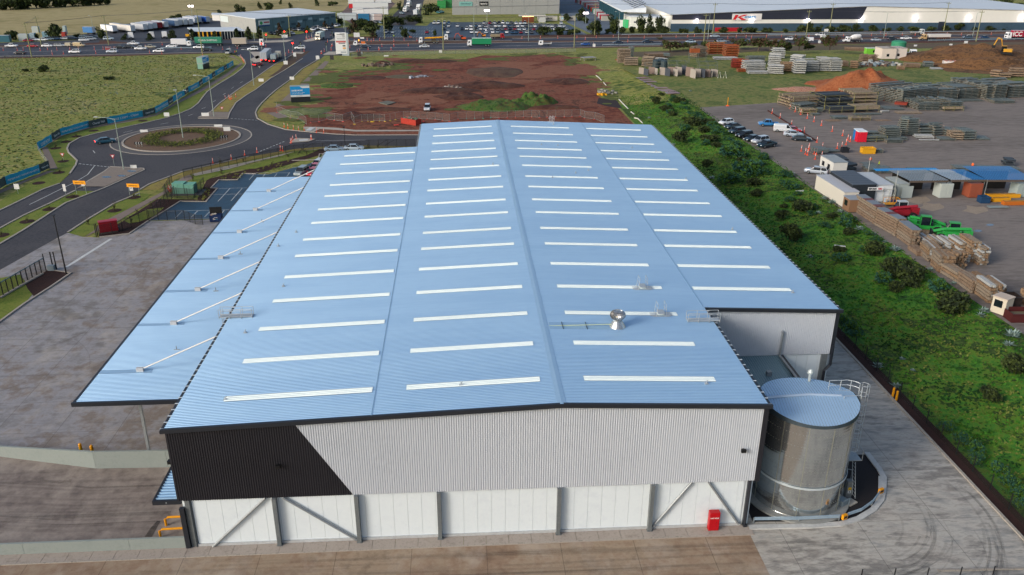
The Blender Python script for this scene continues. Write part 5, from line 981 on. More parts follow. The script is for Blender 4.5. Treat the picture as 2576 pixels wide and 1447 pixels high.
def giveway(r,x,y,top,lab):
    p=at(*r(x,y));h=hgt(p,r(x,top)[1]);t=thing('give_way_sign',lab,'road sign',p)
    b=MB();b.tube([(0,0,0),(0,0,h-.1)],.035,5);b.build('post',LMP,t);b=MB();b.poly([(-.55,-.05,h),(0,-.05,h-.95),(.55,-.05,h)]);b.build('red_border',pm('#b03038'),t);b=MB();b.poly([(-.3,-.07,h-.14),(0,-.07,h-.66),(.3,-.07,h-.14)]);b.build('sign_face',pm('#dedede'),t)
giveway(M1,1150,1135,1018,'give way triangle sign at the left roundabout entry');giveway(M1,640,1085,1002,'give way triangle sign on the grass left of the roundabout');giveway(M1,2232,570,538,'give way triangle sign at the dry median tip')
for i,(r,x,y) in enumerate([(T2,750,620),(T2,1025,585)]):
    p=at(*r(x,y));h=hgt(p,r(x,[560,518][i])[1]);t=thing('flag_banner',['dark feather flag at the footpath corner','dark feather flag right of the sign tower'][i],'flag',p);b=MB();b.tube([(0,0,0),(0,0,h)],.05,5);b.build('post',BLK,t);b=MB();b.prism([(-.1,-.03),(1.5,-.5),(1.5,-.44),(-.1,.03)],h*.3,h);b.build('flag',BLK,t)
t=thing('substation','pair of pale green substation boxes inside the black fence','substation',at(*L1(1740,345)),-.05)
for k,(x,w_,h) in enumerate(((0,2.3,2.1),(2.45,1.9,1.9))): b=MB();b.box(x,x+w_,0,2.0,.1,h);b.box(x-.06,x+w_+.06,-.06,2.06,h,h+.14);b.build('kiosk',mt('substation_green',['#5f9483','#6ba08f'],1,4),t);b=MB();b.box(x+w_/2-.02,x+w_/2+.02,-.02,0,.2,h-.1);b.build('door_seam',pm('#3f6f60'),t)
b=MB();b.box(-.5,6,-1.2,3,.02,.09);tag(b.build('concrete_pad',mt('pad_dark',['#4a4a48','#565654'],1,4),loc=at(*L1(1740,345))),kind='structure')
p=at(*L1(1010,752));t=thing('hydrant_booster','dark red metal cabinet beside the truck entrance gate posts','cabinet',p,.42)
b=MB();b.box(0,3.0,0,1.1,.35,2.2);b.build('cabinet_body',mt('booster_red',['#8e1420','#9c1a26'],1,4,.45),t);b=MB();b.prism([(-.06,-.08),(3.06,-.08),(3.06,1.18),(-.06,1.18)],2.2,2.3);b.build('lid',mt('booster_lid',['#a33046','#96283c'],1,4,.45),t);b=MB();b.box(.1,2.9,.1,1.0,.05,.35);b.build('base',pm('#6f6b66'),t)
for i,x in enumerate((970,985)): b=MB();b.box(-.06,.06,-.06,.06,0,2.4);tag(b.build('gate_post',BLK,loc=at(*L1(x,775-i*4))),['left black gate post by the red cabinet','right black gate post by the red cabinet'][i],'post','gate posts by the red cabinet')
b=MB();b.tube([(0,0,0),(0,0,.8),(.5,0,1.0),(.9,0,.7),(.9,0,0)],.09,6);b.tube([(.45,-.3,.9),(.45,.3,.9)],.16,8);tag(b.build('hydrant',pm('#8d949a',.4,.4),loc=at(*L1(1150,712))),'grey pipe hydrant in the mulch right of the red cabinet','hydrant')
p=at(*L1(2112,632));t=thing('waste_bin','dark blue waste bin with open black lid full of cardboard','bin',p,.08)
b=MB();b.prism([(-.05,0),(2.05,0),(2.15,1.3),(-.15,1.3)],.15,1.35);b.build('bin_body',mt('bin_navy',['#12264a','#172e56'],1,4,.5),t);b=MB();b.box(-.1,2.1,1.3,1.36,1.3,2.6);b.build('lid',pm('#15171a'),t)
b=MB()
for k in range(7): b.box(.15+k*.25,.5+k*.25,.2+(k% 3)*.25,.6+(k% 3)*.3,1.2,1.42+.08*(k% 2),k% 2,.3*k,(.5,.5))
b.build('cardboard',[pm('#b39a7a'),pm('#c9c4b8')],t);b=MB();b.tube([(.6,-.06,.8),(.9,-.06,.95),(1.3,-.06,.98),(1.45,-.06,.88)],.03,5);b.box(.6,1.0,-.06,-.04,.6,.66);b.box(1.02,1.45,-.06,-.04,.62,.68,1);b.build('emblem',[TW,pm('#3f8fb8')],t)
t=thing('garden_hose_reel','orange and white litter heap beside the blue bin','rubbish',at(*L1(2240,610)));
b=MB();b.box(-.3,.3,-.2,.3,0,.5,0,.3);b.box(.1,.6,0,.4,.1,.35,1,.6);b.build('heap',[pm('#c77a62'),pm('#c9c9cc')],t);t.name='rubbish_heap'
GLS=mt('vehicle_glass',['#10161c','#1a222a'],1,3,.12,0,spec=.6);TYR=pm('#141414',.9);RIM=pm('#9a9da0',.35,.6)
HL=mt('headlamp_lens',['#dfe6ea','#eef2f4'],2,4,.15);TL=mt('tail_lamp_lens',['#8c1410','#a61c16'],2,4,.3);TLO=mt('tail_lamp_lit',['#ff3020','#ff2a1c'],2,4,emit='#ff2015',es=5);HLO=mt('headlamp_lit',['#fff0d0','#fff6e0'],2,4,emit='#ffe6b8',es=6)
DKT=pm('#1b1c1e',.7)
CT={
 'sedan': (4.8,1.84,.28,.92,1.45,(-1.85,-1.0,.55,1.25),(.93,.84),.33),'hatch': (4.25,1.8,.28,.95,1.5,(-2.0,-1.6,.45,1.15),(.95,.85),.33),
 'wagon': (4.9,1.86,.3,.97,1.55,(-2.3,-2.0,.5,1.2),(.95,.88),.34),'suv': (4.8,1.92,.38,1.08,1.78,(-2.25,-1.95,.45,1.1),(1.05,1.02),.38),
 'van': (5.0,1.95,.35,1.15,2.0,(-2.45,-2.4,1.1,1.9),(1.1,1.0),.36),'ute': (5.3,1.9,.42,1.1,1.8,(-.75,-.55,.8,1.45),(1.05,1.05),.39)}
def loft(b,st,mi=0):
    o=len(b.v)
    for x,w0,z0,w1,zm,w2,z1 in st: b.v+=[(x,-w0,z0),(x,-w1,zm),(x,-w2,z1),(x,w2,z1),(x,w1,zm),(x,w0,z0)]
    for i in range(len(st)-1):
        for k in range(6):
            j=(k+1)% 6;b.f.append((o+i*6+k,o+i*6+j,o+(i+1)*6+j,o+(i+1)*6+k));b.m.append(mi)
    b.f.append(tuple(o+k for k in range(6)));b.m.append(mi);e=o+(len(st)-1)*6;b.f.append(tuple(e+k for k in range(5,-1,-1)));b.m.append(mi)
_cm={}
def car_meshes(kind,col,lit=False,tray=None):
    key=(kind,col,lit,tray)
    if key in _cm: return _cm[key]
    L,Wd,z0,zb,zt,(c0,c1,c2,c3),(zr_,zf_),wr=CT[kind];h=Wd/2;P=pm(col,.28,.1,coat=.6)
    b=MB();zm=(z0+zb)/2;mid=zb
    st=[(-L/2,h*.84,z0+.1,h*.9,zm,h*.82,zr_-.12),(-L/2+.12,h*.93,z0,h*.97,zm,h*.88,zr_),(c0,h*.97,z0,h,zm,h*.92,zr_),(c3,h*.97,z0,h,zm,h*.92,zb),(L/2-.35,h*.93,z0,h*.95,zm,h*.85,zf_),(L/2-.05,h*.82,z0+.05,h*.85,zm,h*.74,zf_-.15),(L/2,h*.72,z0+.12,h*.76,zm-.05,h*.66,zf_-.25)]
    if kind=='ute': st=[(c0,h*.97,z0,h,zm,h*.92,zb)]+st[3:]
    loft(b,st);tw=h*.7
    b.poly([(c1-.02,-tw,zt+.012),(c2+.02,-tw,zt+.012),(c2+.02,tw,zt+.012),(c1-.02,tw,zt+.012)])
    for s in (-1,1):
        b.poly([(c1-.02,s*tw,zt+.012),(c2+.02,s*tw,zt+.012),(c2+.05,s*(tw+.02),zt-.07),(c1-.05,s*(tw+.02),zt-.07)])
        for (xa,xb) in ((c3,c2),(c0,c1),((c2+c0)/2-.05,(c2+c0)/2-.05)):
            q=.06;b.poly([(xa-q,s*(h*.92+.012),zb),(xa+q,s*(h*.92+.012),zb),(xb+q,s*(tw+.03),zt-.02),(xb-q,s*(tw+.03),zt-.02)])
    for s in (-1,1): b.box(c3-.35,c3-.2,s*(h+.02)-.07,s*(h+.02)+.07,zb-.02,zb+.14)
    if kind=='ute':
        b.box(-L/2+.05,c0,-h*.95,h*.95,z0+.1,zb-.35)
        for s in (-1,1): b.box(-L/2+.05,c0-.02,s*h*.95-.05,s*h*.95+.05,zb-.35,zb-.08)
        b.box(-L/2,-L/2+.08,-h*.95,h*.95,z0+.2,zb-.08)
    body=b.mesh('body',P)
    g=MB();loft(g,[(c0+.02,h*.9,zb-.05,h*.88,zb+.1,h*.86,zb+.11),(c1,h*.9,zb-.05,h*.84,(zb+zt)/2,tw,zt),(c2,h*.9,zb-.05,h*.84,(zb+zt)/2,tw,zt),(c3-.02,h*.9,zb-.05,h*.88,zb+.0,h*.86,zb+.02)])
    glass=g.mesh('windows',GLS)
    if kind in ('van',):
        g=MB();loft(g,[(c2-.35,h*.95,zb-.04,h*.9,(zb+zt)/2,tw+.02,zt-.08),(c2,h*.93,zb-.05,h*.87,(zb+zt)/2,tw,zt-.02),(c3-.02,h*.9,zb-.05,h*.88,zb,h*.86,zb+.02)]);glass=g.mesh('windows',GLS)
        g=MB();g.v=[tuple(v.co) for v in body.vertices];g.f=[tuple(p.vertices) for p in body.polygons];g.m=[0]*len(g.f)
        loft(g,[(-L/2+.03,h*.92,zb-.3,h*.9,1.6,h*.8,zt-.05),(-L/2+.15,h*.95,zb-.3,h*.92,1.6,h*.82,zt),(c2-.36,h*.95,zb-.3,h*.92,1.6,h*.82,zt)]);body=g.mesh('body',P)
    wm=MB();wm.xcyl(0,0,0,wr,.22,14,0);tyre=wm.mesh('tyre',TYR);wm=MB();wm.xcyl(0,0,0,wr*.62,.235,10,0);rim=wm.mesh('rim',RIM)
    hl=MB().box(-.05,.04,-.17,.17,-.07,.07).mesh('headlight',HLO if lit=='h' else HL);tl=MB().box(-.04,.05,-.14,.14,-.1,.1).mesh('tail_light',TLO if lit=='t' else TL)
    pl=MB().box(-.01,.01,-.2,.2,-.06,.06).mesh('number_plate',pm('#d7d8d4'))
    _cm[key]=(body,glass,tyre,rim,hl,tl,pl,L,h,zf_,zr_,wr);return _cm[key]
def car(r,x,y,kind,col,label,hd=0,group='vehicles on the highway',z=0,cat=None,name='parked_car',lit=False,detail=True,at_=None):
    p=at_ if at_ is not None else at(*r(x,y),z);m=car_meshes(kind,col,lit);body,glass,tyre,rim,hl,tl,pl,L,h,zf_,zr_,wr=m
    t=thing(name,label,cat or {'ute': 'pickup truck','van': 'van'}.get(kind,'car'),(p.x,p.y,p.z+.09),radians(hd),group)
    inst(body,'body',t);inst(glass,'windows',t)
    if detail:
        for sx in (-.3,.3):
            for s in (-1,1):
                w_=inst(tyre,'wheel',t,(L*sx,s*(h-.1),wr));inst(rim,'rim',w_)
        for s in (-1,1): inst(hl,'headlight',t,(L/2-.02,s*h*.62,zf_-.2));inst(tl,'tail_light',t,(-L/2,s*h*.72,zr_-.22))
        inst(pl,'number_plate',t,(-L/2-.03,0,.55))
    else:
        for sx in (-.3,.3):
            b=inst(_axle(L,h,wr),'axle',t,(L*sx,0,wr))
    return t
_ax={}
def _axle(L,h,wr):
    if wr not in _ax: b=MB();b.xcyl(0,0,0,wr,2*h-.04,10);_ax[wr]=b.mesh('axle',TYR)
    return _ax[wr]
WH,SV,BK,RD,BL,GY,DB,GD='#e8eaec','#aeb3b7','#15171b','#a3121c','#1c4f9a','#55595e','#1b2b40','#a9a28e'
for r,x,y,k,c,hd,lab,lit in [
 (T1,120,486,'ute',WH,0,'white ute with dark tray at the far left of the highway',0),(T1,480,482,'sedan',WH,0,'white sedan in the far lane left of the silver wagon',0),(T1,335,485,'sedan',RD,0,'red car at the left of the highway',0),(T1,605,480,'wagon',SV,0,'silver wagon ahead of the cream trailer',0),(T1,800,480,'van','#c9b48c',0,'cream van with red lettering on its side',0),(T1,205,556,'sedan',BK,180,'black sedan in the near lane at the far left',0),(T1,757,546,'suv',WH,180,'white four wheel drive in the near lane, left one',0),(T1,1132,543,'suv','#c4cdd8',180,'pale silver four wheel drive in the near lane',0),(T1,1212,498,'sedan',BK,0,'black sedan behind the orange cones, left one',0),(T1,1300,494,'sedan','#1d2026',0,'black sedan behind the orange cones, right one',0),(T1,1345,463,'ute',WH,0,'white ute carrying an orange arrow board on the dirt',0),(T1,1420,513,'ute',WH,180,'white double cab ute in the middle lane',0),(T1,1518,493,'sedan',GD,0,'gold sedan right of the white ute',0),(T1,1600,536,'wagon',WH,180,'white wagon in the near lane below the box truck',0),(T1,1730,488,'wagon',WH,180,'white wagon beside the white box truck',0),(T1,2005,500,'suv',WH,180,'white four wheel drive behind the lease sign container',0),(T1,2085,524,'sedan',BK,180,'black sedan just above the lease sign container',0),(T1,2300,553,'van','#a9aaa6',270,'small grey van parked at the kerb corner',0),
 (T2,-28,518,'suv',WH,180,'white four wheel drive entering the left turn lane',0),(T2,445,507,'suv',WH,180,'white four wheel drive at the centre of the junction',0),(T2,785,372,'hatch',DB,60,'blue hatchback leaving the junction on the far road',0),(T2,1100,494,'sedan',DB,0,'dark blue sedan right of the sign tower',0),(T2,1695,489,'sedan','#c2c9cf',180,'silver sedan below the crane truck',0),
 (T3,737,467,'hatch',BL,180,'bright blue hatchback in the near lane',0),(T3,1065,451,'sedan',DB,180,'dark car left of the dark ute in the near lane',0),(T3,1362,445,'ute','#1f2c3e',180,'dark blue ute in the near lane',0),(T3,1795,441,'sedan','#9fb4c4',180,'pale blue sedan behind the roadside trees',0),(T3,2107,436,'wagon','#8fa0ae',0,'silver blue wagon behind the roadside trees',0),(T3,2370,434,'sedan','#25506e',180,'blue sedan behind the rightmost roadside trees',0),(T3,2040,384,'sedan','#aab8c4',0,'silver sedan alone in the far carriageway',0),
 (T4,225,416,'ute',WH,180,'white ute with a canopy at the left of the forked pole',0),(T4,400,428,'van',WH,180,'white van with green stripe by the works sign',0),(T4,520,372,'suv',WH,180,'white car in the far carriageway right of the forked pole',0),(T4,1085,422,'sedan','#aebdc8',0,'silver blue sedan right of the cement mixer',0),(T4,1242,413,'suv','#27313a',0,'dark green four wheel drive right of the silver sedan',0),(T4,1385,410,'ute',WH,180,'white ute just left of the tan tipper truck',0),(T4,2002,400,'suv','#4b5f70',180,'grey blue car right of the tipper trailer',0),(T4,2175,397,'sedan','#1f4266',0,'dark blue sedan left of the red semi trailer',0),(T3,2760,0,0,0,0,0,0)][:-1]:
    car(r,x,y-8,k,c,lab,hd+1,name='car' if k not in ('ute','van') else ('pickup_truck' if k=='ute' else 'van'),lit=lit or False)
car(M1,1062,905,'sedan','#1f5468','dark teal sedan driving round the roundabout',28,'cars on the estate road',name='car',lit='t')
car(J2,365,900,'hatch','#b01420','red hatchback with brake lights on in the turning queue',58,'cars on the estate road',name='car',lit='t')
car(M2,1722,575,'suv','#c8d0d8','white four wheel drive parked on the red dirt',-92,'site cars',name='car')
for x,y,k,c,lab in [(460,1225,'suv','#8e9a9c','silver grey car in the car park under the struts'),(575,1225,'hatch','#b8102a','red car in the car park beside the roof edge'),(600,1175,'sedan','#c21838','second red car half hidden by the roof edge'),(625,1140,'wagon','#c9d0d8','white car hidden behind the roof edge'),(790,985,'sedan','#7f94a8','pale blue grey car just showing over the roof, left one'),(985,975,'sedan','#a8b8c6','silver car just showing over the roof, right one')]:
    car(M2,x,y,k,c,lab,-105 if y>1000 else 0,'cars in the staff car park',name='parked_car')
for i,(r,x,y,k,c,hd,lab) in enumerate([(M3,2150,850,'hatch',WH,205,'white hatchback at the far end of the angled row'),(M3,2215,892,'sedan','#1d2f38',207,'dark sedan second in the angled row'),(M3,2258,940,'wagon','#1c323a',207,'dark green wagon third in the angled row'),(M3,2330,985,'suv','#14161a',207,'black four wheel drive fourth in the angled row'),(M3,2412,1015,'sedan','#22343e',207,'dark grey sedan fifth in the angled row'),(M3,2490,1040,'suv','#b8bfc6',207,'silver car sixth in the angled row'),(M4,-15,1080,'ute','#17303c',207,'dark four wheel drive nearest the gravel track'),
    (M4,0,868,'ute','#2a78b4',170,'blue ute behind the white van'),(M4,150,925,'van','#c9cdd0',-20,'white van parked across the dark kerb line'),(M4,250,928,'hatch','#a8182a',-20,'red car between the van and the silver sedan'),(M4,250,970,'sedan','#a9b4c0',-20,'silver sedan in front of the red car'),(M4,330,1015,'sedan','#15242e',-20,'black sedan at the near end of the short row'),(M4,480,1345,'wagon','#a3acb6',150,'silver wagon beside the white site office')]):
    car(r,x,y,k,c,lab,hd,'cars parked in the storage yard',YZ,name='parked_car')
def wheels(t,xs,h,r=.5,w_=.3,both=True):
    tm=MB().xcyl(0,0,0,r,w_,14).mesh('tyre',TYR);rm=MB().xcyl(0,0,0,r*.55,w_+.02,10).mesh('rim',RIM)
    for x in xs:
        for s in (-1,1): o=inst(tm,'wheel',t,(x,s*(h-w_/2),r));inst(rm,'rim',o)
def cab(t,x,col,hh=2.9,w_=2.4,lit=False,l=2.0,bonnet=0):
    b=MB();z0=.55;h=w_/2;top=[(x-l,hh),(x-.35,hh),(x,hh*.55)]
    b.prism([(x-l,-h),(x,-h),(x,h),(x-l,h)],z0,hh*.55);n=len(b.v)
    loft(b,[(x-l,h,hh*.55,h,hh*.7,h*.94,hh),(x-.4,h,hh*.55,h,hh*.7,h*.94,hh),(x-.02,h,hh*.55,h,hh*.56,h*.95,hh*.58)])
    if bonnet: b.box(x,x+bonnet,-h*.7,h*.7,z0,hh*.5)
    b.build('cab',pm(col,.3,0,coat=.5),t);g=MB()
    g.poly([(x-.0,-h*.85,hh*.6),(x-.0,h*.85,hh*.6),(x-.36,h*.85,hh*.93),(x-.36,-h*.85,hh*.93)])
    for s in (-1,1): g.poly([(x-.45,s*(h+.015),hh*.58),(x-1.3,s*(h+.015),hh*.58),(x-1.3,s*(h*.97+.015),hh*.85),(x-.55,s*(h*.97+.015),hh*.85)])
    g.build('windows',GLS,t);fx=x+bonnet
    for s in (-1,1): b=MB();b.box(fx-.02,fx+.05,s*h*.7-.2,s*h*.7+.2,.75,1.0);b.build('headlight',HLO if lit else HL,t)
    b=MB();b.box(fx,fx+.04,-h*.5,h*.5,.95,hh*.45);b.build('grille',DKT,t)
def boxb(t,x0,x1,z0,z1,col,w_=2.5,name='cargo_box',ribs=0,m=None):
    b=MB();h=w_/2;b.box(x0,x1,-h,h,z0,z1)
    for i in range(ribs):
        x=x0+(x1-x0)*(i+.5)/ribs
        for s in (-1,1): b.box(x-.04,x+.04,s*h-.02,s*h+.02,z0,z1)
    return b.build(name,m or pm(col,.5),t)
def chassis(t,x0,x1): b=MB();b.box(x0,x1,-.5,.5,.6,.95);b.build('chassis',DKT,t)
def truck(r,x,y,hd,label,cat='truck',z=0,group='trucks on the highway',name='truck'): p=at(*r(x,y),z);return thing(name,label,cat,(p.x,p.y,p.z+.08),radians(hd),group)
t=truck(T1,1835,470,1,'white box truck behind the white wagon');chassis(t,-4.4,3.5);cab(t,4.4,WH,2.5);boxb(t,-4.6,2.3,1.0,3.5,'#dcdcde');wheels(t,(3.2,-2.9),1.15)
t=truck(T1,2125,462,1,'semi trailer carrying a green shipping container marked CHINA SHIPPING');chassis(t,-6.5,9.5);b_=boxb(t,-7,5.2,1.3,3.9,'#2f8468',ribs=26);wheels(t,(-5.5,-4.2,3.4,4.7),1.2);text('CHINA SHIPPING',1.15,TW,t,(-1.0,-1.29,2.2),align='CENTER',name='lettering')
t=truck(T1,2440,470,0,'semi trailer with a pale grey container and white prime mover at the turn');chassis(t,-3.4,9.6);boxb(t,-4.3,2.2,1.3,3.9,'#b5ab9d',ribs=14);cab(t,10.2,WH,3.3,lit=False);wheels(t,(-2.8,-1.5,5.6,8.9),1.2)
t=truck(T2,645,400,-98,'white refrigerated truck with headlights on driving toward the camera');chassis(t,-4,3.5);cab(t,4.2,'#d8d4c4',2.8,lit=True);boxb(t,-4.4,2.2,1.0,3.7,'#c9d6cf');wheels(t,(3.2,-2.9),1.15)
b=MB();b.box(2.2,2.75,-.8,.8,2.9,3.5);b.build('refrigeration_unit',pm('#d4d9d6'),t);b=MB();b.box(2.75,2.77,-.6,.6,3.0,3.35);b.build('vent',DKT,t)
p=at(*J2(480,825));q=at(*J2(760,560));a=atan2(q.y-p.y,q.x-p.x)
t=thing('truck','white semi trailer seen from behind with red tail lights in the turning lane','truck',(p.x,p.y,.08),a,'trucks on the highway');chassis(t,0,15);boxb(t,0,13.5,1.1,3.9,'#b4bac0',ribs=3);cab(t,16.3,'#aeb8c0',3.4);wheels(t,(1.5,2.8,4.1,12.6,15.3),1.2)
for s in (-1,1): b=MB();b.box(-.06,0,s*.9-.3,s*.9+.3,.8,1.05);b.build('tail_light',TLO,t)
b=MB();b.box(-.03,0,-.03,.03,1.2,3.8);[b.box(-.05,0,s*.6-.02,s*.6+.02,1.2,3.8) for s in (-1,1)];b.build('door_bars',pm('#70767c'),t)
p=at(*J2(640,845));q=at(*J2(930,640));a=atan2(q.y-p.y,q.x-p.x)
t=thing('truck','low flatbed truck loaded with machinery beside the white semi trailer','truck',(p.x,p.y,.08),a,'trucks on the highway');chassis(t,0,14);boxb(t,0,8,.95,1.15,'#3c3a38',name='tray');cab(t,15.4,'#b8b4a8',3.0);boxb(t,3.2,5.6,1.2,3.0,'#8a9aa0',2.2,'machine_body');boxb(t,5.7,6.6,1.2,2.4,'#c4603a',2.2,'machine_body');boxb(t,9.0,11.5,1.1,2.6,'#9aa29a',2.3,'machine_body');wheels(t,(1.2,2.4,11.6,14.4),1.2)
for s in (-1,1): b=MB();b.box(-.06,0,s*.9-.25,s*.9+.25,.8,1.05);b.build('tail_light',TLO,t)
t=truck(T2,1045,465,181,'white tray truck carrying orange traffic gear right of the sign tower');chassis(t,-3,2);cab(t,2.9,WH,2.3,2.1,l=1.8);boxb(t,-3,.9,.9,1.1,'#c8c8c8',2.1,'tray');boxb(t,-2.6,-.8,1.1,2.0,'#d8702a',1.9,'orange_load');wheels(t,(2,-2),1.0,.38,.25)
b=MB();b.box(.2,.5,-.5,.5,2.3,2.9);b.build('beacon_board',mt('beacon_amber',['#ffb040','#ff9a30'],1,4,emit='#ff8a20',es=4),t)
t=truck(T2,1745,440,181,'white crane truck with a yellow crane boom');chassis(t,-4.5,4);cab(t,5.0,WH,2.9,l=1.7);boxb(t,-4.6,2.6,.95,1.35,'#6a6252',2.4,'deck');wheels(t,(3.9,2.3,-2.2,-3.6),1.2)
b=MB();b.tube([(-7,0,2.9),(2.2,0,2.5)],.38,6);b.build('crane_boom',mt('crane_yellow',['#dca01c','#c88c14'],1,4),t);boxb(t,-3.2,-1.0,1.35,2.3,'#3a3630',2.0,'turret')
t=truck(T2,1890,412,181,'white truck behind the crane truck at the roadworks');chassis(t,-3,2.5);cab(t,-.2,WH,3.0,l=1.8);wheels(t,(-1.2,1.8),1.2)
t=truck(T2,2250,468,181,'truck with a green curtain sided body');chassis(t,-5,4.5);cab(t,5.8,WH,2.9);boxb(t,-5.5,3.6,1.1,3.7,'#1d8a5c',name='curtain_body',ribs=18);boxb(t,-5.52,3.62,3.7,3.78,'#c9d6cf',name='box_roof');wheels(t,(4.7,-2.9,-4.2),1.2)
t=truck(T2,2430,393,1,'red tipper truck with a dusty tray on the roadworks');chassis(t,-3,3);cab(t,3.4,'#9c1f28',2.7);boxb(t,-3.6,1.2,1.1,2.3,'#8c8068',2.4,'tipper_tray');wheels(t,(2.4,-1.4,-2.6),1.2)
t=truck(T3,330,462,181,'small white flatbed truck in the near lane');chassis(t,-3,2);cab(t,3.0,WH,2.4,2.1);boxb(t,-3.1,.9,.9,1.05,'#b9b9b5',2.2,'tray');boxb(t,-3.1,-3.0,1.05,1.6,'#b9b9b5',2.2,'tailgate');boxb(t,.8,.9,1.05,2.3,'#b9b9b5',2.0,'headboard');wheels(t,(2.1,-2),1.0,.38,.25)
t=truck(T4,850,428,181,'white cement mixer truck');chassis(t,-4,3.6);cab(t,3.6,WH,2.7,l=1.7,bonnet=1.2);wheels(t,(3.9,1.0,-1.6,-2.9),1.2)
b=MB();pts=[(-3.9,.55),(-3.2,1.0),(-1.2,1.3),(.4,1.15),(1.3,.7)];o=len(b.v);n=14
for xx,rr in pts: b.v+=[(xx,rr*cos(2*pi*k/n),2.45-(xx)*.13+rr*sin(2*pi*k/n)) for k in range(n)]
for i in range(4):
    for k in range(n): b.f.append((o+i*n+k,o+i*n+(k+1)% n,o+(i+1)*n+(k+1)% n,o+(i+1)*n+k));b.m.append(0)
b.f.append(tuple(range(o,o+n)));b.m.append(0);b.f.append(tuple(range(o+4*n,o+5*n)));b.m.append(0)
b.build('mixer_drum',pm('#d9d9d8',.4),t);b=MB();b.tube([(-3.8,0,2.2),(-4.8,0,1.3)],.3,6);b.build('chute',pm('#c0c0c0'),t)
t=truck(T4,1590,405,181,'tan prime mover');t['label']='tan bonneted truck pulling a white tipper trailer';chassis(t,-10,2.5);cab(t,2.4,'#b89a6e',2.9,l=1.9,bonnet=1.3);boxb(t,-3.6,0.0,1.2,2.1,'#c9c4bc',2.4,'tipper_body') if 0 else None
b=MB();b.prism([(-12,-1.25),(-.8,-1.25),(-.8,1.25),(-12,1.25)],1.5,2.9);b.build('tipper_trailer',pm('#cfccc8'),t);b=MB();b.box(-12,-5,-1.2,1.2,.7,1.45);b.build('trailer_frame',pm('#5a3c30'),t);wheels(t,(2.6,-.6,-1.8,-8.4,-9.6,-10.8),1.2)
t=truck(T4,1515,352,181,'pale grey truck on the far side dirt above the tan tipper');chassis(t,-3,3);cab(t,-.5,'#b9c0c2',2.9,l=1.8);boxb(t,.2,4.2,.9,1.4,'#8a8a88',2.4,'tray');wheels(t,(-1.4,2.8),1.2)
t=truck(T4,2480,395,181,'red semi trailer with big white letters at the right edge');chassis(t,-12,3);cab(t,5.0,WH,3.4,l=2.3);boxb(t,-10,2.0,1.2,4.2,'#9c1c3a');wheels(t,(3.9,.5,-.8,-7,-8.3),1.2);text('ICC',3.0,TW,t,(-.2,1.29,1.6),(pi/2,0,pi),'lettering','CENTER',bold=.08);boxb(t,-10,2.0,4.2,4.26,'#c9b8bc',name='box_roof')
t=truck(T1,1320,398,100,'white prime mover cab parked in the depot, left one',group='parked prime movers');cab(t,2,WH,3.3);chassis(t,-3,1);wheels(t,(1,-2),1.2,.5)
t=truck(T1,1530,392,100,'white prime mover cab parked in the depot, middle one',group='parked prime movers');cab(t,2,'#c9ccd0',3.3);chassis(t,-3,1);wheels(t,(1,-2),1.2,.5)
t=truck(T1,1660,388,100,'white prime mover cab parked in the depot, right one',group='parked prime movers');cab(t,2,WH,3.3);chassis(t,-3,1);wheels(t,(1,-2),1.2,.5)
t=truck(T1,692,474,0,'small cream box trailer behind the cream van','trailer');boxb(t,-1.2,1.2,.6,1.9,'#b8b09a',1.8,'box');wheels(t,(0,),.95,.3,.2)
t=truck(T4,558,392,0,'small white message board trailer in the median','trailer');boxb(t,-1.5,1.5,.6,1.7,'#c9ccca',1.6,'box');wheels(t,(0,),.85,.3,.2)
def digger(r,x,y,col,label,hd=0,s=1.0,z=0,up=False):
    p=at(*r(x,y),z);t=thing('excavator',label,'excavator',p,radians(hd),'excavators',(s,s,s));Y=pm(col,.5)
    for sy in (-1,1): b=MB();b.prism([(-1.7,sy*1.1-.28),(1.7,sy*1.1-.28),(1.7,sy*1.1+.28),(-1.7,sy*1.1+.28)],.05,.75);b.build('track',DKT,t)
    b=MB();b.prism([(-1.8,-1.2),(1.0,-1.2),(1.0,1.2),(-1.8,1.2)],.85,1.9);b.build('house',Y,t);b=MB();b.box(.1,1.5,.1,1.15,1.0,2.8);b.build('cabin',GLS,t);b=MB();b.box(.05,1.55,.05,1.2,2.8,2.9);b.build('cabin_roof',Y,t)
    A=[(1.0,-.3,1.5),(3.0,-.3,4.2),(4.6,-.3,3.6)] if not up else [(1.0,-.3,1.5),(2.0,-.3,5.0),(3.2,-.3,5.4)];b=MB();b.tube(A,.25,5);b.build('boom',Y,t)
    e=A[-1];B=[e,(e[0]+.9,-.3,e[2]-2.6)];b=MB();b.tube(B,.18,5);b.build('arm',Y,t);q=B[-1];b=MB();b.prism([(q[0]-.5,-.8),(q[0]+.4,-.8),(q[0]+.4,.2),(q[0]-.5,.2)],q[2]-.8,q[2]+.1);b.build('bucket',DKT,t);return t
digger(T2,2085,405,'#c8552a','small orange excavator digging the highway median',180,.8);digger(T2,2290,372,'#d88a2a','orange yellow machine behind the roadworks kerb',180,.6)
digger(T4,2385,545,'#c8942c','yellow excavator with raised arm on the brown earth pile',160,1.15,4.4,True)
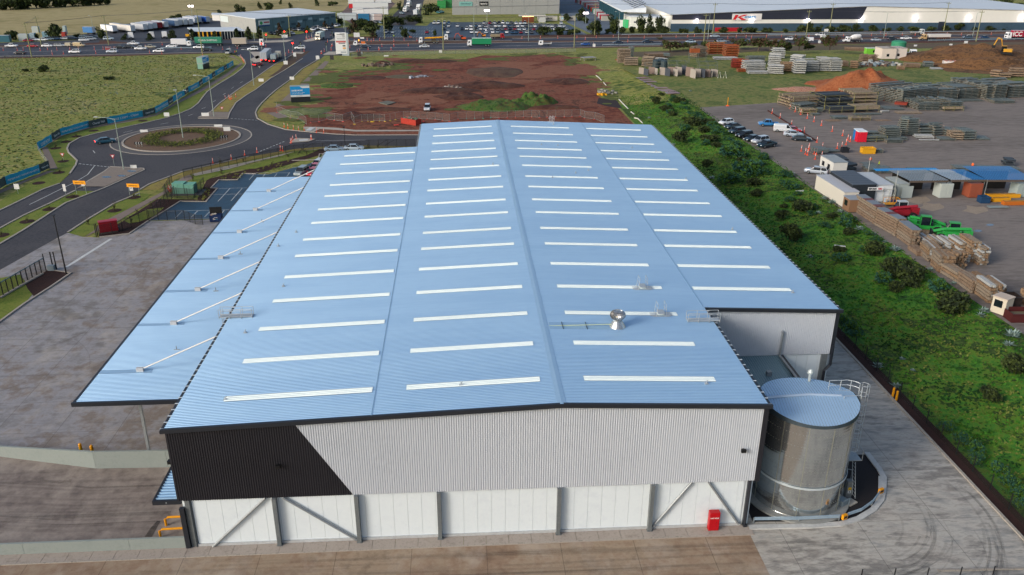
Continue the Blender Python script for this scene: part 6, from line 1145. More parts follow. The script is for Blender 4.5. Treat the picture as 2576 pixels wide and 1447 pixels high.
def person_mesh(top,legs,pose=0):
    bm_v=[(0,0,.95),(0,0,1.2),(0,0,1.42),(0,.01,1.55),(0,.02,1.68),(-.1,0,.88),(-.12,.02*(1+pose*5),.48),(-.12,.0,.08),(-.12,.12,.04),(.1,0,.88),(.12,.02,.48),(.13,-.05*pose,.08),(.13,.08,.04),(-.2,0,1.4),(-.27,.02,1.12),(-.25,.12,.88),(.2,0,1.4),(.27,.02,1.12),(.25,.12,.88)]
    ed=[(0,1),(1,2),(2,3),(3,4),(0,5),(5,6),(6,7),(7,8),(0,9),(9,10),(10,11),(11,12),(2,13),(13,14),(14,15),(2,16),(16,17),(17,18)]
    rad=[.15,.15,.15,.06,.11,.1,.065,.045,.04,.1,.065,.045,.04,.07,.05,.04,.07,.05,.04]
    me=bpy.data.meshes.new('person');me.from_pydata(bm_v,ed,[]);o=bpy.data.objects.new('tmp_person',me);COL.objects.link(o)
    md=o.modifiers.new('skin','SKIN')
    for i,r in enumerate(rad): me.skin_vertices[0].data[i].radius=(r,r*.85)
    me.skin_vertices[0].data[0].use_root=True
    s2=o.modifiers.new('s','SUBSURF');s2.levels=1
    dg=bpy.context.evaluated_depsgraph_get();m2=bpy.data.meshes.new_from_object(o.evaluated_get(dg));bpy.data.objects.remove(o);m2.name='person'
    m2.materials.clear()
    for c in (legs,top,'#b08468','#e6e6e0'): m2.materials.append(pm(c,.8))
    for p in m2.polygons:
        c=p.center;p.material_index=0 if c.z<.93 and abs(c.x)<.2 else (2 if c.z>1.47 and c.z<1.7 or (c.z<.95) else (3 if c.z>=1.7 else 1))
    return m2
PM={'o': person_mesh('#e8642a','#20222a',1),'y': person_mesh('#c8e020','#1b1d28',1)}
for r,x,y,k,hd,lab,z in [(M4,1022,1250,'o',0,'worker in an orange top by the steel plates',YZ),(M4,1108,1288,'y',1,'worker in a bright yellow top and dark trousers walking in the yard',YZ),(M4,2045,1308,'o',2,'worker in an orange top behind the blue roofed sheds',YZ),(T2,1550,398,'o',0,'road worker in orange near the crane truck, left one',0),(T2,1568,398,'o',1,'road worker in orange near the crane truck, right one',0),(T2,1387,385,'y',0,'road worker in yellow by the empty car park',0),(T1,2368,548,'o',1,'road worker in orange at the kerb corner',0),(T1,2382,546,'y',2,'road worker in yellow at the kerb corner',0)]:
    p=at(*r(x,y),z);p.z+=.04;o=inst(PM[k],'person',None,p,hd);tag(o,lab,'person')
def post_mesh():
    b=MB();b.lathe([(.2,0),(.2,.06),(.05,.1),(.05,1.05),(.03,1.1)],8,0);b.lathe([(.055,.6),(.055,.75)],8,1,cap=False);b.lathe([(.055,.85),(.055,.98)],8,1,cap=False);return b.mesh('bollard',[mt('cone_orange',['#e04a2a','#ea5a34'],2,6,.6),pm('#e4e0dc')])
PBM=post_mesh();pts=[]
def posts(r,lst,label,group,z=0,s=1.25,name='traffic_bollard'):
    for i,(x,y) in enumerate(lst): p=at(*r(x,y),z);o=inst(PBM,name,None,(p.x,p.y,p.z+.05));o.scale=(s*1.1,s*1.1,s);tag(o,label,'traffic post',group)
posts(T1,[(35,510),(175,510),(237,508),(305,505),(407,512),(480,505),(575,508),(705,505),(790,500),(952,497),(966,540),(528,560),(525,540),(640,545),(1065,500),(1075,500),(1085,500),(1097,500),(1108,500),(1120,500),(1040,498),(1145,498),(1160,500),(1468,482),(1507,535),(1630,545),(1633,455),(2242,500),(2388,490),(2310,505),(1825,500),(2040,560)],'orange road post on the left stretch of the highway','orange posts on the left stretch of the highway')
posts(T2,[(60,470),(100,475),(945,480),(1120,410),(935,425),(990,425),(1065,440),(1130,505),(1185,412),(1245,410),(1268,470),(1388,468),(1388,420),(1240,505),(1360,503),(1235,500),(1533,465),(760,470),(768,465),(757,505),(720,425),(505,395),(513,395),(535,390),(560,385),(688,520),(655,545),(662,540),(300,560),(1020,525),(1045,522),(1160,420),(1490,410),(1620,415),(330,530),(368,535),(485,520)],'orange road post around the junction and roadworks','orange posts around the junction')
posts(T3,[(100,392),(285,390),(460,388),(653,385),(848,382),(1018,380),(1175,382),(737,400),(1165,425),(822,455),(1768,375),(1650,377),(1835,370),(2170,388),(2255,380),(2355,378),(2410,385),(2560,375),(1500,382),(1330,385)],'orange road post along the middle stretch of the highway','orange posts on the middle stretch of the highway')
posts(T4,[(135,372),(275,370),(410,368),(760,365),(1040,362),(1185,360),(1350,358),(1560,357),(1800,350),(1945,355),(2105,348),(2245,350),(448,400),(515,425),(2508,392),(2445,345),(1130,345),(1480,358)],'orange road post along the right stretch of the highway','orange posts on the right stretch of the highway')
posts(M1,[(2318,465),(2330,460),(2300,455),(2310,470),(2370,440),(2265,460),(2140,1105),(2325,1068),(2460,1025)],'orange road post near the roundabout','orange posts near the roundabout',s=1.1)
posts(J2,[(40,760),(60,800),(85,840),(20,730),(75,820),(55,780)],'orange road post in the cluster at the kerb corner','orange posts at the kerb corner',s=1.1)
posts(M2,[(285,745),(322,755),(378,770),(430,780),(485,785),(610,800),(682,805),(12,1000),(247,980),(270,985),(360,900),(405,865),(350,905),(552,870),(560,870),(372,880)],'orange road post along the side road','orange posts along the side road',s=1.2)
posts(L1,[(1700,310),(1712,320),(1725,305),(1690,290)],'orange post leaning by the substation fence','orange posts by the substation',s=1.1)
posts(M4,[(40,742),(120,790),(235,858),(362,930),(490,1030),(272,725),(327,752),(393,790),(460,825),(535,862),(643,922),(748,965),(800,1010),(823,1025),(783,1055),(740,1085),(693,1095),(545,1092),(333,1120),(375,1150),(412,1098),(395,1160),(462,1150),(485,1155),(472,1200),(538,1185),(1163,612),(222,690),(405,1115)],'orange and white post marking the gravel yard lanes','orange posts in the storage yard',YZ,1.35)
t=thing('marker_post','yellow orange marker post at the gravel corner','marker post',at(*M3(2165,665),YZ));b=MB();b.tube([(0,0,0),(0,0,2.6)],.1,6);b.build('post',mt('safety_yellow',[]),t);b=MB();b.box(-.35,.35,-.35,.35,0,.25);b.build('foot',mt('cone_orange',[]),t)
b=MB();b.rib(PL(M4,(0,715),(480,1015),z=YZ),.3,.03,.28);tag(b.build('kerb',mt('dark_red_beam',['#3c1f1c','#4c2a24'],1,4)),kind='structure')
def poly_bld(label,A,Bp,Cp,h,wall,roof,name='warehouse',hl=None,cat='warehouse',ribs=.0):
    a=atan2(Bp.y-A.y,Bp.x-A.x);t=thing(name,label,cat,A,a);L=(Bp-A).length;c=Cp-A;ca,sa=cos(-a),sin(-a);cx,cy=c.x*ca-c.y*sa,c.x*sa+c.y*ca
    b=MB();b.prism([(0,0),(L,0),(L+cx,cy),(cx,cy)],0,h);b.build('wall',wall,t)
    b=MB();b.prism([(-.3,-.3),(L+.3,-.3),(L+cx+.3,cy+.3),(cx-.3,cy+.3)],h+.004,h+.35);b.build('roof',roof,t);return t,L,cx,cy
RFW=mt('far_white_roof',['#b9c2c9','#c6ced4','#bfc8ce'],.05,.5,.6);WPC=mt('precast_grey',['#8d9090','#9a9c9b','#939695'],.15,.8,.85);WTL=mt('teal_grey_cladding',['#4f6a74','#5b7680','#567079'],.1,.6,.6);WCR=mt('cream_wall',['#bfc3bd','#c9cdc7'],.1,1,.7);WCW=mt('far_white_wall',['#dcdcd4','#e4e4dc'],.04,.4,.7)
A_far=mt('depot_asphalt',['#30343d','#3c4048','#474a50'],.05,.6,.8)
sheet('car_park',PL(T1,(1000,405),(600,400),(560,370),(1060,325),(1200,250),(1500,215),(2100,180),(2230,195),(2230,290),(1960,330),(1960,400),(2560,400),(2560,430),(1300,430)),A_far,.04)
sheet('car_park',PL(T1,(-400,445),(640,410),(1000,395),(1000,430),(0,460),(-400,470)),A_far,.045)
sheet('car_park',PL(T2,(820,160),(900,90),(960,20),(1350,0),(1400,40),(1200,240),(1000,260)),mt('depot_gravel',['#5a4a48','#6d5c58','#625250'],.1,1,.9),.035)
sheet('side_street',PL(T2,(1300,250),(1400,130),(1480,60),(1500,-40),(1700,-40),(1660,120),(1670,200),(1600,255),(1560,330),(1300,330)),A_est,.042)
sheet('car_park',PL(T2,(1180,260),(1470,255),(1720,262),(1760,225),(2576,222))+PL(T3,(570,250),(760,350),(0,360))+PL(T2,(2350,380),(1220,380)),mt('car_park_blue_asphalt',['#273442','#314050','#3a4856'],.05,.8,.5),.045)
sheet('container_yard',PL(T3,(475,130),(475,-60),(900,-60),(900,10),(1110,130),(1120,350),(820,350),(560,230)),mt('yard_asphalt_blue',['#4c5866','#5a6673','#66717c'],.05,.5,.8),.035)
b=MB()
for row in range(4):
    y0=290+row*30
    for i in range(22): b.rib(PL(T2,(1220+i*26,y0),(1232+i*26,y0-14)),.12,.05)
tag(b.build('road_marking',WHT),kind='structure')
A,Bp,Cp=at(*P0(646,83)),at(*P0(846,65)),at(*P0(556,68));h=hgt(A,49)
t,L,cx,cy=poly_bld('grey corrugated depot warehouse with a white roof and a green and white logo sign',A,Bp,Cp,h,WTL,RFW)
for k,(x,z,w_,c) in enumerate([(.22,.35,.08,'#8fb0bc'),(.3,.7,.04,'#3c5560'),(.42,.45,.06,'#3c5560'),(.5,.62,.06,'#9fb8c2'),(.57,.72,.05,'#3c5560'),(.64,.82,.05,'#9fb8c2'),(.7,.6,.05,'#3c5560'),(.78,.66,.06,'#9fb8c2'),(.86,.75,.05,'#3c5560'),(.94,.84,.05,'#3c5560')]):
    b=MB();b.box(L*x,L*(x+w_),-.12,-.02,h*(z*.8),h*(z*.8)+1.1);b.build('window',pm(c,.3),t)
for k in range(10): b=MB();b.box(L*k/10-.06,L*k/10+.06,-.1,0,0,h-.1);b.build('panel_joint',pm('#3d5660'),t)
for pp in ((0.03,0.13,0),):
    b=MB();b.box(L*.03,L*.16,-.3,-.14,h*.45,h*.9);b.build('logo_sign',pm('#d2dadb'),t);b=MB();b.lathe([(.0,0),(h*.13,0)],12,0,cap=False);o=b.build('green_emblem',pm('#3f9a5c'),t,loc=(L*.06,-.33,h*.7));o.rotation_euler.x=pi/2;b=MB();b.box(L*.09,L*.155,-.34,-.31,h*.68,h*.78);b.build('red_word',pm('#b34a52'),t);b=MB();b.box(L*.03,L*.16,-.34,-.31,h*.45,h*.55);b.build('blue_band',pm('#2a4f86'),t)
g=MB();e=Vector((cx,cy,0)).normalized();n_=Vector((-e.y,e.x,0));n_=n_ if n_.x<0 else-n_
q=[Vector((cx,cy,0))*f+n_*.2 for f in (.98,.75)];g.poly([(q[0].x,q[0].y,h*.45),(q[1].x,q[1].y,h*.45),(q[1].x,q[1].y,h*.92),(q[0].x,q[0].y,h*.92)]);g.build('logo_sign',pm('#c6d2d4'),t)
g=MB();q2=[Vector((cx,cy,0))*f+n_*.03 for f in (1.0,0.0)];g.poly([(q2[0].x,q2[0].y,0),(q2[1].x,q2[1].y,0),(q2[1].x,q2[1].y,h),(q2[0].x,q2[0].y,h)]);g.build('gable_wall',WPC,t)
A,Bp,Cp=at(*T1(1955,398)),at(*T1(2470,392)),at(*T1(1900,360));h=hgt(A,80)
t,L,cx,cy=poly_bld('low glass office with yellow columns and a flat white roof',A,Bp,Cp,h,mt('dark_office_glass',['#141b22','#1d262e'],.5,3,.15),mt('far_white_roof',[]),'office',cat='office')
for k in range(6): b=MB();b.box(L*(.1+k*.085)-.3,L*(.1+k*.085)+.3,-.35,-.02,0,h);b.build('yellow_column',mt('column_yellow',['#d9a21c','#c99214'],1,4),t)
for k in range(9): b=MB();b.box(L*(.55+k*.055)-.1,L*(.55+k*.055)+.1,-.2,-.02,0,h);b.build('mullion',pm('#b5bcbc'),t)
b=MB();b.box(-3.5,-.2,-2,-1.4,h*.45,h*.75);b.build('entry_canopy',mt('column_yellow',[]),t);b=MB();b.box(-1.4,-.6,-2,-1.4,0,h*.9);b.build('entry_pylon',WCR,t)
A,Bp,Cp=at(*T1(2140,208)),at(*T1(2225,212)),at(*T1(2140,190));h=hgt(A,38);poly_bld('small white hut beside the grey depot',A,Bp,Cp,h,pm('#d3d3d0'),RFW,'hut',cat='hut')
A,Bp,Cp=at(*T2(1975,150)),at(*T3(475,140)),at(*T2(1975,20));t,L,cx,cy=poly_bld('plain grey precast concrete warehouse cut off by the top of the picture',A,Bp,Cp,24,WPC,RFW)
for k in range(1,9): b=MB();b.box(L*k/9-.06,L*k/9+.06,-.05,0,0,24);b.build('panel_joint',pm('#7a7d7d'),t)
for k in range(1,4): b=MB();b.box(0,L,-.055,-.005,k*5.2,k*5.2+.1);b.build('panel_joint',pm('#7a7d7d'),t)
a_=ony(*T2(2045,62),A.y);sc=L/(at(*T3(475,140)).x-A.x)
def wallsign(r,x0,y0,x1,y1,col,words,wcol,sz):
    p0,p1=ony(*r(x0,y1),A.y),ony(*r(x1,y0),A.y);t2=t;b=MB();b.box(p0.x-A.x,p1.x-A.x,-.2,-.08,p0.z,p1.z);b.build('wall_sign',pm(col),t);text(words,sz,pm(wcol),t,((p0.x+p1.x)/2-A.x,-.26,(p0.z+p1.z)/2-sz*.3),align='CENTER',name='lettering',bold=.03)
wallsign(T2,2045,18,2178,62,'#7fb5b0','PERCHBUILT','#5b7f86',1.15);wallsign(T2,2250,18,2338,60,'#17181c','texco','#d8d8d8',2.0)
for k,(x,y,c,hh) in enumerate([(1825,85,'#2f8a4c',2),(1885,82,'#2a7f46',3),(1925,78,'#277a44',2)]):
    p=at(*T2(x,y));b=MB();b.box(0,6,0,2.5,0,2.6*hh)
    for j in range(hh): b.box(-.03,6.03,-.03,2.53,2.6*(j+1)-.12,2.6*(j+1)-.02,1)
    tag(b.build('container_stack',[pm(c),pm('#1f5c36')],loc=p),'stack of green containers beside the precast warehouse, %s' % ['left one','middle one','right one'][k],'containers','green container stacks')
A,Bp=at(*P0(1686,80)),at(*P0(2700,75.5));a=atan2(Bp.y-A.y,Bp.x-A.x);L=(Bp-A).length;t=thing('warehouse','huge white warehouse with a dark band and a big red and blue shop sign','warehouse',A,a)
hE=hgt(A,37);XP=L*.47;pk=ony(2167,15.5,A.y+XP*sin(a)).z;hR=hE+1
b=MB();prof=[(0,hE),(XP,pk),(L,hR)]
for (x0,z0,x1,z1) in ((0,hE,XP,pk),(XP,pk,L,hR)): b.poly([(x0,0,4.2),(x1,0,4.2),(x1,0,z1),(x0,0,z0)])
b.poly([(0,0,0),(0,260,0),(0,260,hE),(0,0,hE)]);b.build('wall',WCW,t)
b=MB();b.box(0,L,-.25,0,0,4.2);b.build('base_wall',mt('teal_grey_base',['#33495a','#3d5566'],.1,.6,.7),t)
zb_=ony(1700,50,A.y).z;x2=ony(2165,49,A.y+XP*sin(a)).x-A.x;b=MB();xr_=x2+2.5
b.poly([(.5,-.12,zb_),(x2,-.12,zb_),(xr_,-.12,hE+(pk-hE)*min(1,xr_/XP)-.3),(.5,-.12,hE-.2)]);b.build('dark_band',mt('dark_navy_cladding',['#272b38','#2e3340'],.05,.5,.6),t)
b=MB();b.poly([(-.6,-.6,hE),(XP,-.6,pk),(XP,300,pk),(-.6,300,hE)]);b.poly([(XP,-.6,pk),(L+.6,-.6,hR),(L+.6,300,hR),(XP,300,pk)]);b.build('roof',RFW,t)
p0,p1=ony(*T3(2178,196),A.y+(220)*sin(a)*0+6),ony(*T3(2480,128),A.y+6)
sx0,sx1,sz0,sz1=(p0.x-A.x),(p1.x-A.x),p0.z,p1.z
b=MB();b.box(sx0,sx1,-.4,-.2,sz0,sz1);b.build('shop_sign',pm('#dcdad8'),t)
kx=(sx1-sx0);kh=sz1-sz0
b=MB()
for pts in ([(0.02,.1),(.13,.1),(.22,.82),(.11,.82)],[(.14,.42),(.2,.55),(.42,.85),(.53,.85),(.53,.78),(.3,.5),(.24,.45)],[(.19,.5),(.27,.55),(.5,.12),(.52,.05),(.34,.05)]):
    b.poly([(sx0+kx*q[0]*.95,-.45,sz0+kh*q[1]) for q in pts])
b.build('red_letter',pm('#d0202a'),t);text('mart',kh*.62,pm('#1d7fb8'),t,(sx0+kx*.42,-.44,sz0+kh*.34),name='lettering',sx=1.5,bold=.06)
for x,y in [(1843,195),(2397,195)]:
    p=ony(*T3(x,y),A.y+3);b=MB();b.lathe([(.0,-.5),(.6,-.35),(.75,0),(.6,.35),(0,.5)],10,cap=False);b.build('wall_lamp',LIT,t,loc=(p.x-A.x,-1.0,p.z))
for x,y in [(380,190),(922,188),(1465,182),(2000,180),(2532,175)]:
    p=ony(*T4(x,y),A.y+3);b=MB();b.lathe([(.0,-.5),(.6,-.35),(.75,0),(.6,.35),(0,.5)],10,cap=False);b.build('wall_lamp',LIT,t,loc=(p.x-A.x,-1.0-p.x*0,p.z))
for i,(r,x0,y0,x1,y1,c) in enumerate([(T3,2022,328,2295,272,'#b0202c'),(T4,1682,300,1765,215,'#2b3340')]):
    p0,p1=ony(*r(x0,y0),A.y+3),ony(*r(x1,y1),A.y+3);b=MB();b.box(p0.x-A.x,p1.x-A.x,-.5-i*.1,-.26,max(0,p0.z),p1.z);b.build(['red_door_panel','dark_door'][i],pm(c),t)
A,Bp,Cp=at(*T3(1192,285)),at(*T3(1585,300)),at(*T3(1100,250));h=hgt(A,43)
t,L,cx,cy=poly_bld('low white office block with a green entry in front of the big warehouse',A,Bp,Cp,h,WCR,RFW,'office',cat='office')
b=MB();b.box(L*.08,L*.42,-.15,-.02,h*.5,h*.62);b.build('window',pm('#2a3440',.3),t);b=MB();b.box(-4.5,-1.5,.5,.9,0,4.5);b.build('green_entry',pm('#2fae6a'),t);b=MB();b.box(-9,-.2,.9,1.4,0,h*.7);b.build('entry_wall',WCR,t)
hA=9;pA=at(*T3(1350,112),hA);q_=[at(*T3(x,y),hA)-pA for x,y in ((1350,112),(1105,104),(885,-8),(1190,-8))];pA.z=0
t=thing('loading_awning','long pale loading awning with struts along the left side of the big warehouse','awning',pA)
b=MB();b.poly([(q.x,q.y,hA+(2 if k in (0,3) else 0)) for k,q in enumerate(q_)]);b.poly([(q_[0].x,q_[0].y,hA-.9),(q_[1].x,q_[1].y,hA-.9),(q_[1].x,q_[1].y,hA),(q_[0].x,q_[0].y,hA+2)]);b.poly([(q_[1].x,q_[1].y,hA-.9),(q_[2].x,q_[2].y,hA-.9),(q_[2].x,q_[2].y,hA),(q_[1].x,q_[1].y,hA)]);b.build('awning_roof',RFW,t)
for k in range(9): f=.04+k*.1;a_,c_=q_[0].lerp(q_[3],f),q_[1].lerp(q_[2],f);m_=a_.lerp(c_,.5);b=MB();b.tube([(m_.x,m_.y,hA+1),(a_.x,a_.y,hA+4)],.25,5);b.build('strut',pm('#5a5f66'),t)
for k in range(12): f=.01+k*.085;c_=q_[1].lerp(q_[2],f);b=MB();b.box(c_.x-1.0,c_.x+1.4,c_.y-.4,c_.y+.4,0,hA-1);b.build('column',mt('dark_teal_bay',['#1f4450','#28505c'],.5,3),t)
def container(r,x,y,L,hd,col,label,group=None,z=0,H_=2.6,two=False,doors=True,base=0,end='#',name='shipping_container'):
    p=at(*r(x,y),z);t=thing(name,label,'shipping container',(p.x,p.y,z+base+.02),radians(hd),group);m=pm(col,.6)
    b=MB();n=int(L/.3)
    for i in range(n):
        for s,yy in ((-1,0),(1,2.44)): x0=L*i/n;b.box(x0+.03,x0+.17,yy-.02,yy+.02,.12,H_-.12)
    b.box(0,L,.015,2.425,.08,H_-.05);b.build('container_body',m,t)
    b=MB()
    for z0 in (0,H_-.1):
        for yy in (0,2.36): b.box(-.01,L+.01,yy-.035,yy+.115,z0,z0+.12)
    for xx in (0,L-.12):
        for yy in (0,2.36): b.box(xx-.02,xx+.14,yy-.045,yy+.125,.01,H_+.01)
    b.build('frame',m,t)
    for s in (0,1): b=MB();b.box(-.06,-.022,.12+s*1.12,1.18+s*1.12,.15,H_-.15);[b.tube([(-.08,.35+s*1.12+q,.2),(-.08,.35+s*1.12+q,H_-.2)],.02,4) for q in (0,.5)];b.build('door',m,t)
    return t
for i,(x0,x1,y,h,s) in enumerate([(258,457,216,3.2,1),(480,640,214,3.2,2)]):
    p=at(*T3(x0,y));q=at(*T3(x1,y));L=(q-p).length;t=thing('shipping_container',['white shipping container marked MAERSK behind the parked cars, left one','white shipping container marked MAERSK partly behind trees, right one'][i],'shipping container',p,0,'white marked containers')
    hh=hgt(p,41);b=MB();b.box(0,L,0,2.5,.3,hh);[b.box(L*k/24,L*k/24+.15,-.03,0,.4,hh-.1) for k in range(24)];b.build('container_body',pm('#c4c0b6'),t);b=MB();b.box(L*.1,L*.1+hh*.42,-.06,-.035,hh*.35,hh*.8);b.build('blue_square',pm('#6fb3cc'),t);b=MB()
    c=(L*.1+hh*.21,hh*.575);b.poly([(c[0]+(hh*.16 if k% 2==0 else hh*.06)*cos(k*pi/7),-.08,c[1]+(hh*.16 if k% 2==0 else hh*.06)*sin(k*pi/7)) for k in range(14)]);b.build('star',TW,t)
    text('MAERSK',hh*.5,TB,t,(L*.26,-.07,hh*.4),sx=1.1,bold=.03)
cc=['#8c1f2c','#7d8a86','#a0a6aa','#b02a34','#c2c8ca','#8a9288','#9e2433','#b5b9ba','#b9382e','#2f5f58','#a8402e','#3f6a58','#b7bcbe','#aeb4b6','#8e2a38','#b4bcbc','#b21c2c','#a9aaa0']
for i in range(18):
    f=i/17;x=640+(905-640)*f;y=28+(212-28)*f**1.35
    p=at(*T3(x,y));L=9.5;hh=2.9;t=thing('shipping_container','%s container in the row beside the loading awning, %s from top' % ({'8': 'dull','b': 'pale or red'}.get('','weathered'),ordn[i]),'shipping container',p,radians(2),'row of containers beside the awning')
    wds=2.6;b=MB();b.box(0,12.2,0,wds,.0,hh*(1.0 if i% 3 else 2.0) if 0 else hh);b.build('container_body',pm(cc[i]),t);b=MB();b.box(.05,12.1,.05,wds-.05,hh+.004,hh+.06);b.build('container_roof',pm(['#b9bdc0','#a7abad','#9c5a5c','#b2b8bc'][i% 4]),t)
    b=MB();b.box(-.05,-.01,.1,wds-.1,.1,hh-.1);b.build('door',pm(cc[i]),t)
def trailer(p,hd,col,label,L=12.5,side=None,group='parked trailers at the depot',hh=3.9,endc='#c9ccd0',roofc='#a9b0b8'):
    t=thing('parked_trailer',label,'trailer',p,hd,group);b=MB();b.box(0,L,-1.25,1.25,1.15,hh);b.build('trailer_box',pm(col),t)
    b=MB();b.box(.05,L-.05,-1.2,1.2,hh+.004,hh+.05);b.build('trailer_roof',pm(roofc),t)
    b=MB();b.box(-.05,-.01,-1.2,1.2,1.2,hh-.05);b.build('rear_door',pm(endc),t);b=MB();b.box(.5,3.8,-1.1,1.1,.1,1.0);b.build('bogie',DKT,t);return t
tr=[(1165,338,WH),(1345,335,'#d8d4cc'),(1470,321,'#b9bcc0'),(1520,314,'#c9ced4'),(1568,306,'#b4bcc8'),(1620,301,'#8e1420'),(1680,294,'#d0d2d4'),(1785,283,'#2c4a6e'),(1822,273,'#c9ced4'),(1875,270,'#a9b4b8'),(1930,266,'#c9ced4'),(1985,250,'#b4bcc8'),(2015,243,'#c9ced4'),(2100,240,'#1c4a94')]
for i,(x,y,c) in enumerate(tr):
    trailer(at(*T1(x,y)),radians(138),c,'%s parked trailer in the depot row, %s from the left' % ({'#8e1420': 'dark red','#2c4a6e': 'blue sided','#1c4a94': 'bright blue'}.get(c,'white'),ordn[i]),endc='#8e1420' if c=='#8e1420' else '#ccd0d4')
trailer(at(*T1(1255,322)),radians(138),'#d6d2ca','white parked trailer squeezed between the first two of the depot row')
trailer(at(*T1(955,352)),radians(160),'#2a6ea8','short blue and white trailer standing alone on the green strip',6)
for i,(x0,x1,y,c,lab) in enumerate([(930,1190,55,'#cdd3d3','long white trailer in the back row, left one'),(1200,1360,38,'#cdd3d3','long white trailer in the back row, right one'),(975,1330,90,'#c9cfd0','white trailer with a red cab end in the second row'),(970,1085,152,'#d3d6d6','white trailer in the front row, left one'),(1090,1330,155,'#d3d6d6','white trailer in the front row, right one'),(820,1010,205,'#c2c9c9','white hut like container beside the grey depot'),(1030,1140,210,'#27719a','blue container behind the middle trees'),(1145,1190,208,'#cfd3d3','white end of the blue container behind the trees'),(1190,1270,210,'#b9a9a4','pale brick hut behind the middle trees')]):
    p=at(*T2(x0,y));q=at(*T2(x1,y));L=(q-p).length;t=thing('parked_trailer' if i<5 else 'container',lab,'trailer' if i<5 else 'container',p,0,'white trailers beyond the trees')
    b=MB();b.box(0,L,0,2.6,.6 if i<5 else 0,4.0);b.build('trailer_box',pm(c),t);b=MB();b.box(.05,L-.05,.05,2.5,4.004,4.08);b.build('trailer_roof',pm('#a3abb0'),t)
    if i==2: b=MB();b.box(-2.6,-.05,.1,2.5,.5,3.2);b.build('red_cab',pm('#c0202c'),t)
for i,(x,y,c) in enumerate([(1508,120,'#bfc6c8'),(1540,72,'#aeb6c0'),(1615,155,'#c6ccd0'),(1640,100,'#c9cfd2'),(1545,15,'#c9cdd4')]):
    p=at(*T2(x,y));t=thing('truck','white box truck parked along the side street, %s' % ['nearest on the left kerb','second on the left kerb','nearest on the right kerb','second on the right kerb','farthest'][i],'truck',p,radians(-100 if i != 2 else 80),'trucks parked in the side street');cab(t,3.8,WH,2.8);boxb(t,-4,1.6,.9,3.7,c);wheels(t,(2.8,-2.5),1.15);chassis(t,-4,2)
rnd=random.Random(21);pal=[WH,WH,'#c9ced2',SV,'#7d8f9c',GY,BK,DB,'#2a4a6a','#8a2430','#d2d6d8','#b7c4cc']
nm={WH: 'white','#c9ced2': 'pale silver',SV: 'silver','#7d8f9c': 'blue grey',GY: 'grey',BK: 'black',DB: 'dark blue','#2a4a6a': 'blue','#8a2430': 'red','#d2d6d8': 'off white','#b7c4cc': 'light blue'}
rows=[('back row',242,[(T2,x) for x in (1795,1837,1897,1940,2296,2355,2400,2445,2485,2530,2570)]+[(T3,x) for x in (42,88,130,495)]),
        ('second row',272,[(T2,x) for x in (1890,1940,2028,2165,2210,2253,2302,2370,2412,2450,2503,2550)]+[(T3,x) for x in (20,60,105,150,195,232,275,320,362,405,437,482,523)]),
        ('third row',303,[(T2,x) for x in (1890,2075,2122,2168,2215,2262,2310,2375,2420,2470,2515,2560)]+[(T3,x) for x in (30,75,125,175,220,270,320,383,430,470,510,552)]),
        ('front row',335,[(T2,x) for x in (1310,1380,1722,1935,2172,2222,2318,2385,2432,2480,2525)]+[(T3,x) for x in (5,45,90,150,200)])]
gi=0
for rn,y,xs in rows:
    for i,(r,x) in enumerate(xs):
        c=pal[rnd.randrange(len(pal))];k=rnd.choice(['sedan','hatch','suv','wagon','sedan'])
        yy=y+(0 if r is T2 else 2);car(r,x,yy,k,c,'%s %s in the %s of the busy car park, %s from left' % (nm[c],{'sedan': 'sedan','hatch': 'hatchback','suv': 'jeep','wagon': 'wagon'}[k],rn,(ordn+['twenty '+o for o in ordn])[i]),-95+rnd.uniform(-3,3),'cars in the busy distant car park',detail=False);gi+=1
for lab,r,lst in [('at the depot edge on the far left',T1,[(345,412,WH),(445,412,WH),(500,408,'#7d8f9c'),(560,405,'#2a4a6a'),(660,400,WH),(730,400,DB),(850,395,'#7d8f9c'),(880,405,'#2a4a6a'),(850,415,WH),(940,385,DB),(1095,405,'#b7c4cc'),(925,405,SV),(290,420,'#8a2430')]),
                    ('in front of the grey depot',T2,[(150,350,BK),(190,352,GY),(230,345,WH),(380,310,GY),(430,310,SV),(460,305,'#7d8f9c'),(480,318,DB),(365,350,'#c9ced2'),(335,358,BK),(575,310,WH),(595,300,SV),(630,290,WH),(655,300,'#c9ced2'),(695,310,WH),(720,290,GD),(760,285,GY),(800,270,WH),(825,265,SV)]),
                    ('by the green containers and trees',T2,[(1840,135,'#2f6f78'),(1870,130,'#2f6f78'),(1470,145,'#7d8f9c'),(1210,235,GY),(1235,232,DB),(1255,238,'#7d8f9c')])]:
    for i,(x,y,c) in enumerate(lst):
        k=['sedan','hatch','suv','wagon'][i% 4];car(r,x,y,k,c,'%s parked car %s, %s of the group' % (nm.get(c,'teal' if c=='#2f6f78' else 'gold'),lab,ordn[i]),-60 if r is T2 else 10,'distant parked cars '+lab,detail=False)
for i,(x,y,w_,c,hh,lab) in enumerate([(0,425,95,'#2a6070',3,'teal container at the far left edge'),(190,415,90,'#a3aeb0',3.2,'pale container between the far left trees'),(305,400,45,'#9db4bc',3,'light blue container left of the dark tree'),(430,385,60,'#7fa3b0',3,'light blue container behind the parked white cars'),(325,330,60,'#a9b4b4',3,'grey container standing in the dry field at left'),(640,345,25,'#9fb2b4',4,'small grey box right of the large dark tree'),(625,385,35,'#b3443a',3,'red container right of the large dark tree')]):
    p=at(*T1(x,y));q=at(*T1(x+w_,y));t=thing('container',lab,'container',p,.05,'containers at the far left');b=MB();b.box(0,(q-p).length,0,2.5,0,hh);b.build('container_body',pm(c),t);b=MB();b.box(.05,(q-p).length-.05,.05,2.4,hh+.004,hh+.08);b.build('container_roof',pm('#a9b2b5'),t)
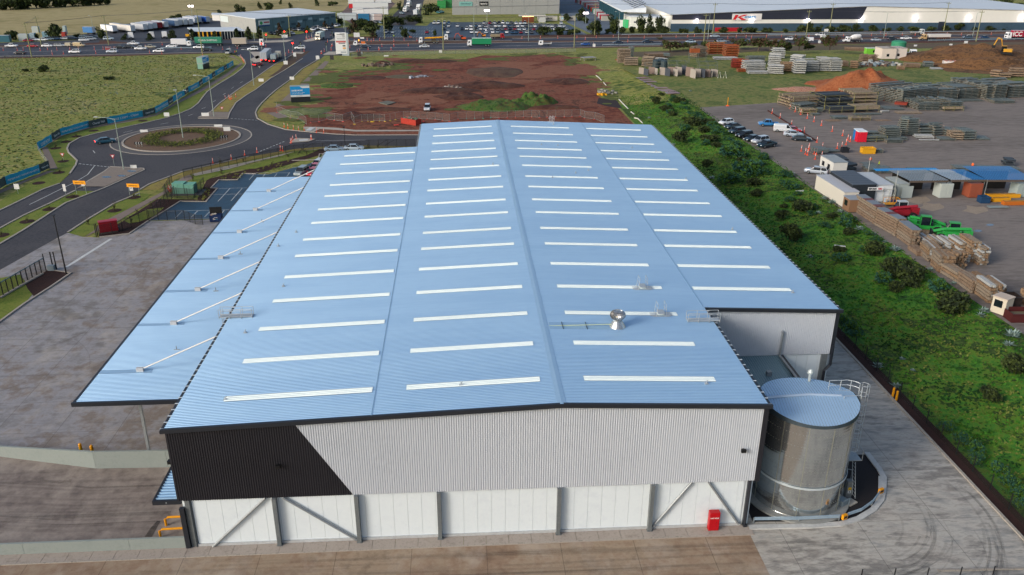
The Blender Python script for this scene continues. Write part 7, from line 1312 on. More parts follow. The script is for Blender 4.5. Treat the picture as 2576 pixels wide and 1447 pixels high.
t=thing('bus_shelter','lit open shed with a pale roof behind the busy car park','shed',at(*T3(70,228)));b=MB();b.box(0,16,0,4,3.6,4.2);b.build('roof',pm('#c0bdb6'),t);b=MB();b.box(2,9,1,3.6,0,3.4);b.build('shed_body',pm('#6a3c28'),t)
b=MB();b.box(2.2,8.8,.3,.5,3.3,3.5);b.build('lamp',mt('warm_tube_lit',['#ffd8a0','#ffe0b0'],1,3,emit='#ffc070',es=6),t);t.name='open_shed';b=MB();b.box(12,16,.5,3,0,3.5);b.build('shed_body',pm('#b9bcbc'),t)
for i,(r,pts,lab) in enumerate([(T3,[(910,463),(1500,455)],'silver crash barrier along the near kerb, right of the blue hatchback'),(T3,[(1105,358),(1700,352),(2576,348)],'long silver crash barrier on the far side below the dark trees'),(T4,[(0,350),(600,342),(1500,330),(2576,322)],'long silver crash barrier below the white wall trees'),(T4,[(1610,418),(2100,408),(2700,400)],'silver crash barrier in front of the red semi trailer'),(T4,[(0,362),(800,355),(1450,345)],'second crash barrier in the median'),(T1,[(1620,495),(2130,488)],'pale barrier in the middle of the highway left of the junction')]):
    P_=[at(*r(*q)) for q in pts];t=thing('guard_rail',lab,'crash barrier',P_[0],group='crash barriers');b=MB();b.rib([p-P_[0] for p in P_],.08,.4,.8);b.build('rail',mt('barrier_steel',[]),t)
    b=MB()
    for k in range(len(P_)-1):
        n=int((P_[k+1]-P_[k]).length/4)
        for j in range(n): q=P_[k].lerp(P_[k+1],j/n)-P_[0];b.box(q.x-.06,q.x+.06,q.y-.06,q.y+.1,0,.7)
    o=b.build('posts',GALV,t);o['kind']='stuff'
fence('wire fence between the dirt site and the highway verge',PL(T2,(960,575),(1310,560),(1900,545),(2570,535))+PL(T3,(640,522),),22,1.7,post_m=GALD,mesh_m=see('pale_mesh','#8c9188',.3),rail=False)
TFM=see('temp_fence_mesh','#8f9490',.1);FT=[pm('#c8423a',.7),pm('#cfae2a',.7),pm('#2a9a86',.7)]
def tf(p,q,lab,foot,grp='temporary fence panels on the dirt site'):
    a=atan2(q.y-p.y,q.x-p.x);L=(q-p).length;t=thing('temporary_fence',lab,'fence',p,a,grp)
    b=MB();b.tube([(0,0,.1),(0,0,2.1),(L-.05,0,2.1),(L-.05,0,.1)],.035,5);b.tube([(0,0,.2),(L,0,.2)],.03,5);b.build('frame',pm('#9da09c',.4,.5),t)
    b=MB();b.poly([(0,0,.2),(L,0,.2),(L,0,2.1),(0,0,2.1)]);b.build('mesh_panel',TFM,t);b=MB();b.box(-.35,.35,-.14,.14,0,.16);b.build('foot',FT[foot],t,rz=pi/2)
run=PL(M2,(210,560),(215,600),(350,655),(430,665),(510,720));line2=PL(M2,(550,700),(635,692),(712,668),(792,678),(875,690),(960,660),(990,715),(1065,688),(1125,686),(1185,684),(1243,684),(1297,688),(1350,680),(1403,670),(1482,655),(1558,655),(1640,662),(1720,664),(1803,670),(1875,680),(1945,686),(2030,665),(2115,661),(2197,660),(2282,658),(2360,650),(2442,655),(2525,652))+PL(M3,(35,780),(115,780),(197,780),(277,785),(352,780),(440,778),(525,776),(602,775),(685,770),(730,790),(830,800),(925,835))
k_=0;words_=ordn+['twenty '+o for o in ordn[:9]]+['thirtieth']+['thirty '+o for o in ordn[:9]]+['fortieth']
for ln in (run,line2):
    for i in range(len(ln)-1): tf(ln[i],ln[i+1],'temporary wire fence panel with %s foot, %s' % (['red','yellow','green'][0 if k_<9 else 1 if k_<18 else 2 if 26<=k_<=29 else 0],'%s in the short curved run' % ordn[i] if ln is run else '%s from left in long run' % words_[i] if i<len(words_) else 'at the far right end, %d' % i),0 if k_<9 else 1 if k_<18 else 2 if 26<=k_<=29 else 0);k_+=1
p=at(*M2(1458,705));q=at(*M2(1605,730));t=thing('skip_bin','red skip bin full of rubble beside the temporary fence','skip bin',p,atan2(q.y-p.y,q.x-p.x));L=(q-p).length
b=MB()
for y0,y1 in ((0,.08),(2.2,2.28)): b.box(0,L,y0,y1,.1,1.6)
for x0 in (0,L-.08): b.box(x0,x0+.08,.08,2.2,.1,1.6)
b.box(0,L,0,2.28,.05,.15);[b.box(L*k/8,L*k/8+.1,-.06,0,.1,1.6) for k in range(8)];b.build('bin_body',mt('skip_red',['#9c2f24','#b03a2c'],1,5,.6),t)
b=MB();rnd=random.Random(3)
for k in range(40): x,y=rnd.uniform(.3,L-.5),rnd.uniform(.2,1.9);b.box(x,x+rnd.uniform(.2,.9),y,y+rnd.uniform(.1,.4),1.2,1.45+rnd.uniform(0,.4),rnd.randrange(3),rnd.uniform(0,3),(x,y))
b.build('rubble',[pm('#6a5e50'),pm('#a39a8c'),pm('#2f6b4c')],t);tw=None
for i,(x,y,c,lab) in enumerate([(1400,725,0,'red barrier foot lying left of the skip bin'),(1430,722,0,'second red barrier foot lying left of the skip bin'),(1685,690,0,'red barrier foot right of the skip bin'),(1165,692,1,'yellow barrier foot lying on the dirt')]):
    b=MB();b.box(-.4,.4,-.2,.2,0,.25);tag(b.build('barrier_foot',FT[c],loc=at(*M2(x,y)),rz=i),lab,'barrier foot')
b=MB();b.prism([tuple(q.xy-at(*M2(1320,505)).xy) for q in PL(M2,(1230,503),(1320,485),(1405,500),(1320,525))],.05,.3);tag(b.build('manhole_slab',mt('slab_grey',['#5c5c54','#6c6c62'],1,4),loc=at(*M2(1320,505))),'grey diamond shaped concrete slab lying on the red dirt','slab')
def rocks(name,lab,p,n,cols,R,s,cat='rocks',seed=1,z=0):
    rnd=random.Random(seed);t=thing(name,lab,cat,p);b=MB()
    for k in range(n):
        x,y=rnd.gauss(0,R*.5),rnd.gauss(0,R*.35);q=s*rnd.uniform(.5,1.3);b.box(x-q/2,x+q/2,y-q/2,y+q*.4,0,q*rnd.uniform(.5,1),rnd.randrange(len(cols)),rnd.uniform(0,3),(x,y))
    o=b.build('pile',[pm(c,.9) for c in cols],t);return t
mnd('dirt_mound',M2,1480,235,7,5,.35,mt('pale_mud',['#4f4636','#5f5644'],.4,3,.9),41);mnd('dirt_mound',M2,1640,232,6,4,.3,mt('pink_mud',['#5c4036','#6d4e42'],.4,3,.9),42)
for i,(x,y) in enumerate([(1560,248),(1625,245),(1678,238)]): rocks('rock','pale rock beside the muddy circle, %s' % ordn[i],at(*M2(x,y)),5,['#a3a9b4','#8c929c'],1.5,.9,'rock',i)
rocks('rock_pile','pile of pale rocks on the red dirt',at(*M2(1955,355)),60,['#9a8f86','#7a6a60','#b5aaa0'],4,.7,'rocks',5);rocks('rock_pile','small pile of brown rocks near the footpath',at(*M2(1255,125)),50,['#5c4c44','#6c5c52','#8a7a6c'],5,.9,'rocks',6)
rocks('yellow_debris','heap of yellow debris at the right edge of the dirt site',at(*M3(915,555)),14,['#d9a020','#c48c18'],1.6,.7,'debris',7);rocks('timber_offcuts','pile of grey timber above the yellow debris',at(*M3(930,535)),22,['#8a8880','#6c6a62'],4,1.0,'timber',8)
b=MB();b.box(-3,3,-2,2,1.2,1.3);[b.box(x-.1,x+.1,y-.1,y+.1,0,1.2) for x in (-2.6,2.6) for y in (-1.6,1.6)];tag(b.build('old_table',pm('#8f8a86'),loc=at(*M3(765,205)),rz=.3),'low grey sheet metal table in the weeds right of the dirt','table')
for i,pts in enumerate([[(845,362),(870,380),(900,410)],[(920,432),(945,460)],[(1075,602),(1110,640),(1165,695)],[(1195,728),(1225,750)],[(1228,788),(1265,795),(1310,840)]]):
    b=MB();q=PL(M3,*pts);q=[Vector((p.x,p.y,H(p.x,p.y)+.15)) for p in q];b.tube([p-q[0] for p in q],.16,6);tag(b.build('white_pipe',pm('#c9c6bc'),loc=q[0]),'white pipe lying along the foot of the bank, %s from the highway end' % ordn[i],'pipe','white pipes along the bank')
GSC=mt('galvanised_scaffold',['#414a49','#59625f','#737b79','#4b5351'],2,9,.55,.2);TSC=mt('weathered_timber',['#5a4e43','#7b6d5d','#958775','#4d4239'],2,9,.9)
TBR=mt('warm_brown_timber',['#5c4535','#7a614b','#957d62','#4a382b'],2,9,.9);TOR=mt('orange_timber',['#7a3c20','#92502e','#6a3018'],2,9,.9);TPL=mt('pale_boards',['#8a8c8a','#a4a6a4','#b6b6b2'],2,9,.8)
DKP=mt('dark_panels',['#262b31','#343a41','#2c3138'],1,6,.5);BRG=mt('brown_grey_beam',['#5a4638','#75604e','#8f7c68','#4a382e'],2,9,.9);RDT=mt('dark_red_steel',['#6a2018','#84301f','#4e1a14'],2,6,.6)
MK={'g': GSC,'t': TSC,'b': TBR,'o': TOR,'p': TPL,'d': DKP,'w': BRG,'r': RDT}
STK=0
def stack(r,x0,y0,x1,y1,d,h,kind,lab,lay=.3,rz=0,z=YZ,cat='stack',name=None,ends=False,cage=False):
    global STK;STK+=1;rnd=random.Random(STK);p,q=at(*r(x0,y0),z),at(*r(x1,y1),z);L=(q-p).length;a=atan2(q.y-p.y,q.x-p.x)+rz
    p.z=max(z,H(p.x,p.y)) if p.x<97 else z;m=MK[kind];m2={'g': TSC,'t': BRG,'b': TSC,'o': TBR,'p': GSC,'d': GSC,'w': TSC,'r': DKP}[kind]
    t=thing(name or {'g': 'scaffold_stack','p': 'board_stack','d': 'panel_stack','r': 'steel_stack'}.get(kind,'timber_stack'),lab,cat,(p.x,p.y,p.z+.03),a,'stacks in the storage yard')
    b=MB();s=MB();lay=lay*1.6 if h>1.4 else lay;n=max(1,int(round(h/lay)));hh=h/n;C_=[rnd.choice((0,0,1,1,2)) if n>3 else 0 for _ in range(20)]
    for i in range(n):
        z0=i*hh;e=rnd.uniform(-.08,.1);g=.12
        if hh>.22:
            k=max(2,int(L/2.2)+1)
            for j in range(k): xx=(L-.12)*j/(k-1);s.box(xx,xx+.12,-.02,d+.02,z0,z0+.06)
        nb=max(1,min(14,int(d/.55))) if not ends else max(2,min(16,int(L/.5)))
        for j in range(nb):
            if i>=n-C_[j]: continue
            if not ends: w_=d/nb;f=rnd.uniform(-g,g)*2;b.box(f+e,L+f+e,w_*j+.05,w_*(j+1)-.05,z0+hh*.5,z0+hh*.97)
            else: w_=L/nb;f=rnd.uniform(-g,g);b.box(w_*j+.02,w_*(j+1)-.02,f+e,d+f+e,z0+.06,z0+hh-.03)
    b.build('layers',m,t);s.build('bearers',m2,t)
    if cage:
        c=MB()
        for xx in (0,L/2,L):
            for yy in (-.06,d): c.tube([(xx,yy,0),(xx,yy,h+.15)],.05,5)
        for zz in (h*.5,h+.1): c.tube([(0,-.06,zz),(L,-.06,zz)],.04,5);c.tube([(0,-.06,zz),(0,d,zz)],.04,5)
        c.build('cage_frame',mt('olive_frame',['#7c7848','#8f8b5c'],2,6,.6),t)
    return t
for a in [
 (M4,245,690,540,672,8,3.3,'t','long grey tan stack at the left of the upper yard, in an olive cage',.5,1),(M4,315,722,480,702,4,2.0,'g','short grey stack in front of the left olive caged stack',.4,0),(M4,345,750,485,747,2.5,1.5,'t','low tan stack nearest the camera before the left caged stacks',.5,1),(M4,490,725,552,728,3,1.0,'g','small low grey stack before the dark panels',.3,0),
 (M4,560,700,850,690,9,3.8,'d','tall dark panel stack in the centre of the upper yard',.6,1),(M4,612,742,862,736,3,1.9,'d','dark panel stack with two pale framed bays in front',.9,1),(M4,850,672,1085,664,9,4.0,'t','tall pale timber stack right of the dark panels',.7,1),(M4,870,737,1110,728,4,2.0,'t','flat topped tan crate stack before the pale timber',.9,1),
 (M4,445,762,527,760,1.6,.5,'g','tiny low grey stack left of the long boards',.25,0),(M4,672,802,800,797,3,.6,'g','low grey pallet left of the wire crate',.2,0),(M4,835,817,1025,812,1.6,1.2,'t','pale wire crate of timber on the open gravel',.3,1),(M4,880,762,1140,756,2,.35,'g','long thin grey boards lying on the gravel',.17,0),(M4,1170,705,1370,708,5,.4,'g','flat grey planks beside the green scaffold',.2,0),(M4,1310,745,1550,745,3,.35,'t','flat brown planks on the gravel below the scaffold',.17,0),(M4,1150,735,1220,730,1,.6,'p','small pale blue box on the flat planks',.3,0),(M4,600,822,745,820,2.5,.12,'w','thin rusty frame lying left on the gravel',.1,0),(M4,1090,820,1240,815,2,.12,'w','thin rusty frame lying right on the gravel',.1,0),
 (M4,1272,640,1330,650,14,4.6,'g','tallest green grey scaffold stack, left end',.32,0),(M4,1340,655,1690,620,14,4.4,'g','long green grey scaffold stack behind the front ones',.32,0),(M4,1470,668,1500,690,9,3.2,'g','narrow scaffold stack between the long ones',.3,0),(M4,1505,712,1728,708,8,2.4,'g','front left green grey scaffold stack',.3,0),(M4,1738,708,1952,700,8,2.3,'g','front right green grey scaffold stack',.3,0),(M4,1700,620,1900,610,13,3.6,'g','middle right green grey scaffold stack',.3,0),(M4,1910,600,2110,590,11,3.6,'g','green grey scaffold stack right of the middle',.3,0),(M4,2180,600,2250,595,15,4.6,'g','scaffold stack third from the right edge',.32,0),(M4,2265,600,2385,592,15,4.6,'g','scaffold stack second from the right edge',.32,0),(M4,2400,585,2640,575,13,4.2,'g','scaffold stack at the right edge',.32,0),(M4,2270,640,2480,640,5,.9,'g','low scaffold stack before the right edge stacks',.3,0),(M4,1920,622,2160,620,3,.4,'g','flat grey boards under the right scaffold stacks',.2,0),
 (M4,1270,675,1390,685,2,1.5,'r','two dark red crates before the tall scaffold',.7,0),(M4,1770,718,1960,716,.8,1.3,'t','row of tan wire cages before the front right scaffold',1.2,1),
 (M4,1310,955,1385,962,5,4.2,'g','tall leaning grey stack in the middle yard, left half',.35,0),(M4,1395,965,1510,962,5,4.3,'g','tall leaning grey stack in the middle yard, right half',.35,0),(M4,1520,965,1655,962,5,2.5,'g','medium grey stack right of the tall leaning ones',.35,0),(M4,1668,967,1760,960,5,3.0,'g','grey stack with splayed top boards',.35,0),(M4,1165,1005,1328,1002,4,3.0,'g','neat teal grey stack right of the red toilet',.3,0),(M4,1192,1040,1355,1038,2.5,.9,'g','low grey crate before the teal grey stack',.3,0),(M4,980,1028,1190,1025,2,1.4,'g','long caged grey stack beside the red toilet',.6,1),(M4,965,985,1150,985,2,1.5,'g','long grey stack behind the caged one by the toilets',.3,0),(M4,1325,1012,1400,1012,3,.7,'g','small low stack right of the teal grey stack',.3,0),
 (M4,1845,1008,1955,1012,5,2.2,'t','tan grey stack at the right of the middle yard, left one',.35,0),(M4,1962,1012,2085,1010,5,2.4,'g','tan grey stack at the right of the middle yard, right one',.35,0),(M4,1720,1012,1890,1015,3,.5,'g','flat pallet before the tan grey stacks',.2,0),(M4,2090,1005,2225,1012,4,.4,'g','flat dark mesh sheets at the right of the middle yard',.2,0),(M4,1490,992,1670,997,2.5,.7,'p','pale blue plastic wrapped pallet on the ground',.35,0),(M4,1522,1016,1720,1018,.8,.3,'p','single pale beam lying before the wrapped pallet',.3,0),(M4,1765,960,1830,965,4,1.6,'g','small grey stack left of the tan grey stacks',.3,0),
 (M4,500,1168,610,1162,3.5,1.5,'g','silver grey steel pack near the white office',.75,0),(M4,615,1135,720,1130,3,.4,'g','flat grey pack right of the silver steel pack',.2,0),(M4,1060,1140,1158,1140,1.5,1.1,'g','grey pallet right of the yellow skip',.3,0),(M4,680,1250,800,1250,5,1.2,'d','grey topped dark rack behind the white office',.5,0),(M4,790,1345,890,1330,3,1.9,'d','black pallets stacked behind the white office',.5,0),(M4,985,1268,1100,1262,3,.15,'g','flat steel plates beside the two workers',.15,0),(M4,1010,1345,1250,1345,4,.9,'g','long steel rack just behind the blue roof',.3,0),(M4,1430,1340,1690,1345,3,.6,'g','long steel rails behind the grey roof',.3,0),(M4,1880,1330,2530,1345,3,1.0,'g','very long steel trusses behind the right blue roof',.33,0),(M4,2380,1275,2470,1280,3,1.6,'d','dark blue pallet stack at the right behind the sheds',.5,0),
 (M3,1072,240,1185,240,6,5.5,'t','tall grey timber stack at the left of the upper paddock',.35,0),(M3,1190,200,1222,200,6,5.0,'g','narrow tall stack behind the tall grey timber',.35,0),(M3,1130,260,1265,262,5,3.0,'t','low timber stack before the tall grey one',.4,0),(M3,1300,270,1415,275,6,3.6,'t','splayed timber stack left of the dark tanks',.4,0),(M3,1365,190,1560,185,5,1.8,'w','messy brown pile in the upper paddock',.4,0),(M3,1525,188,1585,188,3,2.0,'g','green grey cabinet stack in the upper paddock',1.0,0),(M3,1860,180,1960,172,5,4.2,'t','leaning pale poles left of the orange timber',.4,0),(M3,1975,150,2140,150,6,5.0,'o','orange brown timber stack, left one',.45,1),(M3,2145,175,2275,175,6,4.8,'o','bright orange timber stack, right one',.4,0),(M3,2040,205,2265,205,4,1.0,'p','pale boards before the orange timber',.3,0),(M3,2205,285,2310,288,4,3.4,'r','dark red steel stack',.4,0),(M3,2312,290,2385,285,4,3.2,'o','bright red orange box stack',.8,0),(M3,2270,325,2350,325,2.5,1.1,'o','yellow orange pallet before the dark red steel',.4,0),(M3,2355,325,2545,320,5,3.8,'p','large pale grey board stack',.4,0),(M3,2370,240,2540,240,5,3.0,'g','grey frame stack behind the pale boards',.4,0),(M3,2380,345,2572,345,3,.9,'p','low pale metal heap before the board stack',.3,0),(M3,1420,190,1520,205,3,.5,'p','pale blue sheet lying in the upper paddock',.25,0),
 (M4,0,270,120,275,6,4.6,'p','pale grey board stack at the left of the white row',.4,0),(M4,60,190,168,190,5,4.0,'p','cream board stack behind the white row',.4,0),(M4,0,345,150,350,5,3.2,'p','low pale board stack in front at the left',.4,0),(M4,150,325,260,325,4,3.4,'b','yellow brown timber stack among the white ones',.4,0),(M4,215,230,330,240,5,3.0,'p','bright white stack, upper',.5,0),(M4,265,345,375,347,5,5.6,'p','tall bright white stack in the front',.5,0),(M4,385,325,510,320,5,4.4,'p','pale stack right of the tall bright white one',.4,0),(M4,515,318,620,318,5,4.9,'p','pale blue grey stack right of centre',.4,0),(M4,630,322,735,320,5,4.7,'p','grey stack at the end of the white row',.4,0),(M4,740,270,810,270,4,2.0,'w','brown pile after the white row',.35,0),(M4,820,285,900,290,4,2.6,'b','tan timber pile before the brown pallets',.4,0),(M4,945,225,1020,225,4,3.0,'w','brown pallets before the green hut, left',.4,0),(M4,1030,230,1095,228,4,3.0,'w','brown pallets before the green hut, right',.4,0),(M4,770,110,970,118,3,1.4,'w','weathered poles lying by the highway verge',.35,0),(M4,1300,300,1370,303,3,1.3,'b','small pile of pale and brown timber',.35,0),(M4,1375,280,1530,285,4,1.5,'w','dark brown scrap heap',.35,0),(M4,1565,275,1660,278,4,1.9,'g','dull grey pallet stack right of the scrap',.4,0),(M4,1650,300,1755,300,3,.5,'p','pale boards beside the white boat',.25,0),(M4,2225,375,2320,385,3,2.6,'w','dark brown crates at the far right, left one',.5,0),(M4,2325,388,2440,390,3,1.8,'w','dark brown crates at the far right, middle one',.5,0),(M4,2440,375,2600,380,4,3.0,'w','dark brown crates at the right edge',.5,0),(M4,1450,320,1465,322,3,.5,'p','x',.4,0)][:-1]:
    r,x0,y0,x1,y1,d,h,k,lab,lay,cg=a;stack(r,x0,y0,x1,y1,d,h,k,lab,lay,cage=bool(cg))
for i,(x,y) in enumerate([(960,250),(1010,262),(1075,245),(1120,258),(1165,240),(1200,252)]):
    rocks('scrap_heap','heap of pale scrap metal in the long scrap row, %s from the left' % ordn[i],at(*M4(x,y),YZ),26,['#8f9698','#6c6660','#7a8a94','#a3a39c','#5c4a40'],3.4,1.1,'scrap',60+i)
for i,(x,y,w_,h) in enumerate([(1300,345,2.6,2.4),(1345,360,2.6,2.5),(1400,345,2.6,2.6),(1440,350,2.6,2.4),(1510,355,2.8,2.8),(1560,365,2.8,2.8),(1600,350,3,2.8),(1640,365,2.8,2.6),(1670,355,3,3),(1725,350,3,3.2),(1780,370,3,3.4),(1815,385,3.2,3.2),(1860,375,3,3),(1905,380,3.2,3.2),(1950,375,3,2.8),(1985,372,3,2.6),(2030,368,3,2.6)]):
    t=thing('plywood_form','grey plywood form panel standing in the crooked row, %s from the left' % ordn[i],'panel',at(*M3(x,y),YZ),[-.9,-1.1,-.7,-1.2][i% 4],'standing plywood form panels')
    b=MB();b.box(-w_/2,w_/2,-.06,.06,.1,h);b.build('panel',pm(['#8d857e','#3c424c','#7a6a62','#9a948c'][i% 4],.8),t);b=MB();b.tube([(-w_*.3,.1,h*.9),(-w_*.3,1.4,0)],.05,4);b.tube([(w_*.3,.1,h*.9),(w_*.3,1.4,0)],.05,4);b.build('prop',TSC,t)
for i,(x,y) in enumerate([(1445,282),(1490,270),(1525,288)]):
    b=MB();b.lathe([(1.35,0),(1.35,2.8),(.9,3.1),(.1,3.2)],16);tag(b.build('plastic_tank',pm('#33434a',.6),loc=at(*M3(x,y),YZ)),'dark round plastic tank behind the plywood forms, %s' % ['left','middle','right'][i],'tank','dark plastic tanks')
p=at(*M4(1302,112),YZ);b=MB();b.lathe([(3.1,0),(3.1,4.0),(2.4,4.4),(.2,4.7)],24);tag(b.build('water_tank',mt('green_poly_tank',['#2f7a5c','#37886a'],1,4,.6),loc=p),'big green round water tank behind the cream huts','tank')
t=thing('trestle','white A frame trestle pair at the end of the plywood forms','trestle',at(*M3(2110,385),YZ))
for x in (-1,1): b=MB();b.tube([(x-.6,0,0),(x,0,2.4),(x+.6,0,0)],.09,5);b.build('leg_frame',pm('#c9ccc0'),t)
for i,(x,y,hh) in enumerate([(1570,300,3.2),(1780,235,4),(1880,300,3),(1340,300,2.5)]):
    t=thing('rack','thin metal rack frame in the upper paddock, %s' % ['behind the dark tanks','with an orange box on top','behind the middle forms','at the left forms'][i],'rack',at(*M3(x,y),YZ));b=MB()
    for xx in (0,3.5,7):
        for yy in (0,2): b.tube([(xx,yy,0),(xx,yy,hh)],.07,5)
    for zz in (hh*.5,hh): b.tube([(0,0,zz),(7,0,zz)],.06,5);b.tube([(0,2,zz),(7,2,zz)],.06,5)
    b.build('rack_frame',GSC,t)
    if i==1: b=MB();b.box(.2,4,.1,1.9,hh,hh+1.6);b.build('orange_box',TOR,t)
for i in range(9):
    f=i/8;p=at(*M3(1310+f*300,385+f*160),1.3);p.z=H(p.x,p.y);b=MB();b.box(-2.2,2.2,-1.3,1.3,.04,.1+.03*(i% 3));b.box(-1.8,2.0,-1.6,.6,.14+.03*(i% 2),.2+.03*(i% 2),1,.3)
    tag(b.build('old_sheet',[pm('#7f7c80'),pm('#8a6a66')],loc=p,rz=random.uniform(-.2,.3)),'weathered metal sheet in the line down the bank top, %s from the top' % ordn[i],'sheet metal','line of old metal sheets')
b=MB();[b.box(-.4+.5*k,.4+.5*k,-.2,.2,0,.3,0,k) for k in range(3)];tag(b.build('orange_bag',TOR,loc=at(*M3(1060,205),YZ)),'small orange bag left of the tall grey timber','bag')
def hut(r,x,y,L,W_,H_,hd,col,roof,lab,cat='hut',name='site_office',win=2,z=YZ,ribs=False):
    p=at(*r(x,y),z);t=thing(name,lab,cat,(p.x,p.y,z+.03),radians(hd));b=MB();b.box(0,L,0,W_,.15,H_)
    if ribs: [b.box(L*k/int(L/.35),L*k/int(L/.35)+.14,-.025,W_+.025,.2,H_-.1) for k in range(int(L/.35))]
    b.build('wall',pm(col,.6),t)
    b=MB();b.box(-.08,L+.08,-.08,W_+.08,H_+.004,H_+.14);[b.box(L*k/8-.03,L*k/8+.03,-.08,W_+.08,H_+.144,H_+.17) for k in range(1,8)];b.build('roof',pm(roof,.55),t)
    for k in range(win): x0=L*(k+.6)/(win+.4)-.5;b=MB();b.box(x0,x0+1.1,-.05,-.005,1.1,2.1);b.build('window',GLS,t)
    return t
hut(M4,512,1292,6.4,3.1,2.9,-88,'#d4d2ca','#8f979a','white site office hut beside the silver wagon').children[0]
hut(M4,985,155,7.5,2.6,2.8,-2,'#6fb83a','#c2d0bc','small bright green hut with a pale roof',win=1);hut(M4,1135,195,6,7,4.2,-2,'#cfc3b8','#a89f96','cream site hut, left one of two',win=1);hut(M4,1240,192,6,7,4.2,-2,'#cdc5bd','#a69e97','cream site hut, right one of two',win=1)
t=truck(M4,1430,165,-95,'white cab over truck facing the camera beside the cream huts',z=YZ,group='yard vehicles');cab(t,3,WH,3.0);chassis(t,-3,2);boxb(t,-4,.6,1,1.2,'#8a8a88',name='tray');wheels(t,(2,-2.4),1.2)
t=thing('boat_hull','long white box trailer body lying near the brown pile','trailer body',at(*M4(1760,265),YZ),-.28);b=MB();b.box(0,12,0,2.5,.2,1.9);[b.box(.6+k*1.6,1.4+k*1.6,.3,2.2,1.9,2.2,1) for k in range(6)];b.build('hull',[pm('#d0ccc8'),pm('#a06a5c')],t);t.name='white_trailer_body'
for i,(x,c,w_) in enumerate([(872,'#1470b0',2.0),(892,'#d01c34',2.3)]):
    p=at(*M4(x,1012+i*18),YZ);t=thing('portable_toilet',['blue portable toilet','red portable toilet'][i]+' with a white roof in the storage yard','portable toilet',p,-.05);b=MB();b.box(0,w_,0,1.6,.1,2.6);b.build('cabin',pm(c,.5),t);b=MB();b.box(-.05,w_+.05,-.05,1.65,2.6,2.8);b.build('roof',pm('#d5dade'),t);b=MB();b.box(w_*.25,w_*.75,-.04,0,.2,2.4);b.build('door',pm(c,.4),t)
def skip(r,x,y,L,W_,h,col,lab): p=at(*r(x,y),YZ);t=thing('skip_bin',lab,'skip bin',p,-.05);b=MB();[b.box(0,L,yy,yy+.08,.1,h) for yy in (0,W_)];[b.box(xx,xx+.08,.08,W_,.1,h) for xx in (0,L-.08)];b.box(0,L,0,W_,.05,.15);b.box(-.1,L+.1,-.1,.0,h-.15,h);b.box(.2,L-.2,.3,W_-.2,h*.5,h*.55,1);b.build('bin_body',[mt('bin_'+col.strip('#'),[col],rough=.6),pm('#6a6450')],t)
skip(M4,950,1148,3.0,1.8,1.4,'#d29a1c','yellow skip bin on the open gravel');skip(M4,745,1136,1.6,1.3,1.2,'#22242a','black wire bin left of the yellow skip');skip(R2,2440,300,3.2,2.4,1.3,'#4c2020','dark red open skip at the right edge below the stacks')
hut(R1,468,300,12.2,2.9,3.0,-88,'#d6d0c2','#b4b6ba','long white container hut along the top of the bank','container','container_hut',0,ribs=True)
hut(R1,742,492,2.6,3.0,2.5,-88,'#8a6a50','#8f98a2','small brown timber shed at the end of the white container','shed','timber_shed',1)
t=hut(R1,1058,436,10,4.7,3.7,91,'#252b31','#4a525c','dark grey workshop hut with a red and white name board','hut','workshop_hut',0)
t['label']='dark grey workshop hut with a black and red name board'
p=at(*R1(945,430),YZ);q=at(*R1(1065,430),YZ);tt=thing('name_board','white board with black and red letters on the dark workshop hut','sign',(p.x+.3,p.y-.75,YZ));b=MB();b.box(0,3.0,-.06,0,2.7,3.3);b.build('board',TW,tt);text('ISFORM',.45,TB,tt,(.12,-.09,2.84),bold=.02);text('TSG',.45,pm('#b01c28'),tt,(1.95,-.09,2.84),bold=.02)
hut(R1,1062,428,3.3,9,3.4,0,'#cfd4d6','#a9b0b6','white box hut right of the dark workshop hut','hut','white_hut',0);hut(R1,1285,385,2.2,5,2.8,2,'#a7b0ac','#9aa2a2','pale grey container with an open door','container','open_container',0,ribs=True)
b=MB();b.box(-1.2,1.2,-.03,.03,.1,2.5);tag(b.build('container_door',pm('#a9b2ae'),loc=at(*R1(1385,388),YZ),rz=.1),'open pale container door with a reel','door')
def awn(x0,y0,x1,y1,d,h0,h1,cols,lab,posts_=True):
    p,q=at(*R1(x0,y0),YZ),at(*R1(x1,y1),YZ);L=(q-p).length;t=thing('shed_roof',lab,'shed',p,atan2(q.y-p.y,q.x-p.x));b=MB();n=int(L/.5)
    for k in range(n):
        xa,xb=L*k/n,L*(k+1)/n;mi=0 if len(cols)==1 else (0 if k/n<.55 else 1)
        for (u,w_,e) in ((xa,xa+(xb-xa)*.6,0),(xa+(xb-xa)*.6,xb,.07)): b.poly([(u,-.3,h0+e),(w_,-.3,h0+e),(w_-1.5,d,h1+e),(u-1.5,d,h1+e)],mi)
    b.build('roof_sheet',[mt('sheet_'+c.strip('#'),[c,c],rough=.5,s1=.5,s2=5) if 0 else pm(c,.5) for c in cols],t)
    b=MB();b.box(-.1,L,-.36,-.3,h0-.35,h0+.02);b.build('fascia',pm('#5c5148'),t)
    for xx in (.1,L-.2): b=MB();b.tube([(xx,0,0),(xx,0,h0)],.1,6);b.build('post',GALD,t)
    b=MB();b.box(-.5,L-1.5,d-.3,d-.1,0,h0-.1);b.build('back_wall',pm('#2c2a28'),t);return t
awn(1390,385,1770,380,6.2,3.6,4.1,['#8d99a0'],'open shed with a grey corrugated roof and dark bays');awn(1800,380,2150,378,6.0,3.7,4.1,['#a9bccb','#2f83c4'],'open shed with a half pale and half blue roof');awn(2160,385,2640,385,7.0,3.8,4.6,['#3a7db8'],'open shed with a bright blue corrugated roof')
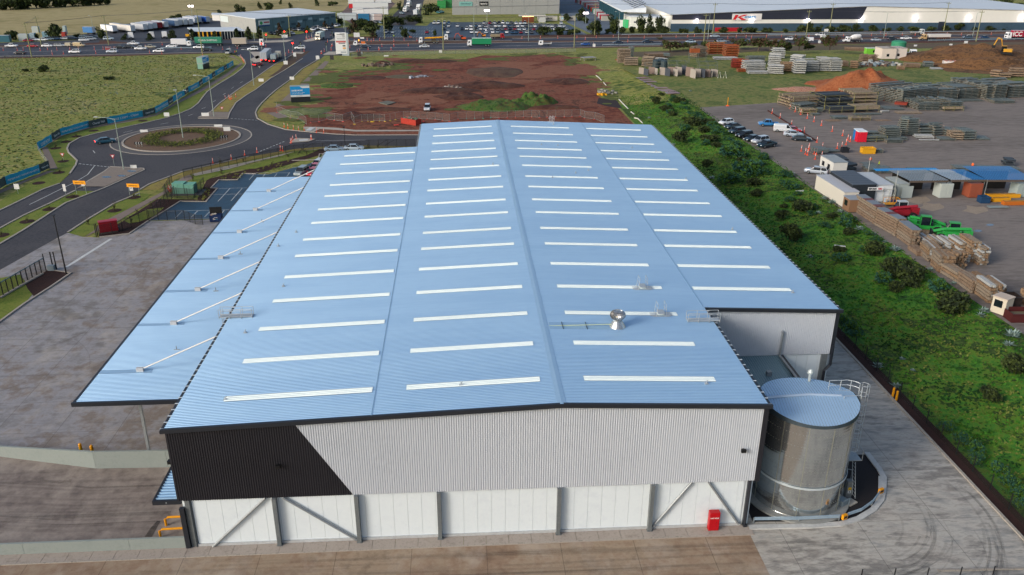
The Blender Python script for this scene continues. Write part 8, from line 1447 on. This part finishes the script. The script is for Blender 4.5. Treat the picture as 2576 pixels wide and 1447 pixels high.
b=MB();b.box(0,13,0,1.4,3.9,4.0);[b.box(k*.5,k*.5+.2,0,1.4,4.0,4.05) for k in range(26)];tag(b.build('blue_roof_strip',pm('#1c86c8'),loc=at(*R1(1060,300),YZ)),'narrow blue roof strip behind the grey shed roof','roof')
for x,y,c,hd,lab in [(1708,388,'#b3bab4',2,'pale grey container with closed doors between the sheds'),(2005,385,'#94503a',2,'orange container in the shade between the blue roofs, left one'),(2480,380,'#9aa8a6',2,'grey container under the blue roof at the right edge')]:
    p=at(*R1(x,y),YZ);t=thing('shipping_container',lab,'shipping container',p,radians(hd+90),'containers under the yard sheds');t.location=(p.x+2.7,p.y,YZ+.03)
    b=MB();b.box(0,2.4,0,2.6,.1,2.9);b.build('container_body',pm(c),t);b=MB();b.box(-.05,0,.06,1.27,.2,2.8);b.box(-.05,0,1.33,2.54,.2,2.8);[b.tube([(-.08,yy,.3),(-.08,yy,2.7)],.025,4) for yy in (.5,.95,1.7,2.1)];b.build('door',pm(c,.5),t)
p=at(*R1(2160,385),YZ)
for i,(x,y,w_,c,lab) in enumerate([(2205,390,340,'#d8981c','long yellow pontoon frame before the blue shed, back one'),(2260,428,180,'#d8981c','long yellow pontoon frame before the blue shed, front one'),(2370,462,300,'#b86420','orange brown frame at the right of the yellow frames')]):
    b=MB();q=at(*R1(x+w_,y),YZ);pp=at(*R1(x,y),YZ);b.box(0,(q-pp).length,0,1.0,.1,.8);b.box(.2,(q-pp).length-.2,.2,.8,.8,.84,1);tag(b.build('long_frame',[pm(c,.5),pm('#a07018')],loc=pp),lab,'frame')
skip(R1,2135,440,1.8,1.5,1.3,'#1c3c5c','small blue bin left of the yellow frames')
b=MB();[b.tube([(0,.2*k,.2+.02*k),(3.9,.2*k,.2)],.1,6) for k in range(5)];tag(b.build('pipe_bundle',pm('#8f9a98',.4,.4),loc=at(*R1(2220,490),YZ)),'bundle of silver pipes lying before the yellow frames','pipes')
for i,(x,y) in enumerate([(1640,470),(2080,500),(1500,400)]): sheet('mud_patch',[at(*R1(x+130*cos(k*.7)*(1+.4*sin(k*2.3)),y+38*sin(k*.7)*(1+.3*cos(k*3.1))),YZ) for k in range(9)],mt('pale_mud_patch',['#857869','#978a7a'],1,4,.9),.045)
for x,y in [(2230,655),(2110,715)]: sheet('puddle',[at(*R1(x+40*cos(k*.7),y+12*sin(k*.7)),YZ) for k in range(9)],mt('puddle_water',['#5b6670'],rough=.05),.05)
t=thing('wire_cage','white wire storage cage in front of the white hut','cage',at(*R1(1140,430),YZ));b=MB()
for xx in (0,1.2,2.4):
    for yy in (0,1.6): b.tube([(xx,yy,0),(xx,yy,2.7)],.04,5)
for zz in (.1,1.4,2.7): b.tube([(0,0,zz),(2.4,0,zz),(2.4,1.6,zz)],.035,5)
b.build('cage_frame',pm('#b9bcae'),t);b=MB();b.lathe([(.35,0),(.35,.9)],12,0,.3,-.8);b.lathe([(.35,0),(.35,.9)],12,1,1.9,-.8);b.build('drum',[pm('#a9bcc4'),pm('#1f2f5c')],t)
t=thing('platform_rail','yellow handrail platform behind the red telehandler','platform',at(*R1(1180,475),YZ));b=MB();b.box(0,2.6,0,1.2,.5,.6);[b.tube([(xx,yy,.5),(xx,yy,1.6)],.04,5) for xx in (0,1.3,2.6) for yy in (0,1.2)];b.tube([(0,0,1.6),(2.6,0,1.6),(2.6,1.2,1.6),(0,1.2,1.6)],.04,5);b.build('rail',mt('safety_yellow',[]),t)
def tele(x,y,hd,col,lab,dk='#2c3136'):
    p=at(*R1(x,y),YZ);t=thing('telehandler',lab,'telehandler',(p.x,p.y,YZ+.03),radians(hd),'telehandlers in the yard',(1.25,1.25,1.2));P=pm(col,.35,0,coat=.4)
    b=MB();b.box(-2.1,1.9,-.75,.75,.7,1.35);b.prism([(-2.4,-.7),(-1.3,-.7),(-1.3,.7),(-2.4,.7)],.8,1.9);b.prism([(-1.2,.2),(1.2,.2),(1.0,.9),(-1.0,.9)],.9,1.6);b.build('body',P,t)
    b=MB();b.tube([(-2.2,.25,2.0),(1.0,.25,1.75),(2.6,.25,1.2)],.26,4);b.build('boom',P,t);b=MB();b.box(2.5,2.7,-.5,.9,.4,1.5);[b.box(2.7,3.8,yy,yy+.12,.35,.42) for yy in (-.3,.6)];b.build('fork_carriage',DKT,t)
    b=MB();loft(b,[(-.85,.45,1.35,.45,1.9,.38,2.55),(.35,.45,1.35,.45,1.9,.38,2.55),(.75,.45,1.35,.42,1.7,.36,1.9)]);
    for v in range(len(b.v)): b.v[v]=(b.v[v][0],b.v[v][1]-.45,b.v[v][2])
    b.build('cabin',GLS,t);b=MB();b.box(-.9,.45,-.9,-.02,2.56,2.66);[b.box(xx,xx+.07,yy,yy+.06,1.35,2.56) for xx in (-.9,.35) for yy in (-.92,-.06)];b.build('cabin_roof',pm(col if dk=='same' else '#aeb4b6',.4),t)
    wheels(t,(-1.4,1.4),1.15,.62,.45);return t
tele(1320,590,178,'#94202c','red telehandler with a grey cab');tele(1570,728,-20,'#2a9440','bright green telehandler, left one nearer the red one','same');tele(1830,815,160,'#2c9042','bright green telehandler behind the timber bundles','same')
def run_stack(r,x0,y0,x1,y1,w_,h,kind,lab,lay=.45,tops=None,z=YZ,base=0,name='beam_stack'):
    global STK;STK+=1;rnd=random.Random(STK+50);p,q=at(*r(x0,y0),z),at(*r(x1,y1),z);L=(q-p).length;a=atan2(q.y-p.y,q.x-p.x)
    t=thing(name,lab,'timber stack' if kind in 'tb' else 'beam stack',(p.x,p.y,z+.03+base),a,'stacks along the top of the bank');b=MB();s=MB();n=max(1,int(h/lay))
    for i in range(n):
        z0=i*h/n;e=rnd.uniform(-.15,.15)
        nb=max(2,int(w_/.32))
        for j in range(nb): f=rnd.uniform(-.25,.25);b.box(e+f,L+e+f,w_*j/nb+.02,w_*(j+1)/nb-.02,z0+.09,z0+h/n-.02,rnd.randrange(3))
        for j in range(max(2,int(L/2.5))): xx=.3+(L-.8)*j/max(1,int(L/2.5)-1);s.box(xx,xx+.12,-.03,w_+.03,z0,z0+.085)
    b.build('layers',{'w': [BRG,TSC,BRG],'t': [TSC,TBR,TPL],'b': [TBR,TSC,TBR]}[kind],t);s.build('bearers',TBR,t)
    if tops: b=MB();n=int(L/1.2);[b.box(L*k/n+.02,L*(k+1)/n-.02,-.08,w_+.08,h,h+.06,1 if (k/n>.3 and k/n<.45) or k/n>.8 else 0) for k in range(n)];b.build('cover_sheet',[pm('#747c84',.6),pm('#6a3a38',.6)],t)
BS=[(R1,865,520,1060,650,1.5,3.3,'w','brown steel beam stack with a grey cover, nearest the brown shed'),(R1,1065,655,1275,775,1.5,3.2,'w','brown steel beam stack with a grey cover, second along'),(R1,1285,780,1420,880,1.5,3.0,'w','brown steel beam stack with a red cover, third along')]
for r,x0,y0,x1,y1,w_,h,k,lab in BS: run_stack(r,x0,y0,x1,y1,w_,h,k,lab,tops=True)
for r,x0,y0,x1,y1,w_,h,k,lab in [(R1,1405,905,1500,975,1.6,.8,'w','low end of the beam stacks with a yellow strip'),(R1,1510,940,1590,1020,2.0,2.4,'t','square timber bundle stack before the long wall'),(R1,1620,1050,1700,1130,2.4,2.6,'b','rough round pole bundle, left one'),(R1,1780,1080,1840,1110,2.6,2.7,'b','rough round pole bundle, right one'),(R1,1715,1130,1890,1240,1.8,1.6,'b','long brown timber stack running down to the right'),(R1,1885,1240,2030,1345,1.6,2.0,'w','pale topped timber stack running down to the right'),(R1,2060,1340,2200,1445,2.2,2.8,'t','square ended timber stack before the small cab'),(R1,2030,1150,2330,1330,.9,.6,'b','long thin beams lying behind the timber stacks'),(R2,2380,190,2620,260,3,.6,'w','low scrap timber at the right edge'),(R2,2500,120,2700,190,4.0,2.6,'b','reddish timber and brick pile at the right edge')]:
    run_stack(r,x0,y0,x1,y1,w_,h,k,lab,name='timber_stack')
for i in range(6):
    x0=1530+i*105;y0=880+i*32;hh=[1.5,1.9,2.2,2.9,3.6,3.0][i]
    run_stack(R1,x0-70,y0-60,x0+55,y0+28,1.45,hh,'t','bundle of square ended planks in the long wall, %s from the left' % ordn[i],lay=.42,name='timber_bundle')
run_stack(R1,2130,1030,2190,1035,1.4,1.0,'t','short low bundle at the right end of the long wall',name='timber_bundle');run_stack(R1,1500,740,1790,830,1.6,.8,'b','low yellow tipped timber before the green telehandlers',name='timber_bundle')
hut(R2,2225,190,1.9,1.9,2.4,-60,'#cfc4b0','#c4b4a4','small cream guard cabin with dark windows at the end of the stacks','cabin','guard_cabin',1);skip(R2,2380,190,2.0,2.0,2.2,'#2a2220','dark open crate right of the small cream cabin')
b=MB();b.box(-.9,.9,-.1,.1,0,.2);[tag(inst(b.mesh('plank',pm('#c9ccc8')),'white_offcut',None,(*at(*r(x,y),1)[:2],H(*at(*r(x,y),1)[:2])+.1),rz),lab,'offcut') for r,x,y,rz,lab in [(R1,315,340,.2,'white offcut board lying below the container hut'),(R1,720,872,-.4,'white offcut lying alone in the bank grass')]]
for i,(x,top) in enumerate([(505,-80+ 80),(1250,115),(1000,90)]):
    p=at(*R1(x,[300,420,150][i]),YZ);h=hgt(p,R1(x,[100,110,60][i])[1]);t=thing('thin_pole','thin pale aerial pole by the %s' % ['long white container hut','sheds','blue roof strip'][i],'pole',p);b=MB();b.tube([(0,0,0),(0,0,max(h,4))],.06,5);b.build('pole',pm('#b4b6b0'),t)
t=fence('dark wire fence along the foot of the bank beside the side drive',[(74.9,-14,0),(74.9,105,0)],40,1.8,post_m=BLK,mesh_m=see('dark_bank_mesh','#16221c',.25),rail=False)
fence('row of thin dark fence posts along the very front edge',[at(*R3(900,1500)),at(*R3(2500,1462))],5,1.1,rail=False,mesh_m=see('clear_mesh','#20201e',.12))
for x,y in [(1325,1190),(1220,1238),(1070,1250)]: sheet('puddle',[at(*M1(x+50*cos(k*.7),y+9*sin(k*.7))) for k in range(9)],mt('puddle_blue',['#3f566c'],rough=.05),.17)
